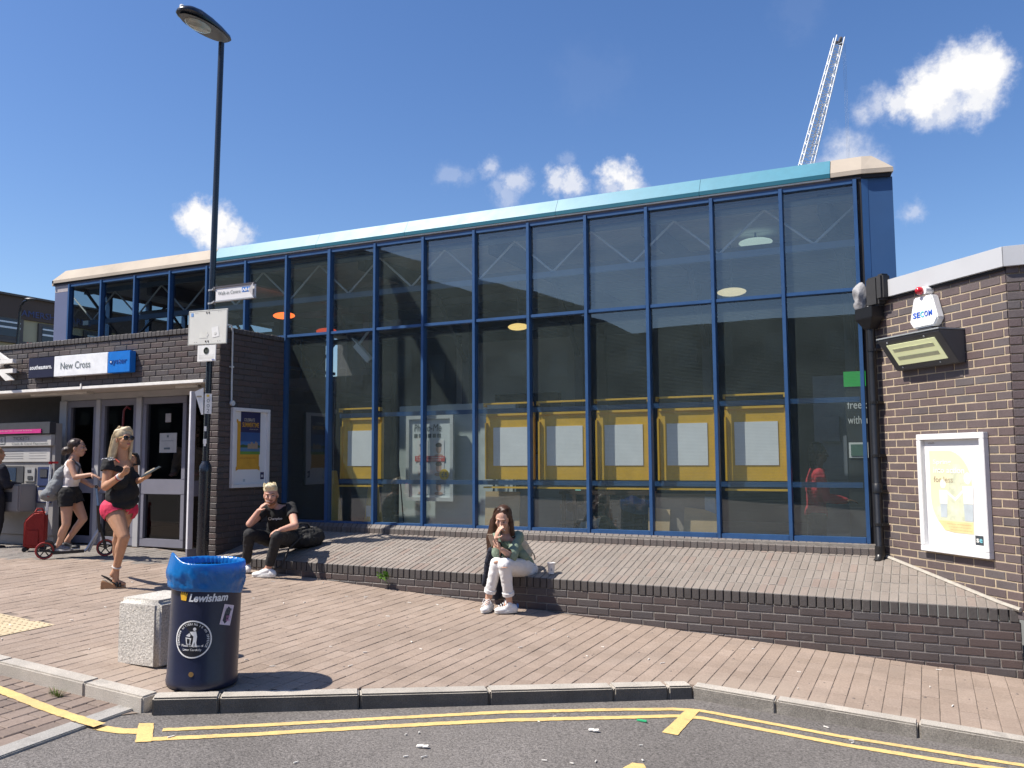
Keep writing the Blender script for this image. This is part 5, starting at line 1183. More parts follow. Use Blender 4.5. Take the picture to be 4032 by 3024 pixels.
# direction on the drum facing the viewer
toc = Vector((-P.x, -P.y, 0)).normalized(); rtb = Vector((-toc.y, toc.x, 0)); rtb = rtb if rtb.dot(CR) > 0 else -rtb
def drum(sx, z, r=.2345):      # sx = arc length to the right of the centre line as seen from the road
    a = sx/.2345; return B(toc*(math.cos(a)*r) + rtb*(math.sin(a)*r) + Vector((0,0,z)))
def wrap(me, z0):
    n = len(me.vertices); 
    for v in me.vertices: v.co = drum(v.co.x, v.co.y+z0, .2345+.0012+v.co.z)
def btext(body, s, z, w, h, mm, bold=.0, shear=0., z3=.0):
    o = text_mesh('lettering', body, mm, (s, z, z3), (1,0,0), (0,1,0), w, h, None, 0, shear=shear, bold=bold); wrap(o.data, 0); adopt(o, LB); return o
bw = mat('bin_print_white', (.78,.78,.78), .5, .1, 30, dirt=((.10,.11,.14), 16, .62, .8)); bgold = mat('bin_print_gold', (.75,.42,.03), .5, .1, 20, dirt=((.10,.08,.05), 16, .66, .6))
btext('Lewisham', -.118, .595, .265, .052, bw, bold=.03, shear=.25)
def drum_poly(nm, poly, mm, lift=.0015):
    m = MB(); m.add([drum(s, z, .2345+lift) for s, z in poly], [tuple(range(len(poly)))]); return m.build(nm, mm, LB, fix=False)
drum_poly('crown_logo', [(-.178,.60),(-.138,.597),(-.127,.655),(-.138,.637),(-.144,.662),(-.152,.640),(-.160,.664),(-.166,.640),(-.178,.660),(-.186,.640)], bgold)
def ring(nm, cs, cz, r0, r1, mm, n=40, lift=.0012):
    m = MB(); vs = []; 
    for k in range(n):
        a = 2*math.pi*k/n
        for r in (r0, r1): vs.append(drum(cs+r*math.cos(a), cz+r*math.sin(a), .2345+lift))
    m.add(vs, [(2*k, 2*k+1, (2*k+3) % (2*n), (2*k+2) % (2*n)) for k in range(n)]); return m.build(nm, mm, LB, fix=False)
CS, CZ = -.078, .345
m = MB(); n = 40; m.add([drum(CS, CZ, .2355)]+[drum(CS+.124*math.cos(2*math.pi*k/n), CZ+.124*math.sin(2*math.pi*k/n), .2353) for k in range(n)], [(0, 1+k, 1+(k+1)%n) for k in range(n)]); m.build('badge_disc', mat('badge_black', (.010,.012,.02), .45), LB, fix=False)
ring('badge_ring', CS, CZ, .116, .125, bw, lift=.0024); 
letters = []
for k, ch in enumerate('REMEMBER LITTERING IS AN OFFENCE'):
    if ch == ' ': continue
    a = math.radians(205-230*k/31); c0 = (CS+.094*math.cos(a), CZ+.094*math.sin(a)); tx = (math.sin(a), -math.cos(a)); 
    o = text_mesh('lettering', ch, bw, (c0[0], c0[1], .0024), (tx[0], tx[1], 0), (math.cos(a), math.sin(a), 0), .0105 if ch not in 'I' else .003, .0145, None, 0, bold=.01); wrap(o.data, 0); letters.append(o)
merge_into('badge_lettering', letters, bw, LB)
btext('Please Dispose of', CS-.073, CZ-.048, .146, .020, bw, bold=.01, z3=.0022); btext('Litter Carefully', CS-.062, CZ-.075, .124, .020, bw, bold=.01, z3=.0022)
for poly in ([(.004,.052),(.022,.055),(.030,.02),(.026,-.022),(.034,-.05),(.020,-.05),(.014,-.015),(.006,-.05),(-.004,-.048),(.004,-.01),(.006,.02),(-.012,.035),(-.02,.050)], [(-.048,.012),(-.008,.008),(-.014,-.036),(-.040,-.034)], [(-.046,.022),(-.022,.042),(-.014,.03),(-.018,.016)]):
    drum_poly('badge_figure', [(CS+x, CZ+z) for x, z in poly], bw, .0026)
drum_poly('badge_figure', [(CS-.038, CZ+.004), (CS-.018, CZ+.002), (CS-.021, CZ-.030), (CS-.035, CZ-.028)], mat('badge_black', (.01,.012,.02), .45), .0036)
m = MB(); m.add([drum(CS+.012+.011*math.cos(2*math.pi*k/14), CZ+.068+.011*math.sin(2*math.pi*k/14), .2372) for k in range(14)], [tuple(range(14))]); m.build('badge_figure', bw, LB, fix=False)
stk = mat('flyer_lilac', (.62,.55,.66), .6, .08, 20)
a = -.22; ca, sa = math.cos(a), math.sin(a)
def fly(x, z): return (.148+x*ca-z*sa, .495+x*sa+z*ca)
drum_poly('flyer', [fly(-.042,-.068), fly(.042,-.068), fly(.042,.068), fly(-.042,.068)], stk, .003)
for t_, x, z, w_, mm in (('KNOCK', -.022, .030, .052, ink), ('OUT', -.024, .008, .034, ink), ('CAPITA', -.008, -.018, .040, mat('flyer_pink', (.45,.20,.40), .6)), ('2018', -.004, -.040, .03, mat('flyer_pink', (.45,.20,.40), .6))):
    s, z_ = fly(x, z); o = text_mesh('lettering', t_, mm, (s, z_, .0042), (ca, sa, 0), (-sa, ca, 0), w_, .015, None, 0, bold=.02); wrap(o.data, 0); adopt(o, LB)
ring('maker_badge', -.075, .115, .0, .017, mat('badge_brass', (.25,.15,.05), .5))
# the sack: gathered plastic rolled over the rim and hanging in folds
sack_m = mat('sack_blue', (.012, .20, .56), .24, .10, 8, spec=.8, bump=.25, bscale=45)
nt_ = sack_m.node_tree; tl = nt_.nodes.new('ShaderNodeBsdfTranslucent'); tl.inputs[0].default_value = (.03, .34, .85, 1); ms = nt_.nodes.new('ShaderNodeMixShader'); ms.inputs[0].default_value = .38
nt_.links.new(nt_.nodes['Principled BSDF'].outputs[0], ms.inputs[1]); nt_.links.new(tl.outputs[0], ms.inputs[2]); nt_.links.new(ms.outputs[0], [n_ for n_ in nt_.nodes if n_.type == 'OUTPUT_MATERIAL'][0].inputs[0])
n = 180; m = MB(); vs = []; 
from mathutils import noise
def fold(a, z):
    q = Vector((math.cos(a)*1.9+z*4.5, math.sin(a)*1.9-z*3.0, z*7.0)); r = noise.noise(q*1.5); t_ = noise.noise(q*3.6+Vector((3,7,1)))
    return .020*(.30-abs(r))+.010*(.25-abs(t_))+.003*noise.noise(q*9)
prof = [(.205,.40,.4),(.215,.55,.5),(.222,.68,.6),(.228,.78,.5),(.232,.825,.35),(.238,.845,.16),(.245,.847,.12),(.250,.838,.12),(.252,.82,.2),(.249,.805,.4),(.251,.788,.8),(.252,.772,1.2),(.251,.756,1.5),(.249,.74,1.7),(.248,.724,1.7),(.246,.708,1.6),(.244,.692,1.4),(.242,.676,1.0),(.238,.662,.4)]
for i, (r, z, k) in enumerate(prof):
    for j in range(n):
        a = 2*math.pi*j/n; dl = -math.cos(a-math.pi*1.05)*.0
        hang = .025*math.sin(a*1.0+2.2)+.014*math.sin(2*a+1) if i > 9 else 0
        t_ = (i-9)/9 if i > 9 else 0
        peak = .060*max(0, math.cos(a-math.radians(195)))**10 if 3 < i < 9 else 0
        rr = max(r+fold(a, z)*k*.75+(.004*math.sin(44*a+3*math.sin(5*a)) if 1 < i < 5 else 0), .2365 if i > 6 else 0)+(.02*max(0, math.cos(a-math.radians(195)))**4 if i > 8 and i < 18 else 0)
        v = toc*(-math.sin(a)*rr)+rtb*(math.cos(a)*rr)+Vector((0,0,z-hang*t_*1.3+peak+fold(a, 1)*.12*(1 if i > 4 else 0)))
        vs.append(B(v))
fs = [(i*n+j, i*n+(j+1)%n, (i+1)*n+(j+1)%n, (i+1)*n+j) for i in range(len(prof)-1) for j in range(n)]
m.add(vs, fs); so = m.build('sack', sack_m, LB, smooth=False); so.data.shade_smooth()
# ------------------------------------------------------------------ concrete block
CBm = mat('exposed_aggregate', (.54, .51, .46), .92, .14, 2.5, bump=1.0, bscale=75, fine=.42, fscale=85, dirt=((.16,.15,.14), 5, .62, .5))
c = Vector((-5.33, 4.93, gz(-5.33, 4.93)))
m = MB(); m.box((-5.545, 4.70, c.z-.03), (-5.115, 5.16, c.z+.475))
tag(m.build('concrete_block', CBm, bevel=.035, smooth=True), 'rough pale concrete block bollard standing left of the litter bin', 'bollard')
# ------------------------------------------------------------------ weeds
lf = mat('weed_leaf', (.12, .25, .035), .5, .2, 40)
def weed(nm, lab, c, n, s, nrm):
    m = MB(); 
    for k in range(n):
        a = random.uniform(0, 6.28); e = random.uniform(-.6, 1.0); dv = (Vector((math.cos(a), math.sin(a)*.5, e))+Vector(nrm)*.8).normalized()*random.uniform(.3, 1)*s
        p = Vector(c)+dv; sd_ = dv.cross(Vector((random.random(), random.random(), 1))).normalized()*s*.24; tip = p+dv.normalized()*s*.42+Vector((0,0,random.uniform(-.1,.1)*s))
        m.add([p, p+sd_+(tip-p)*.4, tip, p-sd_+(tip-p)*.4], [(0,1,2,3)]); m.beam(c, p, .002, .002)
    return tag(m.build(nm, lf, fix=False), lab, 'plant')
p = onY(1516, 2271, 8.27); weed('weed', 'small green weed growing from a joint of the low brick wall', p, 60, .085, (0,-1,.2))
p = onG(208, 2752, rz); gm = MB()
for k in range(90):
    a = random.uniform(0, 6.28); r = random.uniform(0, .05); L = random.uniform(.03, .10); b0 = p+Vector((math.cos(a)*r, math.sin(a)*r*.6+.03, .01)); t_ = b0+Vector((math.cos(a)*L*.6, math.sin(a)*L*.5, L*.7)); s = Vector((-math.sin(a), math.cos(a), 0))*.0025
    gm.add([b0-s, b0+s, t_], [(0,1,2)])
tag(gm.build('grass_tuft', mat('grass_blade', (.13,.19,.03), .6), fix=False), 'tuft of grass at the foot of the left kerb', 'plant')
# ------------------------------------------------------------------ tower crane jib behind the roof
cr_m = mat('crane_white', (.72, .74, .78), .5, .06, .4)
DC = 95.0
q0, q1 = ray(3172, 660)*DC, ray(3305, 148)*DC
CRN = thing('tower_crane', 'white lattice jib of a luffing tower crane rising behind the roof', 'crane', (q0.x, q0.y, -3))
ex = (q1-q0); back_ = ex*.35; qa = q0-back_; ex2 = (q1-qa); Lc = ex2.length; ex2.normalize(); sx_ = CR.copy(); sx_ = (sx_-ex2*sx_.dot(ex2)).normalized(); sy_ = ex2.cross(sx_)
hw = .62
def cj(t, a, b_): tw = 1.12-.42*t; return qa+ex2*(Lc*t)+sx_*(a*hw*tw)+sy_*(b_*hw*tw)
for (a, b_) in ((-1,-1),(1,-1),(-1,1),(1,1)):
    m = MB(); m.tube([cj(0,a,b_), cj(.93,a,b_), cj(1.0,a,b_)] , .085, 6); m.build('jib_chord', cr_m, CRN)
N = 34
for face in (((-1,-1),(1,-1)),((-1,1),(1,1)),((-1,-1),(-1,1)),((1,-1),(1,1))):
    m = MB()
    for k in range(N):
        t0, t1 = k/N*.97, (k+1)/N*.97; a, b_ = face if k % 2 else face[::-1]
        m.tube([cj(t0,*a), cj(t1,*b_)], .045, 5)
        if k % 2 == 0: m.tube([cj(t0,*face[0]), cj(t0,*face[1])], .04, 5)
    m.build('jib_lacing', cr_m, CRN)
m = MB(); m.beam(cj(.62,.15,0), cj(.34,.15,0), .45, .1); m.build('walkway', mat('crane_grey', (.36,.38,.42), .6), CRN)
m = MB(); m.lathe(cj(.985,.3,-.3), [(.35,-.12),(.35,.12)], 14, sx_); m.beam(cj(.97,-1,0), cj(.97,1.2,0), .25, .25); m.build('head_sheave', mat('crane_dark', (.10,.09,.09), .6), CRN)
m = MB()
for k in range(3):
    t_ = cj(.975, 1.1+.35*k, 0); e_ = ray(3318+6*k, 640)*DC; e_ = Vector((t_.x, t_.y, e_.z-6)); m.tube([t_, e_], .009, 4)
m.build('hoist_rope', mat('rope_grey', (.30,.33,.40), .6), CRN)
for (a, b_) in ((-1,-1),(1,-1),(1,1),(-1,1)):
    m = MB(); m.tube([(qa.x+a*.8, qa.y+b_*.8, -6), (qa.x+a*.8, qa.y+b_*.8, qa.z+.6)], .1, 6); m.build('mast_leg', cr_m, CRN)
m = MB(); zz = -6.0; k = 0
while zz < qa.z-1:
    for (a, b_), (c_, e_) in (((-1,-1),(1,-1)),((1,-1),(1,1)),((1,1),(-1,1)),((-1,1),(-1,-1))):
        if k % 2: a, b_, c_, e_ = c_, e_, a, b_
        m.tube([(qa.x+a*.8, qa.y+b_*.8, zz), (qa.x+c_*.8, qa.y+e_*.8, zz+1.6)], .05, 5)
    zz += 1.6; k += 1
m.build('mast_lacing', cr_m, CRN)
# ------------------------------------------------------------------ public house across the side street on the left
PB = thing('pub_building', 'cream corner building with dark parapet and red and blue lettering far left', 'building', (-27, 20, -1.5))
pcr = mat('pub_cream', (.50, .43, .28), .8, .08, .8); pdk = mat('pub_parapet', (.10, .065, .05), .7, .1, 1); psur = mat('pub_surround', (.12,.10,.09), .7)
m = MB(); m.box((-34, 12, -2), (-26, 30, 4.55)); m.build('wall', pcr, PB)
m = MB(); m.box((-34.1, 11.9, 4.55), (-25.92, 30.1, 5.235)); m.build('parapet', pdk, PB)
m = MB(); m.box((-34.2, 11.8, 5.236), (-25.82, 30.2, 5.30)); m.build('coping', psur, PB)
text_mesh('lettering', 'AMERSHAM ARMS', mat('pub_blue', (.06,.08,.22), .5), (-25.90, 17.95, 4.65), (0,1,0), (0,0,1), 2.55, .20, PB, .01)
text_mesh('lettering', 'TAKE COURAGE', mat('pub_red', (.55,.03,.04), .5), (-25.98, 17.85, 3.60), (0,1,0), (0,0,1), 2.2, .25, PB, .01, bold=.03)
for (y0, y1, z0, z1) in ((17.15, 17.95, 3.95, 4.50), (18.72, 19.45, 3.85, 4.42), (20.4, 21.1, 3.85, 4.42), (15.6, 16.4, 3.95, 4.5)):
    m = MB(); m.box((-26.0, y0-.12, z0-.12), (-25.93, y1+.12, z1+.08)); wdw = m.build('window', psur, PB)
    m = MB(); m.box((-25.95, y0, z0), (-25.92, y1, z1)); m.build('window_glass', mat('pub_glass', (.03,.035,.05), .15), wdw)
    m = MB(); m.box((-25.93, y0, (z0+z1)/2-.03), (-25.90, y1, (z0+z1)/2+.03)); m.box((-25.93, y0, z1-.13), (-25.90, y1, z1-.08)); m.build('glazing_bar', sgw, wdw)
    m = MB(); m.box((-26, y0-.2, z0-.2), (-25.86, y1+.2, z0-.125)); m.build('window_sill', psur, wdw)
p = onY(68, 1353, 17.0); t = onY(78, 1230, 17.0)
SL2 = thing('street_lamp', 'distant dark street lamp with curved arm before the cream building', 'street lamp', (p.x, p.y, -1.3))
e = onY(114, 1180, 17.0); b0 = Vector((p.x, p.y, -1.3)); a1 = onY(82, 1205, 17.0)
m = MB(); m.tube([b0, p, t, a1, onY(95, 1187, 17.0), e], [.05,.045,.04,.035,.033,.03], 8); m.build('post', lpb, SL2, smooth=True)
m = MB(); m.ell(onY(118, 1178, 17.0), Vector((.15,.05,0)), Vector((0,.09,0)), Vector((0,0,.045)), 12, 6); m.build('lamp_head', flg, SL2, smooth=True)
# ------------------------------------------------------------------ street opposite, seen mirrored in the glazing
obr = mat('opposite_brick', (.040, .040, .042), .8, .15, .6); obl = mat('opposite_render', (.058, .060, .060), .8, .1, .5)
def terrace(x0, x1, y, ztop, lab, mm, gable=None):
    t = thing('opposite_building', lab, 'building', ((x0+x1)/2, y-4, -2))
    m = MB(); poly = [(x0, y, -4), (x1, y, -4), (x1, y, ztop)] + ([(gable[0], y, gable[1])] if gable else []) + [(x0, y, ztop if not gable else gable[1])]
    m.prism(poly, (0, -8, 0)); m.build('wall', mm, t)
    wg = mat('opposite_glass', (.06,.075,.09), .15); wf = mat('opposite_frame', (.10,.10,.10), .6)
    for r in range(3):
        z = -.6+r*2.7
        if z+1.5 > ztop: break
        x = x0+1.2
        while x < x1-1.5:
            m = MB(); m.box((x, y+.001, z), (x+1.1, y+.06, z+1.5)); w_ = m.build('window', wf, t); m = MB(); m.box((x+.07, y+.061, z+.07), (x+1.03, y+.07, z+1.43)); m.build('window_glass', wg, w_); x += 2.6
    return t
terrace(-75, -16, -26, 7.8, 'tall dark brick building across the road with sloping roof end, seen only as reflection', obr, (-36, 14.5))
terrace(-15.9, 14, -26, 7.0, 'lower rendered terrace across the road, seen only as reflection', obl)
terrace(14.1, 44, -26, 6.4, 'brick terrace at the right across the road, seen only as reflection', obr)
# ------------------------------------------------------------------ people: one continuous body each, clothes as children
def cone_pts(mb, p, q, ra, rb, n=14):
    p = Vector(p); q = Vector(q)
    if (q-p).length > 1e-4: mb.tube([p, q], [ra, rb], n)
    for c, r in ((p, ra), (q, rb)): mb.ell(c, (r,0,0), (0,r,0), (0,0,r), n, 8)
def blob(name, prims, m, parent=None, vox=.007, smooth=3, cuts=(), disp=0.0):
    """prims: ('c', p, q, ra, rb) rounded cones or ('e', c, ax, ay, az) ellipsoids, fused into one skin"""
    mb = MB()
    for pr in prims:
        if pr[0] == 'c': cone_pts(mb, *pr[1:])
        else: mb.ell(*pr[1:], 18, 12)
    me = mb.mesh(name); ob = bpy.data.objects.new(name+'_tmp', me); COL.objects.link(ob)
    r = ob.modifiers.new('r', 'REMESH'); r.mode = 'VOXEL'; r.voxel_size = vox
    s = ob.modifiers.new('s', 'SMOOTH'); s.factor = .5; s.iterations = smooth
    dg = bpy.context.evaluated_depsgraph_get(); out = bpy.data.meshes.new_from_object(ob.evaluated_get(dg))
    bpy.data.objects.remove(ob); bpy.data.meshes.remove(me)
    if cuts:
        bm = bmesh.new(); bm.from_mesh(out)
        for (p, n, R) in cuts:
            p = Vector(p); n = Vector(n).normalized()
            near = [f for f in bm.faces if (f.calc_center_median()-p).length < R]
            geom = set(near)
            for f in near: geom.update(f.edges); geom.update(f.verts)
            bmesh.ops.bisect_plane(bm, geom=list(geom), plane_co=p, plane_no=n, clear_outer=False)
            dead = [f for f in bm.faces if (f.calc_center_median()-p).dot(n) > 1e-5 and (f.calc_center_median()-p).length < R]
            bmesh.ops.delete(bm, geom=dead, context='FACES')
        bm.to_mesh(out); bm.free()
    if disp:
        from mathutils import noise
        out.calc_loop_triangles(); ns = [v.normal.copy() for v in out.vertices]
        for v, nn in zip(out.vertices, ns):
            k = noise.noise(v.co*16)*.6+noise.noise(v.co*34)*.4; v.co += nn*disp*k
    out.name = name; out.materials.clear(); out.materials.append(m); out.shade_smooth()
    o = bpy.data.objects.new(name, out); COL.objects.link(o)
    if parent is not None: adopt(o, parent)
    return o
def hand_prims(w, dirv, palm_n, curl=.5, s=1.0, spread=.10):
    """hand from wrist w pointing along dirv; palm_n = where the palm faces; fingers bend towards it"""
    d = Vector(dirv).normalized(); n = Vector(palm_n); n = (n-d*n.dot(d)).normalized(); sd_ = d.cross(n)
    w = Vector(w); P = [('e', w+d*.045*s, d*.050*s, sd_*.038*s, n*.016*s)]
    for k, (off, ln, r) in enumerate(((-.030,.070,.0082),(-.010,.080,.0086),(.011,.074,.0084),(.030,.058,.0075))):
        b = w+d*.082*s+sd_*off*s; dd = (d+sd_*off*spread*30*.1).normalized(); a = curl
        m1 = b+(dd*math.cos(a*.6)+n*math.sin(a*.6))*ln*.5*s; m2 = m1+(dd*math.cos(a*1.6)+n*math.sin(a*1.6))*ln*.5*s
        P += [('c', b-dd*.02*s, m1, r*s*1.05, r*s), ('c', m1, m2, r*s, r*s*.85)]
    t0 = w+d*.022*s-sd_*.028*s; t1 = t0+(d*.5-sd_*.75+n*.3).normalized()*.040*s; t2 = t1+(d*.8-sd_*.1+n*.55).normalized()*.030*s
    P += [('c', t0, t1, .0105*s, .0095*s), ('c', t1, t2, .0095*s, .0080*s)]
    return P
def foot_prims(an, toe, s=1.0):
    an = Vector(an); toe = Vector(toe); d = (toe-an); d.z = 0; L = d.length; d.normalize(); sd_ = Vector((-d.y, d.x, 0)); z = toe.z
    heel = an-d*.035*s; heel.z = z+.028*s
    return [('c', an, heel+Vector((0,0,.01)), .034*s, .030*s), ('c', heel, toe-d*.05*s+Vector((0,0,.024*s)), .030*s, .032*s), ('e', toe-d*.055*s+Vector((0,0,.020*s)), d*.065*s, sd_*.042*s, Vector((0,0,.022*s))), ('c', an, toe-d*.09*s+Vector((0,0,.035*s)), .034*s, .030*s)]
def head_prims(c, f, u, s=1.0):
    f = Vector(f).normalized(); u = Vector(u); u = (u-f*u.dot(f)).normalized(); sd_ = f.cross(u); c = Vector(c); g = lambda a, b_, e: c+(f*a+sd_*b_+u*e)*s
    return [('e', g(-.012,0,.030), f*.094*s, sd_*.075*s, u*.088*s), ('e', g(.022,0,-.020), f*.068*s, sd_*.062*s, u*.088*s), ('e', g(.040,0,-.078), f*.040*s, sd_*.038*s, u*.030*s),
            ('c', g(.086,0,.012), g(.104,0,-.022), .0085*s, .0125*s), ('e', g(.074,0,.030), f*.016*s, sd_*.050*s, u*.012*s), ('e', g(.082,0,-.058), f*.010*s, sd_*.022*s, u*.010*s), ('e', g(.070,.038,-.012), f*.02*s, sd_*.022*s, u*.022*s), ('e', g(.070,-.038,-.012), f*.02*s, sd_*.022*s, u*.022*s),
            ('e', g(-.010,.076,-.008), f*.020*s, sd_*.010*s, u*.032*s), ('e', g(-.010,-.076,-.008), f*.020*s, sd_*.010*s, u*.032*s)], g, f, sd_, u
def face_bits(par, g, f, sd_, u, brow, lip, s=1.0, eyes=True, beard=None):
    if eyes:
        for sg in (-1, 1):
            m = MB(); m.ell(g(.083,.032*sg,.010), f*.005*s, sd_*.012*s, u*.0048*s, 12, 6); m.build('eye', mat('eye_white', (.30,.26,.24), .4), par, smooth=True)
            m = MB(); m.ell(g(.0885,.032*sg,.010), f*.003*s, sd_*.0062*s, u*.0062*s, 10, 6); m.build('iris', mat('iris_dark', (.03,.022,.018), .2), par, smooth=True)
            m = MB(); m.tube([g(.086,.014*sg,.030), g(.090,.032*sg,.036), g(.080,.050*sg,.030)], [.003*s,.0042*s,.0025*s], 6); m.build('eyebrow', brow, par, smooth=True)
    m = MB(); m.ell(g(.0905,0,-.054), f*.005*s, sd_*.021*s, u*.0042*s, 12, 6); m.ell(g(.0895,0,-.0625), f*.006*s, sd_*.018*s, u*.005*s, 12, 6); m.build('lips', lip, par, smooth=True)
def skin(name, col):
    if name in MATS: return MATS[name]
    m = mat(name, col, .48, .07, 12, fine=.05, fscale=90, spec=.35, bump=.1, bscale=200); P = m.node_tree.nodes['Principled BSDF']; P.inputs['Subsurface Weight'].default_value = .12; P.inputs['Subsurface Radius'].default_value = (.01,.004,.002); P.inputs['Subsurface Scale'].default_value = .5
    return m
def hair_mat(name, col):
    if name in MATS: return MATS[name]
    m = mat(name, col, .42, .25, 26, fine=.22, fscale=160, spec=.4); return m
def strands(name, roots, length_fn, m, par, n=200, w=.004):
    """thin tapered locks following the given polylines with small spread"""
    mb = MB()
    for k in range(n):
        pl = random.choice(roots); off = Vector((random.gauss(0,1), random.gauss(0,1), random.gauss(0,1)))*length_fn
        pts = [Vector(p)+off*(0.35+.65*i/len(pl)) for i, p in enumerate(pl)]; mb.tube(pts, [w*(1-.7*i/(len(pts)-1)) for i in range(len(pts))], 4, caps=False)
    o = mb.build(name, m, par, smooth=True, fix=False); return o
def limbs(J, R):
    P = []
    for a, b_, ra, rb in R: P.append(('c', J[a], J[b_], ra, rb))
    return P
def torso(J, rch, rw, rp, bust=0):
    """chest, waist and pelvis masses between shoulders and hips"""
    sh = (J['shR']+J['shL'])/2; hp = (J['hipR']+J['hipL'])/2; ax = (J['shR']-J['shL']).normalized(); upv = (sh-hp).normalized(); fr = ax.cross(upv); fr = fr if fr.dot(J['face']) > 0 else -fr
    W = (J['shR']-J['shL']).length/2; hx = (J['hipR']-J['hipL']); Wh = hx.length/2; hx = hx.normalized(); L = (sh-hp).length
    P = [('e', sh-upv*.14*L/.5, ax*(W*.86), fr*rch, upv*.20*L/.5), ('e', hp+upv*.20*L/.5, ax*rw, fr*rch*.9, upv*.17*L/.5), ('e', hp+upv*.03, hx*rp, fr*(rch*1.02), upv*.125),
         ('c', J['shR']-ax*.02-upv*.015, sh-upv*.02, .050, .060), ('c', J['shL']+ax*.02-upv*.015, sh-upv*.02, .050, .060), ('c', J['neck'], sh-upv*.03, .058, .075)]
    if bust:
        for sg in (-1, 1): P.append(('e', sh-upv*.20+ax*sg*.075+fr*(rch*.72), ax*.062*bust, fr*.055*bust, upv*.062*bust))
    return P, ax, upv, fr, sh, hp
def grow(P, d):
    out = []
    for p in P:
        if p[0] == 'c': out.append(('c', p[1], p[2], p[3]+d, p[4]+d))
        else: out.append(('e', p[1], *[Vector(v)*(1+d/Vector(v).length) for v in p[2:]]))
    return out
def base(P): return Vector((P.x, P.y, gz(P.x, P.y)))
black_c = mat('black_cotton', (.012,.012,.013), .9, .2, 9, bump=.25, bscale=60); black_j = mat('black_denim', (.015,.015,.017), .85, .25, 14, bump=.25, bscale=120)
white_s = mat('white_trainer', (.74,.74,.73), .5, .06, 20); sole_w = mat('sole_white', (.62,.60,.56), .6, .08, 20)
def fit_seg(a, b_, L):      # point at distance L from a towards b_
    a = Vector(a); d = Vector(b_)-a; return a+d.normalized()*L
def shoe(nm, an, toe, m, par, sole=None, s=1.0, ground=None, high=.0):
    an = Vector(an); toe = Vector(toe); d = toe-an; d.z = 0; d.normalize(); sd_ = Vector((-d.y,d.x,0)); z = toe.z if ground is None else ground
    heel = an-d*.055*s; 
    P = [('e', Vector((heel.x,heel.y,z+.045*s))+d*.02*s, d*.050*s, sd_*.038*s, Vector((0,0,.042*s))), ('c', Vector((heel.x,heel.y,z+.035*s)), Vector((toe.x,toe.y,z+.030*s))-d*.07*s, .036*s, .034*s),
         ('e', Vector((toe.x,toe.y,z+.030*s))-d*.055*s, d*.068*s, sd_*.046*s, Vector((0,0,.030*s))), ('c', Vector((an.x,an.y,z+.075*s+high)), Vector((toe.x,toe.y,z+.045*s))-d*.10*s, .038*s, .034*s)]
    o = blob(nm, P, m, par, vox=.006, smooth=2, cuts=[(Vector((an.x,an.y,z)), (0,0,-1), .4)])
    if sole:
        mb = MB(); pts = []
        L = (Vector((toe.x,toe.y,0))-Vector((heel.x,heel.y,0))).length
        for k in range(20):
            a = 2*math.pi*k/20; c = Vector((heel.x,heel.y,z))+d*(L/2-.010*s); wv = .043*s*(1.05 if math.cos(a) > 0 else .92)
            pts.append(c+d*math.cos(a)*(L/2+.022*s)+sd_*math.sin(a)*wv)
        mb.prism(pts, (0,0,.024*s)); mb.build('sole', sole, o, bevel=.004)
    return o

# ---- 1. woman in black top and pink shorts, mid-stride
zA = lambda x, y: (360+x*.211, 1660+y*.211); zB = lambda x, y: (360+x*.2291, 1960+y*.2291)
F = onG(470, 2312); dF = F.dot(fw)
def at(px, dd=0.0): return ray(*px)*(dF+dd)
J = dict(shR=at(zA(330,800),-.03), shL=at(zA(770,690),.24), elR=at(zA(262,1215),-.10), wrR=at(zA(555,1010),-.28), elL=at(zA(800,1120),.24), wrL=at(zA(925,1085),.04), neck=at(zA(560,630),.10),
         hipR=at(zB(370,200),.03), hipL=at(zB(600,200),.20), knR=at(zB(560,670),-.12), anR=at(zB(420,1235),-.04), knL=at(zB(470,640),.22), anL=at(zB(420,960),.46), head=at(zA(600,330),.08))
J['face'] = (CR*.88-fw*.45).normalized()
gz1 = gz(F.x, F.y)
toeR = at(zB(592,1500),-.02); toeR.z = gz(toeR.x, toeR.y)+.022; heelR = at(zB(318,1390),-.02)
skn = skin('skin_tanned', (.47,.255,.155)); 
W1 = thing('person', 'woman with long blonde hair, sunglasses and bright pink shorts holding a notebook', 'person', Vector((F.x, F.y, gz1)))
hp_, g, f_, s_, u_ = head_prims(J['head'], (CR*.80-fw*.50+Vector((0,0,.10))), (0,0,1), 1.0)
tp, ax, upv, fr, sh, hpv = torso(J, .115, .150, .178, 1.12)
J['neck'] = sh+upv*.075+fr*.015
tp, ax, upv, fr, sh, hpv = torso(J, .115, .150, .178, 1.12)
arms = limbs(J, [('shR','elR',.056,.044),('elR','wrR',.044,.029),('shL','elL',.052,.042),('elL','wrL',.042,.029)])
legs = limbs(J, [('hipR','knR',.112,.060),('knR','anR',.058,.036),('hipL','knL',.105,.058),('knL','anL',.056,.036)]) + [('e', J['knR'].lerp(J['anR'],.30)-fr*.018, fr*.050, ax*.052, (J['knR']-J['anR']).normalized()*.13), ('e', J['knL'].lerp(J['anL'],.30)-fr*.015, fr*.048, ax*.050, (J['knL']-J['anL']).normalized()*.12)]
hR = hand_prims(J['wrR'], (at(zA(805,805),-.34)-J['wrR']), (CR*-.3+fw*.2+Vector((0,0,.8))), 1.2, .98); hL = hand_prims(J['wrL'], (CR*.75-fw*.25+Vector((0,0,.28))), Vector((0,0,1)), .9, .98)
toeD = (toeR-J['anR']); toeD.z = 0; toeD.normalize()
ft = [('c', J['anR'], toeR-toeD*.10+Vector((0,0,.045)), .036, .032), ('c', toeR-toeD*.10+Vector((0,0,.045)), toeR-toeD*.02+Vector((0,0,.02)), .034, .022), ('c', J['anR'], J['anR']-toeD*.03-Vector((0,0,.05)), .034, .030)]
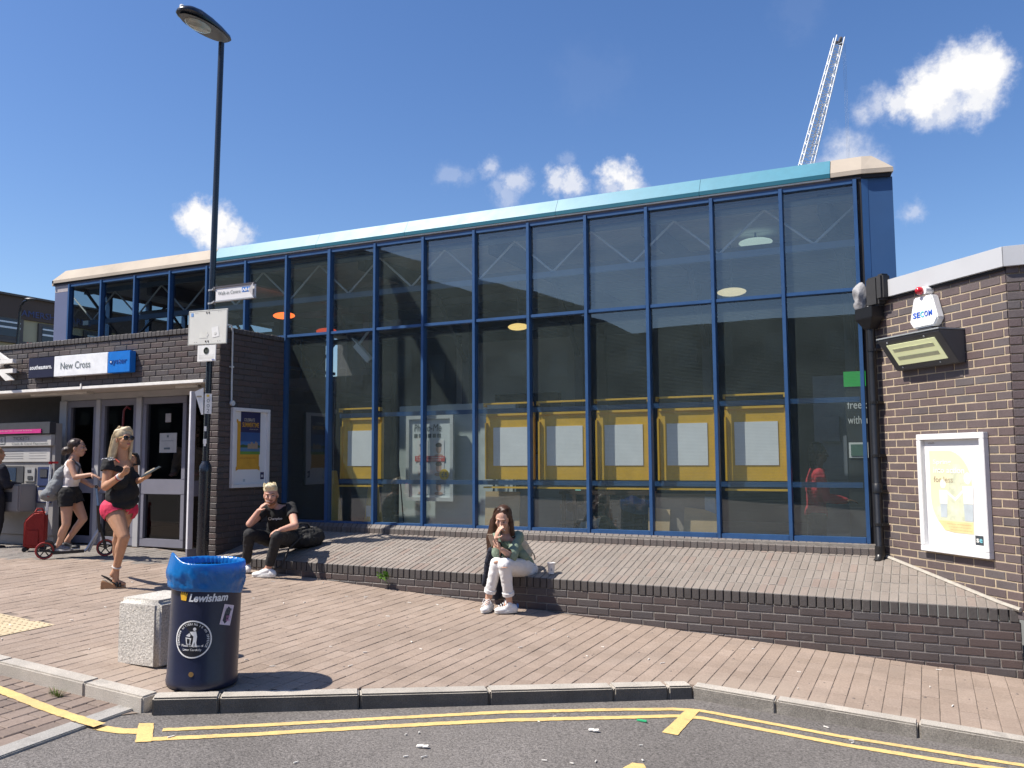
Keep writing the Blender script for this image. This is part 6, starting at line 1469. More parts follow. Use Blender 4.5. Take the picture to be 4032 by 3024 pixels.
toeL = J['anL']+Vector((0,0,-.10))+fw*.10-CR*.02
ftl = [('c', J['anL'], toeL, .036, .024)]
neckp = [('c', J['head']-Vector((0,0,.06))-f_*.02, J['neck']-upv*.03, .055, .060)]
body = blob('body', hp_+neckp+tp+arms+legs+hR+hL+ft+ftl, skn, W1, .0062, 3)
face_bits(W1, g, f_, s_, u_, mat('brow_fair', (.22,.13,.07), .7), mat('lip_rose', (.42,.13,.12), .45), eyes=False)
dk = mat('sunglass_lens', (.012,.008,.008), .08, spec=.8)
for sg in (-1, 1):
    m = MB(); m.ell(g(.094,.034*sg,.008), f_*.006, s_*.032, u_*.027, 16, 8); m.build('sunglass_lens', dk, W1, smooth=True)
    m = MB(); m.tube([g(.094,.060*sg,.018), g(.04,.080*sg,.016), g(-.01,.082*sg,.010)], .0022, 6); m.build('sunglass_arm', mat('gold_wire', (.45,.30,.12), .3, metal=.8), W1)
m = MB(); m.tube([g(.100,-.012,.020), g(.104,0,.024), g(.100,.012,.020)], .002, 6); m.build('sunglass_bridge', mat('gold_wire', (.45,.30,.12), .3, metal=.8), W1)
blonde = hair_mat('hair_blonde', (.55,.44,.28))
hair = [('e', g(-.022,0,.048), f_*.100, s_*.090, u_*.088), ('e', g(-.060,0,-.02), f_*.065, s_*.088, u_*.11), ('c', g(-.05,.055,-.0), g(-.085,.085,-.20), .048, .038), ('c', g(-.05,-.055,-.0), g(-.080,-.075,-.20), .048, .036), ('c', g(-.075,0,-.02), g(-.115,.02,-.225), .055, .045), ('c', g(-.085,.085,-.20), g(-.09,.105,-.265), .038, .016), ('c', g(-.115,.02,-.225), g(-.125,.04,-.28), .045, .02),('c', g(.035,-.060,.085), g(.010,-.090,-.0), .026, .018), ('c', g(.010,-.090,0), g(-.02,-.085,-.20), .020, .020), ('c', g(.050,.0,.105), g(-.02,.070,.08), .030, .026), ('c', g(.04,-.03,.108), g(-.03,-.05,.11), .030, .03)]
blob('hair', hair, blonde, W1, .006, 3, disp=.003)
strands('hair_locks', [[g(-.04,.06,.09), g(-.075,.09,-.05), g(-.09,.10,-.18), g(-.10,.115,-.30)], [g(-.06,.02,.12), g(-.12,.03,-.04), g(-.125,.04,-.2), g(-.13,.05,-.30)], [g(-.03,-.07,.08), g(-.05,-.095,-.05), g(-.05,-.10,-.18), g(-.05,-.09,-.26)], [g(.0,.05,.13), g(-.04,.085,.04), g(-.065,.098,-.1), g(-.085,.105,-.22)]], .013, blonde, W1, 420, .0024)
# loose black top with deep neckline, shorts, wedge sandals
top = grow(tp, .016)+[('e', hpv+upv*.17+fr*.035, ax*.185, fr*.150, upv*.135), ('e', hpv+upv*.08+fr*.03, ax*.190, fr*.150, upv*.09), ('c', J['shR'], J['shR'].lerp(J['elR'],.20), .076, .080), ('c', J['shL'], J['shL'].lerp(J['elL'],.20), .072, .074)]
top = [t for t in top if not (t[0] == 'c' and t[2] == sh-upv*.03)]
blob('top', top, black_c, W1, .008, 3, cuts=[(J['shR'].lerp(J['elR'],.30), (J['elR']-J['shR']), .105), (J['shL'].lerp(J['elL'],.30), (J['elL']-J['shL']), .10), (sh-upv*.005+fr*.03, upv+fr*.62, .155), (hpv+upv*.015, -upv, .40)], disp=.010)
m = MB()
for k in range(7):
    for j in range(5):
        a = -.9+1.8*k/6; c = J['shR']-ax*.0+upv*(.080*math.cos(a*.7)-.01)+fr*(.075*math.sin(a))+ax*(.012+.016*j-.03); m.ell(c, ax*.0065, fr*.006, upv*.006, 6, 4)
m.build('shoulder_beads', mat('bead_silver', (.45,.45,.46), .25, metal=.7), W1, smooth=True)
m = MB(); m.tube([sh+ax*.105+upv*.050+fr*.0, sh+ax*.100+upv*.045+fr*.04, sh+ax*.092+upv*.015+fr*.085], .006, 6); m.build('orange_strap', mat('strap_orange', (.65,.08,.03), .6), W1)
pinkm = mat('shorts_pink', (.60,.026,.085), .75, .08, 8, bump=.3, bscale=50)
sho = [('e', hpv+upv*.04, ax*.192, fr*.135, upv*.10), ('c', J['hipR'], J['hipR'].lerp(J['knR'],.24), .132, .112), ('c', J['hipL'], J['hipL'].lerp(J['knL'],.24), .125, .108)]
blob('shorts', sho, pinkm, W1, .007, 3, cuts=[(J['hipR'].lerp(J['knR'],.235), (J['knR']-J['hipR']), .19), (J['hipL'].lerp(J['knL'],.235), (J['knL']-J['hipL']), .19), (hpv+upv*.115, upv, .3)], disp=.004)
def wedge(toe, an, dvec, par):
    sd_ = Vector((-dvec.y, dvec.x, 0)); z = toe.z-.022
    base_ = Vector((toe.x, toe.y, z)); prof = [(.0,0),(.0,.016),(-.09,.022),(-.16,.060),(-.225,.088),(-.238,.080),(-.240,0)]
    mb = MB(); mb.prism([base_+dvec*x-sd_*.038+Vector((0,0,h)) for x, h in prof], sd_*.076); mb.build('wedge_heel', mat('cork_wedge', (.40,.22,.11), .8, .12, 30), par, bevel=.006)
    mb = MB(); mb.tube([base_+dvec*x+Vector((0,0,h+.004)) for x, h in ((.0,.014),(-.09,.022),(-.16,.060),(-.225,.088))], .010, 6); mb.build('rope_edge', mat('rope_cream', (.62,.54,.40), .8), par)
    mb = MB(); 
    for x, h, r in ((-.055,.045,.012),(-.085,.058,.012)): mb.tube([base_+dvec*x-sd_*.042+Vector((0,0,.02)), base_+dvec*x-sd_*.026+Vector((0,0,h+.008)), base_+dvec*x+sd_*.02+Vector((0,0,h+.012)), base_+dvec*x+sd_*.042+Vector((0,0,.02))], r, 6)
    mb.tube([base_+dvec*-.085+sd_*.04+Vector((0,0,.04)), base_+dvec*-.19+sd_*.035+Vector((0,0,.115)), base_+dvec*-.235+Vector((0,0,.14)), base_+dvec*-.19-sd_*.035+Vector((0,0,.115)), base_+dvec*-.085-sd_*.04+Vector((0,0,.04))], .007, 6); mb.build('sandal_strap', black_c, par, smooth=True)
wedge(toeR, J['anR'], toeD, W1)
m = MB(); a = (J['knR']-J['anR']).normalized(); m.lathe(J['anR']+a*.035, [(.046,-.006),(.049,0),(.046,.006)], 16, a); m.build('anklet', mat('anklet_pale', (.62,.58,.55), .5), W1, smooth=True)
a = (J['elR']-J['wrR']).normalized(); 
for k, c_ in enumerate(((.5,.48,.45),(.42,.42,.44),(.5,.48,.45),(.45,.04,.09),(.20,.05,.05))):
    m = MB(); m.lathe(J['wrR']+a*(.012+.011*k), [(.033,-.005),(.037,0),(.033,.005)], 14, a); m.build('bracelet', mat('bangle_%d' % k, c_, .4), W1, smooth=True)
nb = thing('notebook', 'open notebook with pen held by the woman in pink shorts', 'notebook', J['wrL'])
c = at(zA(1110,940),-.06); e1 = (at(zA(1255,855),-.02)-at(zA(925,1040),-.08)).normalized(); e2 = e1.cross(Vector((0,0,1))).normalized(); e3 = e1.cross(e2)
m = MB(); m.obox(c, e1, e2, e3, .105, .075, .006); m.build('cover', mat('notebook_grey', (.20,.24,.22), .5), nb, bevel=.002)
e3u = e3 if e3.z > 0 else -e3
m = MB(); m.obox(c+e3u*.008, e1, e2, e3, .10, .07, .0018); m.build('pages', mat('notebook_page', (.62,.62,.58), .6), nb)
m = MB(); m.tube([c+e3u*.016-e1*.06-e2*.0, c+e3u*.018+e1*.05-e2*.01], .005, 8); m.build('pen', mat('pen_pale', (.6,.5,.35), .3), nb)

# ---- 2. young woman on a push scooter
zC = lambda x, y: (130+x*.5464, 1700+y*.5464)
w_r, w_f = onG(174, 2203), onG(414, 2190)
sc_d = (w_f-w_r); sc_d.z = 0; sc_d.normalize(); sc_s = Vector((-sc_d.y, sc_d.x, 0))
dC = (w_r.dot(fw)+w_f.dot(fw))/2
def at2(px, dd=0.0): return ray(*px)*(dC+dd)
SCT = thing('kick_scooter', 'black kick scooter with large red wheels under the woman with the backpack', 'scooter', (w_r+w_f)/2)
scb = mat('scooter_black', (.015,.015,.017), .4); scs = mat('scooter_silver', (.45,.46,.48), .3, metal=.7); scr = mat('scooter_red', (.28,.018,.018), .5)
zg2 = gz((w_r.x+w_f.x)/2, (w_r.y+w_f.y)/2)
RWH = .108
def wheel(c):
    o = None; m = MB(); m.lathe(c, [(RWH-.022,-.014),(RWH-.004,-.016),(RWH,-.006),(RWH,.006),(RWH-.004,.016),(RWH-.022,.014)], 28, sc_s, caps=False); o = m.build('wheel', scr, SCT, smooth=True)
    m = MB(); m.lathe(c, [(RWH-.034,-.012),(RWH-.021,-.0145),(RWH-.021,.0145),(RWH-.034,.012),(RWH-.034,-.012)], 28, sc_s, caps=False); m.lathe(c, [(.02,-.02),(.02,.02)], 12, sc_s)
    for k in range(5):
        a = 2*math.pi*k/5+.3; v = sc_d*math.cos(a)+Vector((0,0,math.sin(a))); m.beam(c+v*.015, c+v*(RWH-.03), .014, .018, up=sc_s)
    m.build('rim', scb, o, smooth=False); return o
cr_, cf_ = Vector((w_r.x,w_r.y,gz(w_r.x,w_r.y)+RWH)), Vector((w_f.x,w_f.y,gz(w_f.x,w_f.y)+RWH)); wheel(cr_); wheel(cf_)
dk0 = cr_+sc_d*.09+Vector((0,0,-.035)); dk1 = cf_-sc_d*.24+Vector((0,0,-.03))
m = MB(); m.beam(dk0, dk1, .11, .03); m.build('deck', scb, SCT, bevel=.006)
m = MB(); m.beam(cr_-sc_d*.0+Vector((0,0,.0)), dk0+sc_d*.05, .05, .02); m.tube([cr_+Vector((0,0,.115)), cr_+sc_d*.07+Vector((0,0,.10)), cr_+sc_d*.11+Vector((0,0,.03))], .02, 6); m.build('rear_fender', scb, SCT)
nk = cf_-sc_d*.075+Vector((0,0,.30))
m = MB(); m.tube([dk1, dk1+sc_d*.03+Vector((0,0,.02)), nk-Vector((0,0,.05))], .019, 10); m.tube([dk1+sc_d*.05-Vector((0,0,.01)), cf_-sc_d*.10+Vector((0,0,.17))], .013, 8); m.build('neck', scs, SCT, smooth=True)
hb = at2(zC(455,395)); hb = Vector((hb.x,hb.y,hb.z))
stem_top = hb; m = MB(); m.tube([cf_, cf_-sc_d*.03+Vector((0,0,.13)), nk], .02, 8); m.build('fork', scb, SCT); mid = nk.lerp(stem_top,.50)
m = MB(); m.tube([nk-Vector((0,0,.1)), mid], .019, 10); m.build('steering_tube', scb, SCT, smooth=True); m = MB(); m.tube([mid, stem_top], .014, 10); m.build('steering_stem', mat('stem_blue', (.16,.30,.55), .35, metal=.4), SCT, smooth=True)
m = MB(); m.tube([stem_top-sc_s*.19, stem_top+sc_s*.19], .011, 8); m.build('handlebar', scs, SCT)
for sg in (-1,1): m = MB(); m.tube([stem_top+sc_s*.19*sg, stem_top+sc_s*.09*sg], .018, 10); m.build('grip', scb, SCT, smooth=True)
K = dict(shR=at2(zC(268,225),-.10), shL=at2(zC(300,215),.16), elR=at2(zC(305,328),-.16), wrR=at2(zC(420,308),-.16), elL=at2(zC(358,350),.10), wrL=at2(zC(425,392),.06), hipR=at2(zC(245,455),-.06), hipL=at2(zC(285,455),.10), knR=at2(zC(240,665),-.10), anR=at2(zC(178,835),-.05), knL=at2(zC(362,625),.08), anL=at2(zC(243,790),.06), head=at2(zC(322,118),.04), neck=at2(zC(298,185),.03))
K['face'] = sc_d.copy()
GW = thing('person', 'young woman with dark bun, white vest and black shorts riding the scooter', 'person', base((w_r+w_f)/2))
hp_, g, f_, s_, u_ = head_prims(K['head'], (CR*.95+fw*.12), (0,0,1), .98)
tp, ax, upv, fr, sh, hpv = torso(K, .092, .115, .140, .85)
arms = limbs(K, [('shR','elR',.043,.034),('elR','wrR',.034,.024),('shL','elL',.043,.034),('elL','wrL',.034,.024)])
legs = limbs(K, [('hipR','knR',.088,.052),('knR','anR',.050,.032),('hipL','knL',.088,.052),('knL','anL',.050,.032)])+[('e', K['knR'].lerp(K['anR'],.3)-fr*.016, fr*.044, ax*.044, (K['knR']-K['anR']).normalized()*.11), ('e', K['knL'].lerp(K['anL'],.3)-fr*.012, fr*.042, ax*.042, (K['knL']-K['anL']).normalized()*.11)]
hands = hand_prims(K['wrR'], CR*.9-Vector((0,0,.32)), -Vector((0,0,1)), .35, .95)+hand_prims(K['wrL'], (stem_top+sc_s*.12-K['wrL'])+CR*.001, -Vector((0,0,1)), 1.3, .95)
skn2 = skin('skin_fair', (.50,.29,.20))
zd = (dk0.z+dk1.z)/2+.016
toeR2 = K['anR']+CR*.15; toeR2.z = zd+.004; toeL2 = K['anL']+CR*.16; toeL2.z = gz(toeL2.x,toeL2.y)+.10
blob('body', hp_+[('c', K['head']-Vector((0,0,.05))-f_*.02, K['neck']-upv*.03, .046,.05)]+tp+arms+legs+hands+foot_prims(K['anR'], toeR2+(K['anR']-toeR2)*.12, .75)+foot_prims(K['anL'], toeL2+(K['anL']-toeL2)*.12, .75), skn2, GW, .0062, 3)
face_bits(GW, g, f_, s_, u_, mat('brow_dark', (.03,.02,.015), .7), mat('lip_rose', (.42,.13,.12), .45))
dkh = hair_mat('hair_dark', (.030,.017,.012))
blob('hair', [('e', g(-.028,0,.040), f_*.098, s_*.082, u_*.086), ('e', g(-.07,0,-.005), f_*.05, s_*.07, u_*.065), ('e', g(-.135,0,-.030), f_*.058, s_*.055, u_*.052), ('e', g(-.155,0,-.055), f_*.04, s_*.04, u_*.04)], dkh, GW, .006, 2, disp=.008)
vest = mat('vest_white', (.66,.63,.62), .85, .06, 10, bump=.3, bscale=50)
v = [p for p in grow(tp, .010) if not (p[0] == 'c')]+[('c', sh+ax*.09-upv*.0, sh+ax*.085-upv*.10, .040,.055), ('c', sh-ax*.09-upv*.0, sh-ax*.085-upv*.10, .040,.055)]
blob('vest', v, vest, GW, .008, 3, cuts=[(hpv+upv*.11, -upv, .3)], disp=.007)
blob('shorts', [('e', hpv+upv*.05, ax*.155, fr*.115, upv*.10), ('c', K['hipR'], K['hipR'].lerp(K['knR'],.40), .112, .098), ('c', K['hipL'], K['hipL'].lerp(K['knL'],.40), .112, .098)], black_c, GW, .008, 3, cuts=[(K['hipR'].lerp(K['knR'],.40), K['knR']-K['hipR'], .2), (K['hipL'].lerp(K['knL'],.40), K['knL']-K['hipL'], .2), (hpv+upv*.135, upv, .3)], disp=.012)
grey_s = mat('trainer_grey', (.17,.18,.20), .7, .1, 20)
shoe('shoe', K['anR'], toeR2, grey_s, GW, sole_w, .95, zd+.002); shoe('shoe', K['anL'], toeL2, mat('trainer_black', (.03,.03,.035), .6), GW, sole_w, .95, toeL2.z)
BP = thing('backpack', 'grey fabric backpack on the back of the woman on the scooter', 'backpack', K['hipR'])
bpm = mat('backpack_grey', (.17,.185,.20), .8, .12, 12, bump=.4, bscale=60)
bc = at2(zC(165,405)); bt = at2(zC(205,290)); bu = (bt-bc).normalized(); bf = sc_d
blob('bag', [('e', bc, bf*.115, sc_s*.14, bu*.17), ('e', bc.lerp(bt,.75), bf*.080, sc_s*.11, bu*.13), ('e', bc-bu*.08-bf*.03, bf*.125, sc_s*.14, bu*.10)], bpm, BP, .009, 3, disp=.012)
m = MB(); 
for sg in (-1,1): m.tube([bt+sc_s*.06*sg+bu*.05, sh+ax*.0+sc_s*.085*sg+Vector((0,0,.035)), sh+sc_s*.105*sg+sc_d*.09-upv*.06, sh+sc_s*.11*sg+sc_d*.07-upv*.20, bc+sc_s*.11*sg-bu*.09+sc_d*.06], .013, 8)
m.build('strap', mat('strap_dark', (.07,.075,.085), .8), BP, smooth=True)
m = MB(); c = bc-bu*.10-sc_s*.125-bf*.05; m.obox(c, bf, bu, sc_s, .012, .014, .006); m.build('red_tag', scr, BP)

# ---- 3. man sitting at the left end of the low wall
zD = lambda x, y: (930+x*.4409, 1880+y*.4409)
Mn = dict(neck=onY(*zD(340,262),8.33), shR=onY(*zD(258,290),8.24), shL=onY(*zD(487,258),8.42), elR=onY(*zD(120,415),7.98), wrR=onY(*zD(200,300),8.02), elL=onY(*zD(525,430),8.12), wrL=onY(*zD(395,470),7.98), hipR=onY(*zD(330,560),8.44), hipL=onY(*zD(480,545),8.50), knR=onY(*zD(118,505),7.96), anR=onY(*zD(88,775),8.06), knL=onY(*zD(365,530),7.94), anL=onY(*zD(290,800),7.99), head=onY(*zD(310,160),8.20))
Mn['face'] = (CR*.25-fw*.95).normalized()
MAN = thing('person', 'bleach blond man in black t-shirt and black jeans seated on the low wall smoking', 'person', (-7.2, 8.3, zc(-7.2)))
hp_, g, f_, s_, u_ = head_prims(Mn['head'], (CR*.18-fw*.95-Vector((0,0,.05))), (Vector((0,0,1))-CR*.10), 1.03)
tp, ax, upv, fr, sh, hpv = torso(Mn, .115, .150, .160)
arms = limbs(Mn, [('shR','elR',.056,.043),('elR','wrR',.043,.029),('shL','elL',.056,.045),('elL','wrL',.045,.029)])
mtoe = {}
for key, px in (('anR', zD(20,835)), ('anL', zD(222,892))):
    an = Mn[key]; tg = onG(*px); zt = gz(tg.x, tg.y)+.004; b_ = Vector((an.x, an.y, zt)); v_ = Vector((tg.x, tg.y, zt))-b_; v_.z = 0; mtoe[key] = b_+v_.normalized()*.19
legs = limbs(Mn, [('hipR','knR',.085,.058),('knR','anR',.056,.038),('hipL','knL',.085,.058),('knL','anL',.056,.038)])
hands = hand_prims(Mn['wrR'], onY(*zD(262,212),8.06)-Mn['wrR'], (CR*.75+fw*.3), .85, 1.05)+hand_prims(Mn['wrL'], (onY(*zD(315,492),7.95)-Mn['wrL']), Vector((0,.4,-1)), .6, 1.05)
skn3 = skin('skin_pink', (.56,.31,.23))
blob('body', hp_+[('c', Mn['head']-Vector((0,0,.06))-f_*.01, Mn['neck']-upv*.03, .056,.062)]+tp+arms+legs+hands+foot_prims(Mn['anR'], mtoe['anR']+(Mn['anR']-mtoe['anR'])*.12, .8)+foot_prims(Mn['anL'], mtoe['anL']+(Mn['anL']-mtoe['anL'])*.12, .8), skn3, MAN, .0062, 3)
face_bits(MAN, g, f_, s_, u_, mat('brow_brown', (.12,.065,.03), .7), mat('lip_pink', (.42,.16,.13), .5))
bl2 = hair_mat('hair_bleached', (.66,.57,.38)); gin = hair_mat('beard_ginger', (.24,.10,.04))
blob('hair', [('e', g(-.018,.0,.072), f_*.096, s_*.083, u_*.066), ('e', g(.030,-.008,.108), f_*.060, s_*.060, u_*.042), ('e', g(.058,-.030,.112), f_*.034, s_*.036, u_*.030), ('e', g(.048,.026,.116), f_*.038, s_*.036, u_*.030), ('e', g(-.04,0,.055), f_*.074, s_*.081, u_*.070)], bl2, MAN, .006, 3, disp=.007)
strands('hair_locks', [[g(-.03,.03,.13), g(.03,.01,.145), g(.080,-.015,.128)], [g(-.05,-.03,.12), g(.0,-.05,.138), g(.06,-.06,.108)], [g(-.06,.04,.11), g(-.01,.06,.138), g(.06,.055,.112)]], .012, bl2, MAN, 160, .0035)
blob('hair_sides', [('e', g(-.035,0,.015), f_*.072, s_*.080, u_*.070)], hair_mat('hair_shaved', (.22,.14,.08)), MAN, .007, 2)
blob('beard', [('c', g(.040,.052,-.055), g(.066,.026,-.088), .017,.019), ('c', g(.040,-.052,-.055), g(.066,-.026,-.088), .017,.019), ('e', g(.066,0,-.090), f_*.024, s_*.034, u_*.022), ('c', g(.084,-.024,-.046), g(.090,.0,-.042), .005,.006), ('c', g(.084,.024,-.046), g(.090,.0,-.042), .005,.006), ('c', g(.006,.066,-.015), g(.040,.052,-.055), .012,.015), ('c', g(.006,-.066,-.015), g(.040,-.052,-.055), .012,.015)], gin, MAN, .005, 1)
ts = grow(tp, .014)+[('c', Mn['shR'], Mn['shR'].lerp(Mn['elR'],.55), .064,.066), ('c', Mn['shL']-ax*.0, Mn['shL'].lerp(Mn['elL'],.55), .062,.068), ('e', hpv+upv*.10, ax*.168, fr*.145, upv*.12)]
ts = [t for t in ts if not (t[0] == 'c' and t[1] == Mn['neck'])]+[('c', sh-upv*.015, sh-upv*.08, .088,.10)]
tee = blob('t_shirt', ts, black_c, MAN, .008, 3, cuts=[(Mn['shR'].lerp(Mn['elR'],.55), Mn['elR']-Mn['shR'], .12), (Mn['shL'].lerp(Mn['elL'],.55), Mn['elL']-Mn['shL'], .12), (sh+upv*.045+fr*.02, upv+fr*.45, .10)], disp=.010)
lc = onY(*zD(350,372),8.12)
from mathutils.bvhtree import BVHTree
def project_text(o, mesh_obj, lift=.004):
    bm = bmesh.new(); bm.from_mesh(mesh_obj.data); T = BVHTree.FromBMesh(bm)
    for v in o.data.vertices:
        dv = v.co.normalized(); hit = T.ray_cast(Vector((0,0,0)), dv, 100)
        if hit[0] is not None: v.co = hit[0]-dv*lift
    bm.free()
lw = ray(*zD(290,372)); le = ray(*zD(415,368)); dist = lc.dot(fw)
o = text_mesh('shirt_lettering', 'hampion', mat('print_white', (.72,.72,.72), .7), ray(*zD(308,379))*dist, (le-lw).normalized(), CU, (le-lw).length*dist*.82, None, tee, 0, shear=.25, bold=.02); project_text(o, tee)
o = text_mesh('shirt_lettering', 'C', mat('print_white', (.72,.72,.72), .7), ray(*zD(284,381))*dist, (le-lw).normalized(), CU, None, .034, tee, 0, bold=.03); project_text(o, tee)
jn = grow(legs, .012)+[('e', hpv+upv*.01, ax*.185, fr*.15, upv*.105)]
blob('jeans', jn, black_j, MAN, .0085, 3, cuts=[(Mn['anR'].lerp(Mn['knR'],.08), Mn['anR']-Mn['knR'], .12), (Mn['anL'].lerp(Mn['knL'],.08), Mn['anL']-Mn['knL'], .12)], disp=.009)
for key in ('anR', 'anL'): shoe('shoe', Mn[key], mtoe[key], white_s, MAN, sole_w, 1.05, mtoe[key].z)
CG = thing('cigarette', 'white cigarette between the lips of the blond man', 'cigarette', g(.10,0,-.05)); m = MB(); m.tube([g(.088,.012,-.056), g(.125,.045,-.038)], .0042, 8); m.build('paper', paper, CG)
# ---- 4. black holdall beside him
HB = thing('duffel_bag', 'black canvas holdall with carry straps lying on the wall beside the man', 'bag', (-6.35, 8.5, zc(-6.3)))
h0, h1 = onY(1128, 2150, 8.55), onY(1258, 2125, 8.95); hd_ = (h1-h0); hd_.z = 0; hd_.normalize(); hs_ = Vector((-hd_.y, hd_.x, 0)); hc = (h0+h1)/2; hc.z = slope_z(hc.x, hc.y)+.135
bagm = mat('holdall_black', (.014,.014,.015), .8, .25, 10, bump=.5, bscale=60)
hn = Vector((0,-.215,1)).normalized()
blob('bag', [('c', hc-hd_*.15, hc+hd_*.15, .118, .125), ('e', hc-hn*.05, hd_*.25, hs_*.135, hn*.085), ('e', hc+hd_*.17, hd_*.09, hs_*.12, hn*.11), ('e', hc-hd_*.16, hd_*.09, hs_*.115, hn*.105), ('e', hc-hs_*.11-hn*.03, hd_*.13, hs_*.045, hn*.07)], bagm, HB, .008, 2, disp=.020)
webm = mat('webbing', (.028,.028,.03), .7)
m = MB(); m.tube([hc+hd_*a+hn*h+hs_*s for a, h, s in ((-.12,.10,-.07),(-.10,.16,-.03),(-.02,.185,0),(.08,.175,.0),(.12,.10,-.06))], .011, 6); m.tube([hc+hd_*a+hn*h+hs_*s for a, h, s in ((-.11,.11,.06),(-.08,.165,.02),(.02,.18,.01),(.09,.165,.01),(.12,.1,.06))], .011, 6); m.build('carry_handle', webm, HB, smooth=True)
e0 = hc-hd_*.22+hn*.03-hs_*.05
m = MB(); m.tube([e0, Vector((e0.x-.05, 8.27, e0.z-.12)), Vector((e0.x-.06, 8.24, e0.z-.28)), Vector((e0.x+.03, 8.23, e0.z-.37)), Vector((e0.x+.16, 8.235, e0.z-.30)), Vector((e0.x+.20, 8.30, e0.z-.12)), hc-hd_*.05-hs_*.13+hn*.05], .0115, 6); m.build('shoulder_strap', webm, HB, smooth=True)
m = MB(); m.obox(e0-hn*.02, hd_, hs_, hn, .012,.006,.03); 
for a in (-.12, .0, .11): m.obox(hc+hd_*a+hn*.135-hs_*.035, hd_, hs_, hn, .018,.012,.006)
m.build('buckle', mat('buckle_steel', (.45,.45,.43), .3, metal=.6), HB, bevel=.002)

# ---- 5. young woman seated on the wall with phone and cigarette
zE = lambda x, y: (1870+x*.4937, 1970+y*.4937)
G5 = dict(neck=onY(*zE(252,258),8.20), shR=onY(*zE(172,292),8.10), shL=onY(*zE(345,290),8.24), elR=onY(*zE(178,425),7.92), wrR=onY(*zE(165,305),7.93), elL=onY(*zE(292,448),7.98), wrL=onY(*zE(212,392),7.84), hipR=onY(*zE(330,535),8.36), hipL=onY(*zE(405,540),8.42), knR=onY(*zE(175,508),7.88), anR=onY(*zE(108,775),7.93), knL=onY(*zE(238,515),7.85), anL=onY(*zE(272,790),7.96), head=onY(*zE(222,150),8.06))
G5['face'] = (-CR*.35-fw*.9).normalized()
GL = thing('person', 'long haired young woman in green shirt and white jeans sitting with her phone', 'person', (-3.85, 8.3, zc(-3.85)))
hp_, g, f_, s_, u_ = head_prims(G5['head'], (-CR*.22-fw*.90-Vector((0,0,.30))), (Vector((0,0,1))-fw*.25), 1.0)
tp, ax, upv, fr, sh, hpv = torso(G5, .095, .120, .155, .85)
arms = limbs(G5, [('shR','elR',.044,.037),('elR','wrR',.037,.025),('shL','elL',.044,.037),('elL','wrL',.037,.025)])
legs = limbs(G5, [('hipR','knR',.088,.056),('knR','anR',.054,.034),('hipL','knL',.088,.056),('knL','anL',.054,.034)])
hands = hand_prims(G5['wrR'], onY(*zE(195,215),7.92)-G5['wrR'], CR*.8+fw*.3, .45, .98)+hand_prims(G5['wrL'], onY(*zE(150,352),7.82)-G5['wrL'], CR*-.2+Vector((0,0,.8))+fw*.2, 1.0, .98)
zt5 = [onG(*zE(62,905)), onG(*zE(165,905))]
tR = Vector((zt5[0].x, zt5[0].y, gz(zt5[0].x, zt5[0].y)+.004)); tL = Vector((zt5[1].x, zt5[1].y, gz(zt5[1].x, zt5[1].y)+.004))
skn5 = skin('skin_light', (.56,.34,.25))
blob('body', hp_+[('c', G5['head']-Vector((0,0,.05))-f_*.02, G5['neck']-upv*.03, .045,.052)]+tp+arms+legs+hands+foot_prims(G5['anR'], tR+(G5['anR']-tR)*.12, .8)+foot_prims(G5['anL'], tL+(G5['anL']-tL)*.12, .8), skn5, GL, .0060, 3)
face_bits(GL, g, f_, s_, u_, mat('brow_dark', (.03,.02,.015), .7), mat('lip_rose', (.42,.13,.12), .45))
brn = hair_mat('hair_brown', (.055,.026,.015))
blob('hair', [('e', g(-.034,0,.045), f_*.100, s_*.090, u_*.094), ('e', g(-.07,0,-.02), f_*.06, s_*.085, u_*.11), ('c', g(.020,.030,.108), g(.012,.080,.04), .022,.020), ('c', g(.020,-.025,.108), g(.010,-.078,.04), .022,.018), ('c', g(.012,.080,.04), g(.000,.088,-.03), .020,.024), ('c', g(.000,.088,-.03), g(.006,.105,-.22), .026,.038), ('c', g(.006,.105,-.22), g(.03,.10,-.40), .040,.018), ('c', g(-.04,.095,-.05), g(-.055,.150,-.27), .050,.055), ('c', g(-.055,.150,-.27), g(-.035,.175,-.45), .052,.020), ('c', g(-.01,.10,-.10), g(.0,.135,-.38), .04,.03), ('c', g(.010,-.078,.04), g(-.004,-.086,-.03), .018,.020), ('c', g(.0,-.086,-.03), g(-.02,-.095,-.20), .022,.026), ('c', g(-.075,0,-.05), g(-.12,.05,-.28), .07,.05)], brn, GL, .0062, 3, disp=.006)
locks = [[g(.0,.06,.11), g(-.005,.093,-.02), g(.015,.11,-.2), g(.035,.105,-.43)], [g(-.03,.08,.08), g(-.045,.11,-.08), g(-.06,.15,-.28), g(-.045,.17,-.45)], [g(-.06,.04,.11), g(-.09,.09,-.05), g(-.1,.12,-.25), g(-.09,.13,-.42)], [g(.0,-.055,.11), g(-.01,-.092,-.02), g(-.02,-.10,-.2), g(-.02,-.10,-.28)]]
strands('hair_locks', locks, .014, brn, GL, 420, .0026); strands('hair_highlights', locks[:2], .022, hair_mat('hair_lit_brown', (.17,.085,.04)), GL, 50, .0032)
grn5 = mat('shirt_sage', (.19,.25,.185), .85, .10, 9, bump=.35, bscale=50)
sht = grow(tp, .018)+[('c', G5['shR'], G5['elR'], .062,.055), ('c', G5['elR'], G5['elR'].lerp(G5['wrR'],.35), .055,.050), ('c', G5['shL'], G5['elL'], .064,.058), ('c', G5['elL'], G5['elL'].lerp(G5['wrL'],.30), .058,.052), ('e', hpv+upv*.07-fr*.03, ax*.17, fr*.13, upv*.13)]
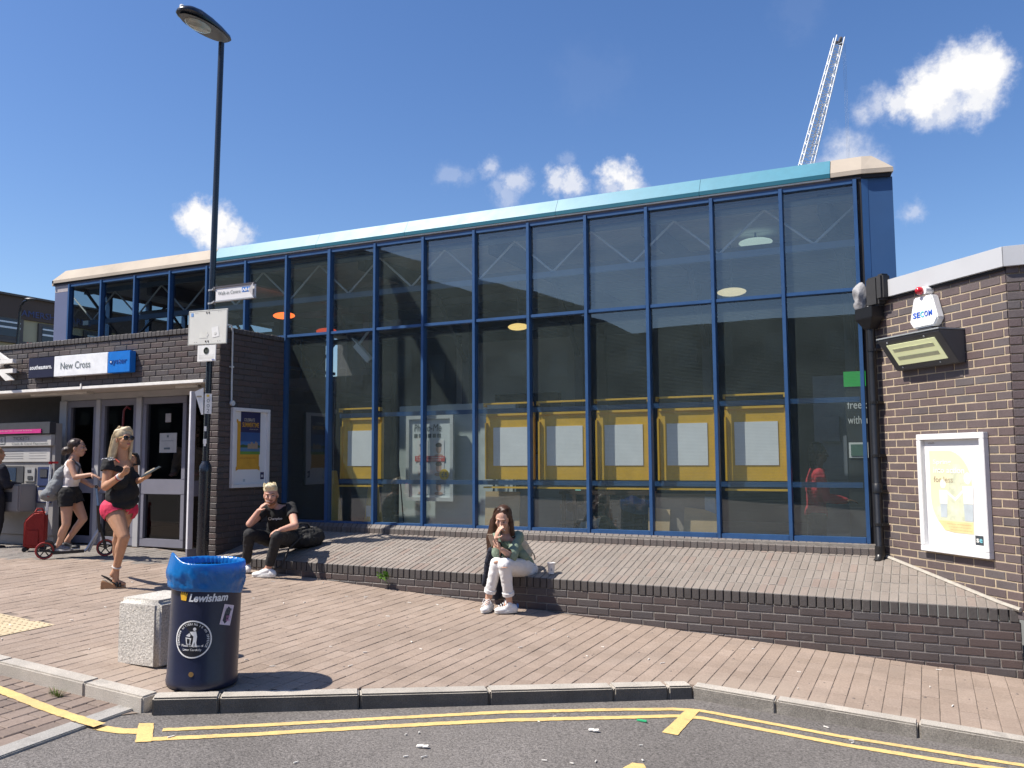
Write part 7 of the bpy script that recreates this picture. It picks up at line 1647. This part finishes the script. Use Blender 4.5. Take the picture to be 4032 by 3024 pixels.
blob('shirt', sht, grn5, GL, .008, 3, cuts=[(G5['elR'].lerp(G5['wrR'],.40), G5['wrR']-G5['elR'], .09), (G5['elL'].lerp(G5['wrL'],.36), G5['wrL']-G5['elL'], .09), (sh+upv*.02+fr*.06, upv+fr*.8, .085)], disp=.012)
m = MB()
for k in range(3): m.ell(sh-upv*(.07+.07*k)+fr*(.122-.0*k), ax*.006, fr*.004, upv*.006, 8, 5)
m.build('shirt_button', ink, GL)
wj = mat('white_denim', (.74,.73,.72), .85, .06, 8, bump=.3, bscale=70)
jn = grow(legs, .014)+[('e', hpv+upv*.0, ax*.185, fr*.15, upv*.11)]
cR, cL = G5['anR'].lerp(G5['knR'],.17), G5['anL'].lerp(G5['knL'],.14)
JE = blob('jeans', jn, wj, GL, .0085, 3, cuts=[(cR, G5['anR']-G5['knR'], .13), (cL, G5['anL']-G5['knL'], .13)], disp=.008)
for c_, a_, b_ in ((cR, 'anR', 'knR'), (cL, 'anL', 'knL')):
    v_ = (G5[b_]-G5[a_]).normalized(); m = MB(); m.lathe(c_, [(.050,-.008),(.060,-.004),(.062,.03),(.056,.036)], 20, v_, caps=False); m.build('turn_up', wj, GL, smooth=True)
# ripped knee: skin shows
v_ = -fw; m = MB(); c_ = G5['knR']+(-fw)*.058+Vector((0,0,.030)); m.ell(c_, CR*.034, fw*.014, Vector((0,0,.017)), 14, 8); m.build('bare_knee', skn5, GL, smooth=True)
m = MB(); c_ = G5['knL']+(-fw)*.063-Vector((0,0,.012)); m.ell(c_, CR*.032, fw*.010, Vector((0,0,.006)), 12, 6); m.build('bare_knee', skn5, GL, smooth=True)
s1 = shoe('shoe', G5['anR'], tR, white_s, GL, sole_w, 1.0, tR.z); s2 = shoe('shoe', G5['anL'], tL, white_s, GL, sole_w, 1.03, tL.z)
for an, t_, so_ in ((G5['anR'], tR, s1), (G5['anL'], tL, s2)):
    d_ = t_-Vector((an.x,an.y,t_.z)); d_.z = 0; d_.normalize(); sd_ = Vector((-d_.y,d_.x,0)); m = MB()
    for k in range(4): c_ = Vector((an.x,an.y,t_.z+.108-.011*k))+d_*(.040+.022*k); m.tube([c_-sd_*.028-Vector((0,0,.010)), c_+Vector((0,0,.004)), c_+sd_*.028-Vector((0,0,.010))], .0035, 5)
    m.tube([Vector((an.x,an.y,t_.z+.115))+d_*.04+sd_*x+Vector((0,0,h)) for x, h in ((-.05,-.03),(-.03,.012),(0,0),(.03,.012),(.05,-.03))], .003, 5); m.build('laces', mat('lace_white', (.8,.8,.8), .7), so_)
d_ = tL-Vector((G5['anL'].x,G5['anL'].y,tL.z)); d_.normalize(); c_ = Vector((G5['anL'].x,G5['anL'].y,tL.z+.062))-d_*.088
m = MB(); m.ell(c_, d_*.012, Vector((-d_.y,d_.x,0))*.030, Vector((0,0,.028)), 10, 6); m.build('blue_heel_tab', mat('tab_blue', (.06,.17,.42), .5), s2)
PH = thing('phone', 'pale gold phone held up in the seated young woman\'s hands', 'phone', onY(*zE(135,315),7.80))
c_ = onY(*zE(136,315),7.80); n_ = (-CR*.35-fw*.6-Vector((0,0,.25))).normalized(); v_ = (Vector((0,0,1))-n_*n_.z-CR*.1).normalized(); w_ = v_.cross(n_)
m = MB(); m.obox(c_, w_, v_, n_, .034, .068, .0045); m.build('case', mat('phone_gold', (.50,.40,.30), .35), PH, bevel=.004); m = MB(); m.lathe(c_+n_*.005+v_*.055-w_*.022, [(.006,0),(.005,.0015)], 12, n_); m.build('lens', dark_gap, PH)
CG = thing('cigarette', 'cigarette held to the lips of the seated young woman', 'cigarette', g(.10,0,-.05)); m = MB(); m.tube([g(.092,0,-.056), g(.155,-.055,-.045)], .0042, 8); m.build('paper', paper, CG)
CB = thing('canvas_backpack', 'cream canvas backpack on the back of the seated young woman', 'backpack', hpv)
cvm = mat('canvas_cream', (.50,.45,.36), .85, .1, 12, bump=.4, bscale=60); bc = sh.lerp(hpv,.48)-fr*.165+ax*(-.05)
blob('bag', [('e', bc, ax*.14, fr*.07, upv*.19), ('e', bc-upv*.09, ax*.145, fr*.085, upv*.10)], cvm, CB, .009, 3, disp=.012)
m = MB(); m.tube([bc+upv*.17-ax*.09, sh-ax*.11+upv*.05, sh-ax*.12+fr*.10-upv*.05], .013, 8); m.tube([bc-upv*.02-ax*.13, bc-upv*.14-ax*.15, bc-upv*.20-ax*.14], .008, 6); m.build('strap', cvm, CB, smooth=True)
JK = thing('jacket', 'dark navy jacket hanging down the wall behind the young woman\'s leg', 'jacket', (-4.2, 8.2, -1.5))
j0 = onY(*zE(128,400),8.02); j1 = onY(*zE(112,520),8.10); j2 = onY(*zE(88,660),8.22); j3 = onY(*zE(175,760),8.24)
blob('cloth', [('c', j0, j1, .035,.050), ('c', j1, j2, .050,.045), ('c', j1+CR*.05, j3, .06,.045), ('c', j1+CR*.08+fw*.1, j3+CR*.01, .05,.04)], mat('navy_cloth', (.012,.015,.030), .9, .2, 10, bump=.3), JK, .009, 2, disp=.015)
# paper cup
c_ = onY(2171, 2258, 8.42); c_.z = slope_z(c_.x, c_.y)+.004
CU_ = thing('coffee_cup', 'white paper coffee cup standing on the wall beside the seated young woman', 'cup', c_)
m = MB(); m.lathe(c_, [(.029,0),(.041,.108),(.0435,.110),(.0435,.116),(.041,.116),(.038,.108),(.030,.06),(.0,.06)], 28); m.build('cup', mat('cup_paper', (.76,.75,.74), .6, .05, 12), CU_, smooth=True)
m = MB(); m.lathe(c_, [(.0335,.085),(.0,.085)], 24, caps=False); m.build('coffee_foam', mat('coffee_foam', (.42,.28,.17), .6), CU_)
m = MB(); q = c_-fw*.037+Vector((0,0,.05)); m.obox(q, CR, fw, (0,0,1), .008, .003, .012); m.build('cup_mark', mat('cup_mark', (.35,.37,.4), .6), CU_)

# ---- 6. people seen in part
def stander(nm, lab, px_head, px_foot, Y, facing, skn_, hairm, topm, legm, s=1.0, kfix=None, lean=0.0):
    hd_ = onY(*px_head, Y); ft_ = onY(*px_foot, Y); z0 = ft_.z; Hh = hd_.z-z0; x = hd_.x; y = Y; f = Vector(facing).normalized(); sd_ = f.cross(Vector((0,0,1)))
    k = kfix or Hh/1.60; z0 = hd_.z-1.6*k; c = Vector((x, y, z0)); V = lambda a, b_, h: c+f*(a-lean*(h/1.6))*k+sd_*b_*k+Vector((0,0,h*k))
    c = c+f*lean*k
    t = thing(nm, lab, 'person', Vector((x, y, z0)))
    Q = dict(shR=V(0,.19,1.36), shL=V(0,-.19,1.36), elR=V(.08,.22,1.08), elL=V(.08,-.22,1.08), wrR=V(.30,.16,1.05), wrL=V(.30,-.16,1.05), hipR=V(0,.085,.86), hipL=V(0,-.085,.86), knR=V(.03,.09,.47), knL=V(.0,-.09,.47), anR=V(-.03,.09,.08), anL=V(.0,-.09,.08), neck=V(.01,0,1.43), head=V(.03,0,1.60)); Q['face'] = f
    hp_, g, f_, s_, u_ = head_prims(Q['head'], f, (0,0,1), k)
    tp, ax, upv, fr, sh, hpv = torso(Q, .105*k, .135*k, .16*k)
    arms = limbs(Q, [('shR','elR',.05,.04),('elR','wrR',.04,.027),('shL','elL',.05,.04),('elL','wrL',.04,.027)]); legs = limbs(Q, [('hipR','knR',.085,.056),('knR','anR',.054,.035),('hipL','knL',.085,.056),('knL','anL',.054,.035)])
    hands = hand_prims(Q['wrR'], f, (0,0,-1), .5, k)+hand_prims(Q['wrL'], f, (0,0,-1), .5, k)
    blob('body', hp_+[('c', Q['head']-Vector((0,0,.06)), Q['neck'], .05,.055)]+tp+arms+legs+hands+foot_prims(Q['anR'], V(.12,.09,.0))+foot_prims(Q['anL'], V(.15,-.09,.0)), skn_, t, .0075, 3)
    blob('hair', [('e', g(-.03,0,.04), f_*.10*k, s_*.088*k, u_*.09*k*(1.25 if kfix else 1)), ('e', g(-.075,0,-.06), f_*.05*k, s_*.08*k, u_*.12*k)], hairm, t, .008, 2, disp=.01)
    blob('jacket', grow(tp, .022)+[('c', Q['shR'], Q['elR'], .068,.058), ('c', Q['elR'], Q['wrR'], .056,.042), ('c', Q['shL'], Q['elL'], .068,.058), ('c', Q['elL'], Q['wrL'], .056,.042)], topm, t, .010, 3, cuts=[(sh+upv*.06, upv, .10)], disp=.012)
    blob('trousers', grow(legs, .016)+[('e', hpv, ax*.175*k, fr*.13*k, upv*.12*k)], legm, t, .010, 3, cuts=[(Q['anR'], (0,0,-1), .12), (Q['anL'], (0,0,-1), .12)], disp=.008)
    for b_, a_ in ((.09,'anR'),(-.09,'anL')): shoe('shoe', Q[a_], V(.15,b_,.0), mat('shoe_black', (.02,.02,.022), .5), t, None, 1.0, z0+.002)
    return t, V, Q
P6, V6, Q6 = stander('person', 'dark clothed person at the ticket machine cut off by the left edge', (-12, 1790), (0, 2166), 7.98, (CR*.55+fw*.85), skn, hair_mat('hair_mid_blonde', (.30,.19,.09)), mat('coat_dark_navy', (.012,.014,.024), .9, .2, 8, bump=.3), black_j)
P7, V7, Q7 = stander('person', 'person in a red jacket using the cash machine behind the last window', (3215, 1788), (3235, 2235), 10.35, (1,.25,0), skin('skin_deep', (.10,.055,.035)), hair_mat('hair_black', (.008,.008,.009)), mat('jacket_red', (.46,.035,.05), .8, .1, 8, bump=.3), mat('trouser_navy', (.012,.013,.02), .9), kfix=.93, lean=-.06)
P8, V8, Q8 = stander('person', 'person in a pale top half hidden behind the open door leaf', (760, 1712), (735, 2150), 9.3, (.5,-.8,0), skn3, dkh, mat('top_beige', (.42,.34,.25), .85, .1, 8), black_j)
# ---- luggage by the ticket machine
SU_ = thing('suitcase', 'red fabric wheeled suitcase with its handle pulled up behind the scooter', 'suitcase', onG(140, 2165))
redm = mat('suitcase_red', (.30,.018,.012), .7, .12, 8, bump=.4, bscale=40)
s0 = onG(138, 2170); d_ = (CR*.93+fw*.35); d_.z = 0; d_.normalize(); n_ = Vector((d_.y,-d_.x,0)); s0.z = gz(s0.x,s0.y)
lean_ = Vector((0,0,1))
m = MB(); pf = [(-.135,.05),(.105,.04),(.13,.085),(.13,.50),(.075,.535),(-.03,.52),(-.135,.41)]
m.prism([s0+d_*x+n_*.11+Vector((0,0,z)) for x, z in pf], -n_*.22); m.build('case', redm, SU_, bevel=.022, smooth=True)
m = MB(); m.prism([s0+d_*x+n_*.122+Vector((0,0,z)) for x, z in ((-.10,.09),(.05,.08),(.05,.29),(-.10,.29))], -n_*.012); m.build('front_pocket', redm, SU_, bevel=.008)
m = MB(); m.tube([s0+d_*.0+n_*.12+Vector((0,0,.525)), s0+d_*.02+n_*.10+Vector((0,0,.57)), s0+d_*.08+n_*.10+Vector((0,0,.57)), s0+d_*.10+n_*.10+Vector((0,0,.52))], .012, 6); m.build('carry_handle', redm, SU_, smooth=True)
for sg in (-1,1): m = MB(); m.tube([s0+d_*.12+n_*.06*sg+Vector((0,0,.45)), s0+d_*.150+n_*.06*sg+Vector((0,0,1.18))], .0085, 8); m.build('pull_rod', steel_l, SU_, smooth=True)
m = MB(); m.beam(s0+d_*.145+n_*.075+Vector((0,0,1.185)), s0+d_*.145-n_*.075+Vector((0,0,1.185)), .035, .035); m.beam(s0+d_*.145+Vector((0,0,1.187)), s0+d_*.24+Vector((0,0,1.187)), .028, .028); m.build('grip', mat('grip_red', (.50,.02,.02), .5), SU_, bevel=.006)
for sg in (-1,1):
    for x in (-.115,.095): m = MB(); m.lathe(s0+d_*x+n_*.09*sg+Vector((0,0,.032)), [(.032,-.012),(.032,.012)], 12, n_); m.build('wheel', dark_gap, SU_)
TB = thing('tall_bag', 'tall black upright bag standing between the red suitcase and the scooter rider', 'bag', onG(205, 2150))
t0 = onG(203, 2150); t0 = t0+fw*.15; t0.z = gz(t0.x, t0.y)
blob('bag', [('c', t0+Vector((0,0,.15)), t0+Vector((0,0,.92))+CR*.02, .145,.135), ('e', t0+Vector((0,0,.08)), CR*.15, fw*.14, Vector((0,0,.08)))], mat('bag_black', (.010,.010,.011), .75, .2, 8, bump=.4), TB, .01, 2, disp=.012)
m = MB(); m.tube([t0+Vector((0,0,1.03)), t0+Vector((.03,0,1.10)), t0+Vector((.08,0,1.04))], .012, 6); m.build('handle', webm, TB, smooth=True)
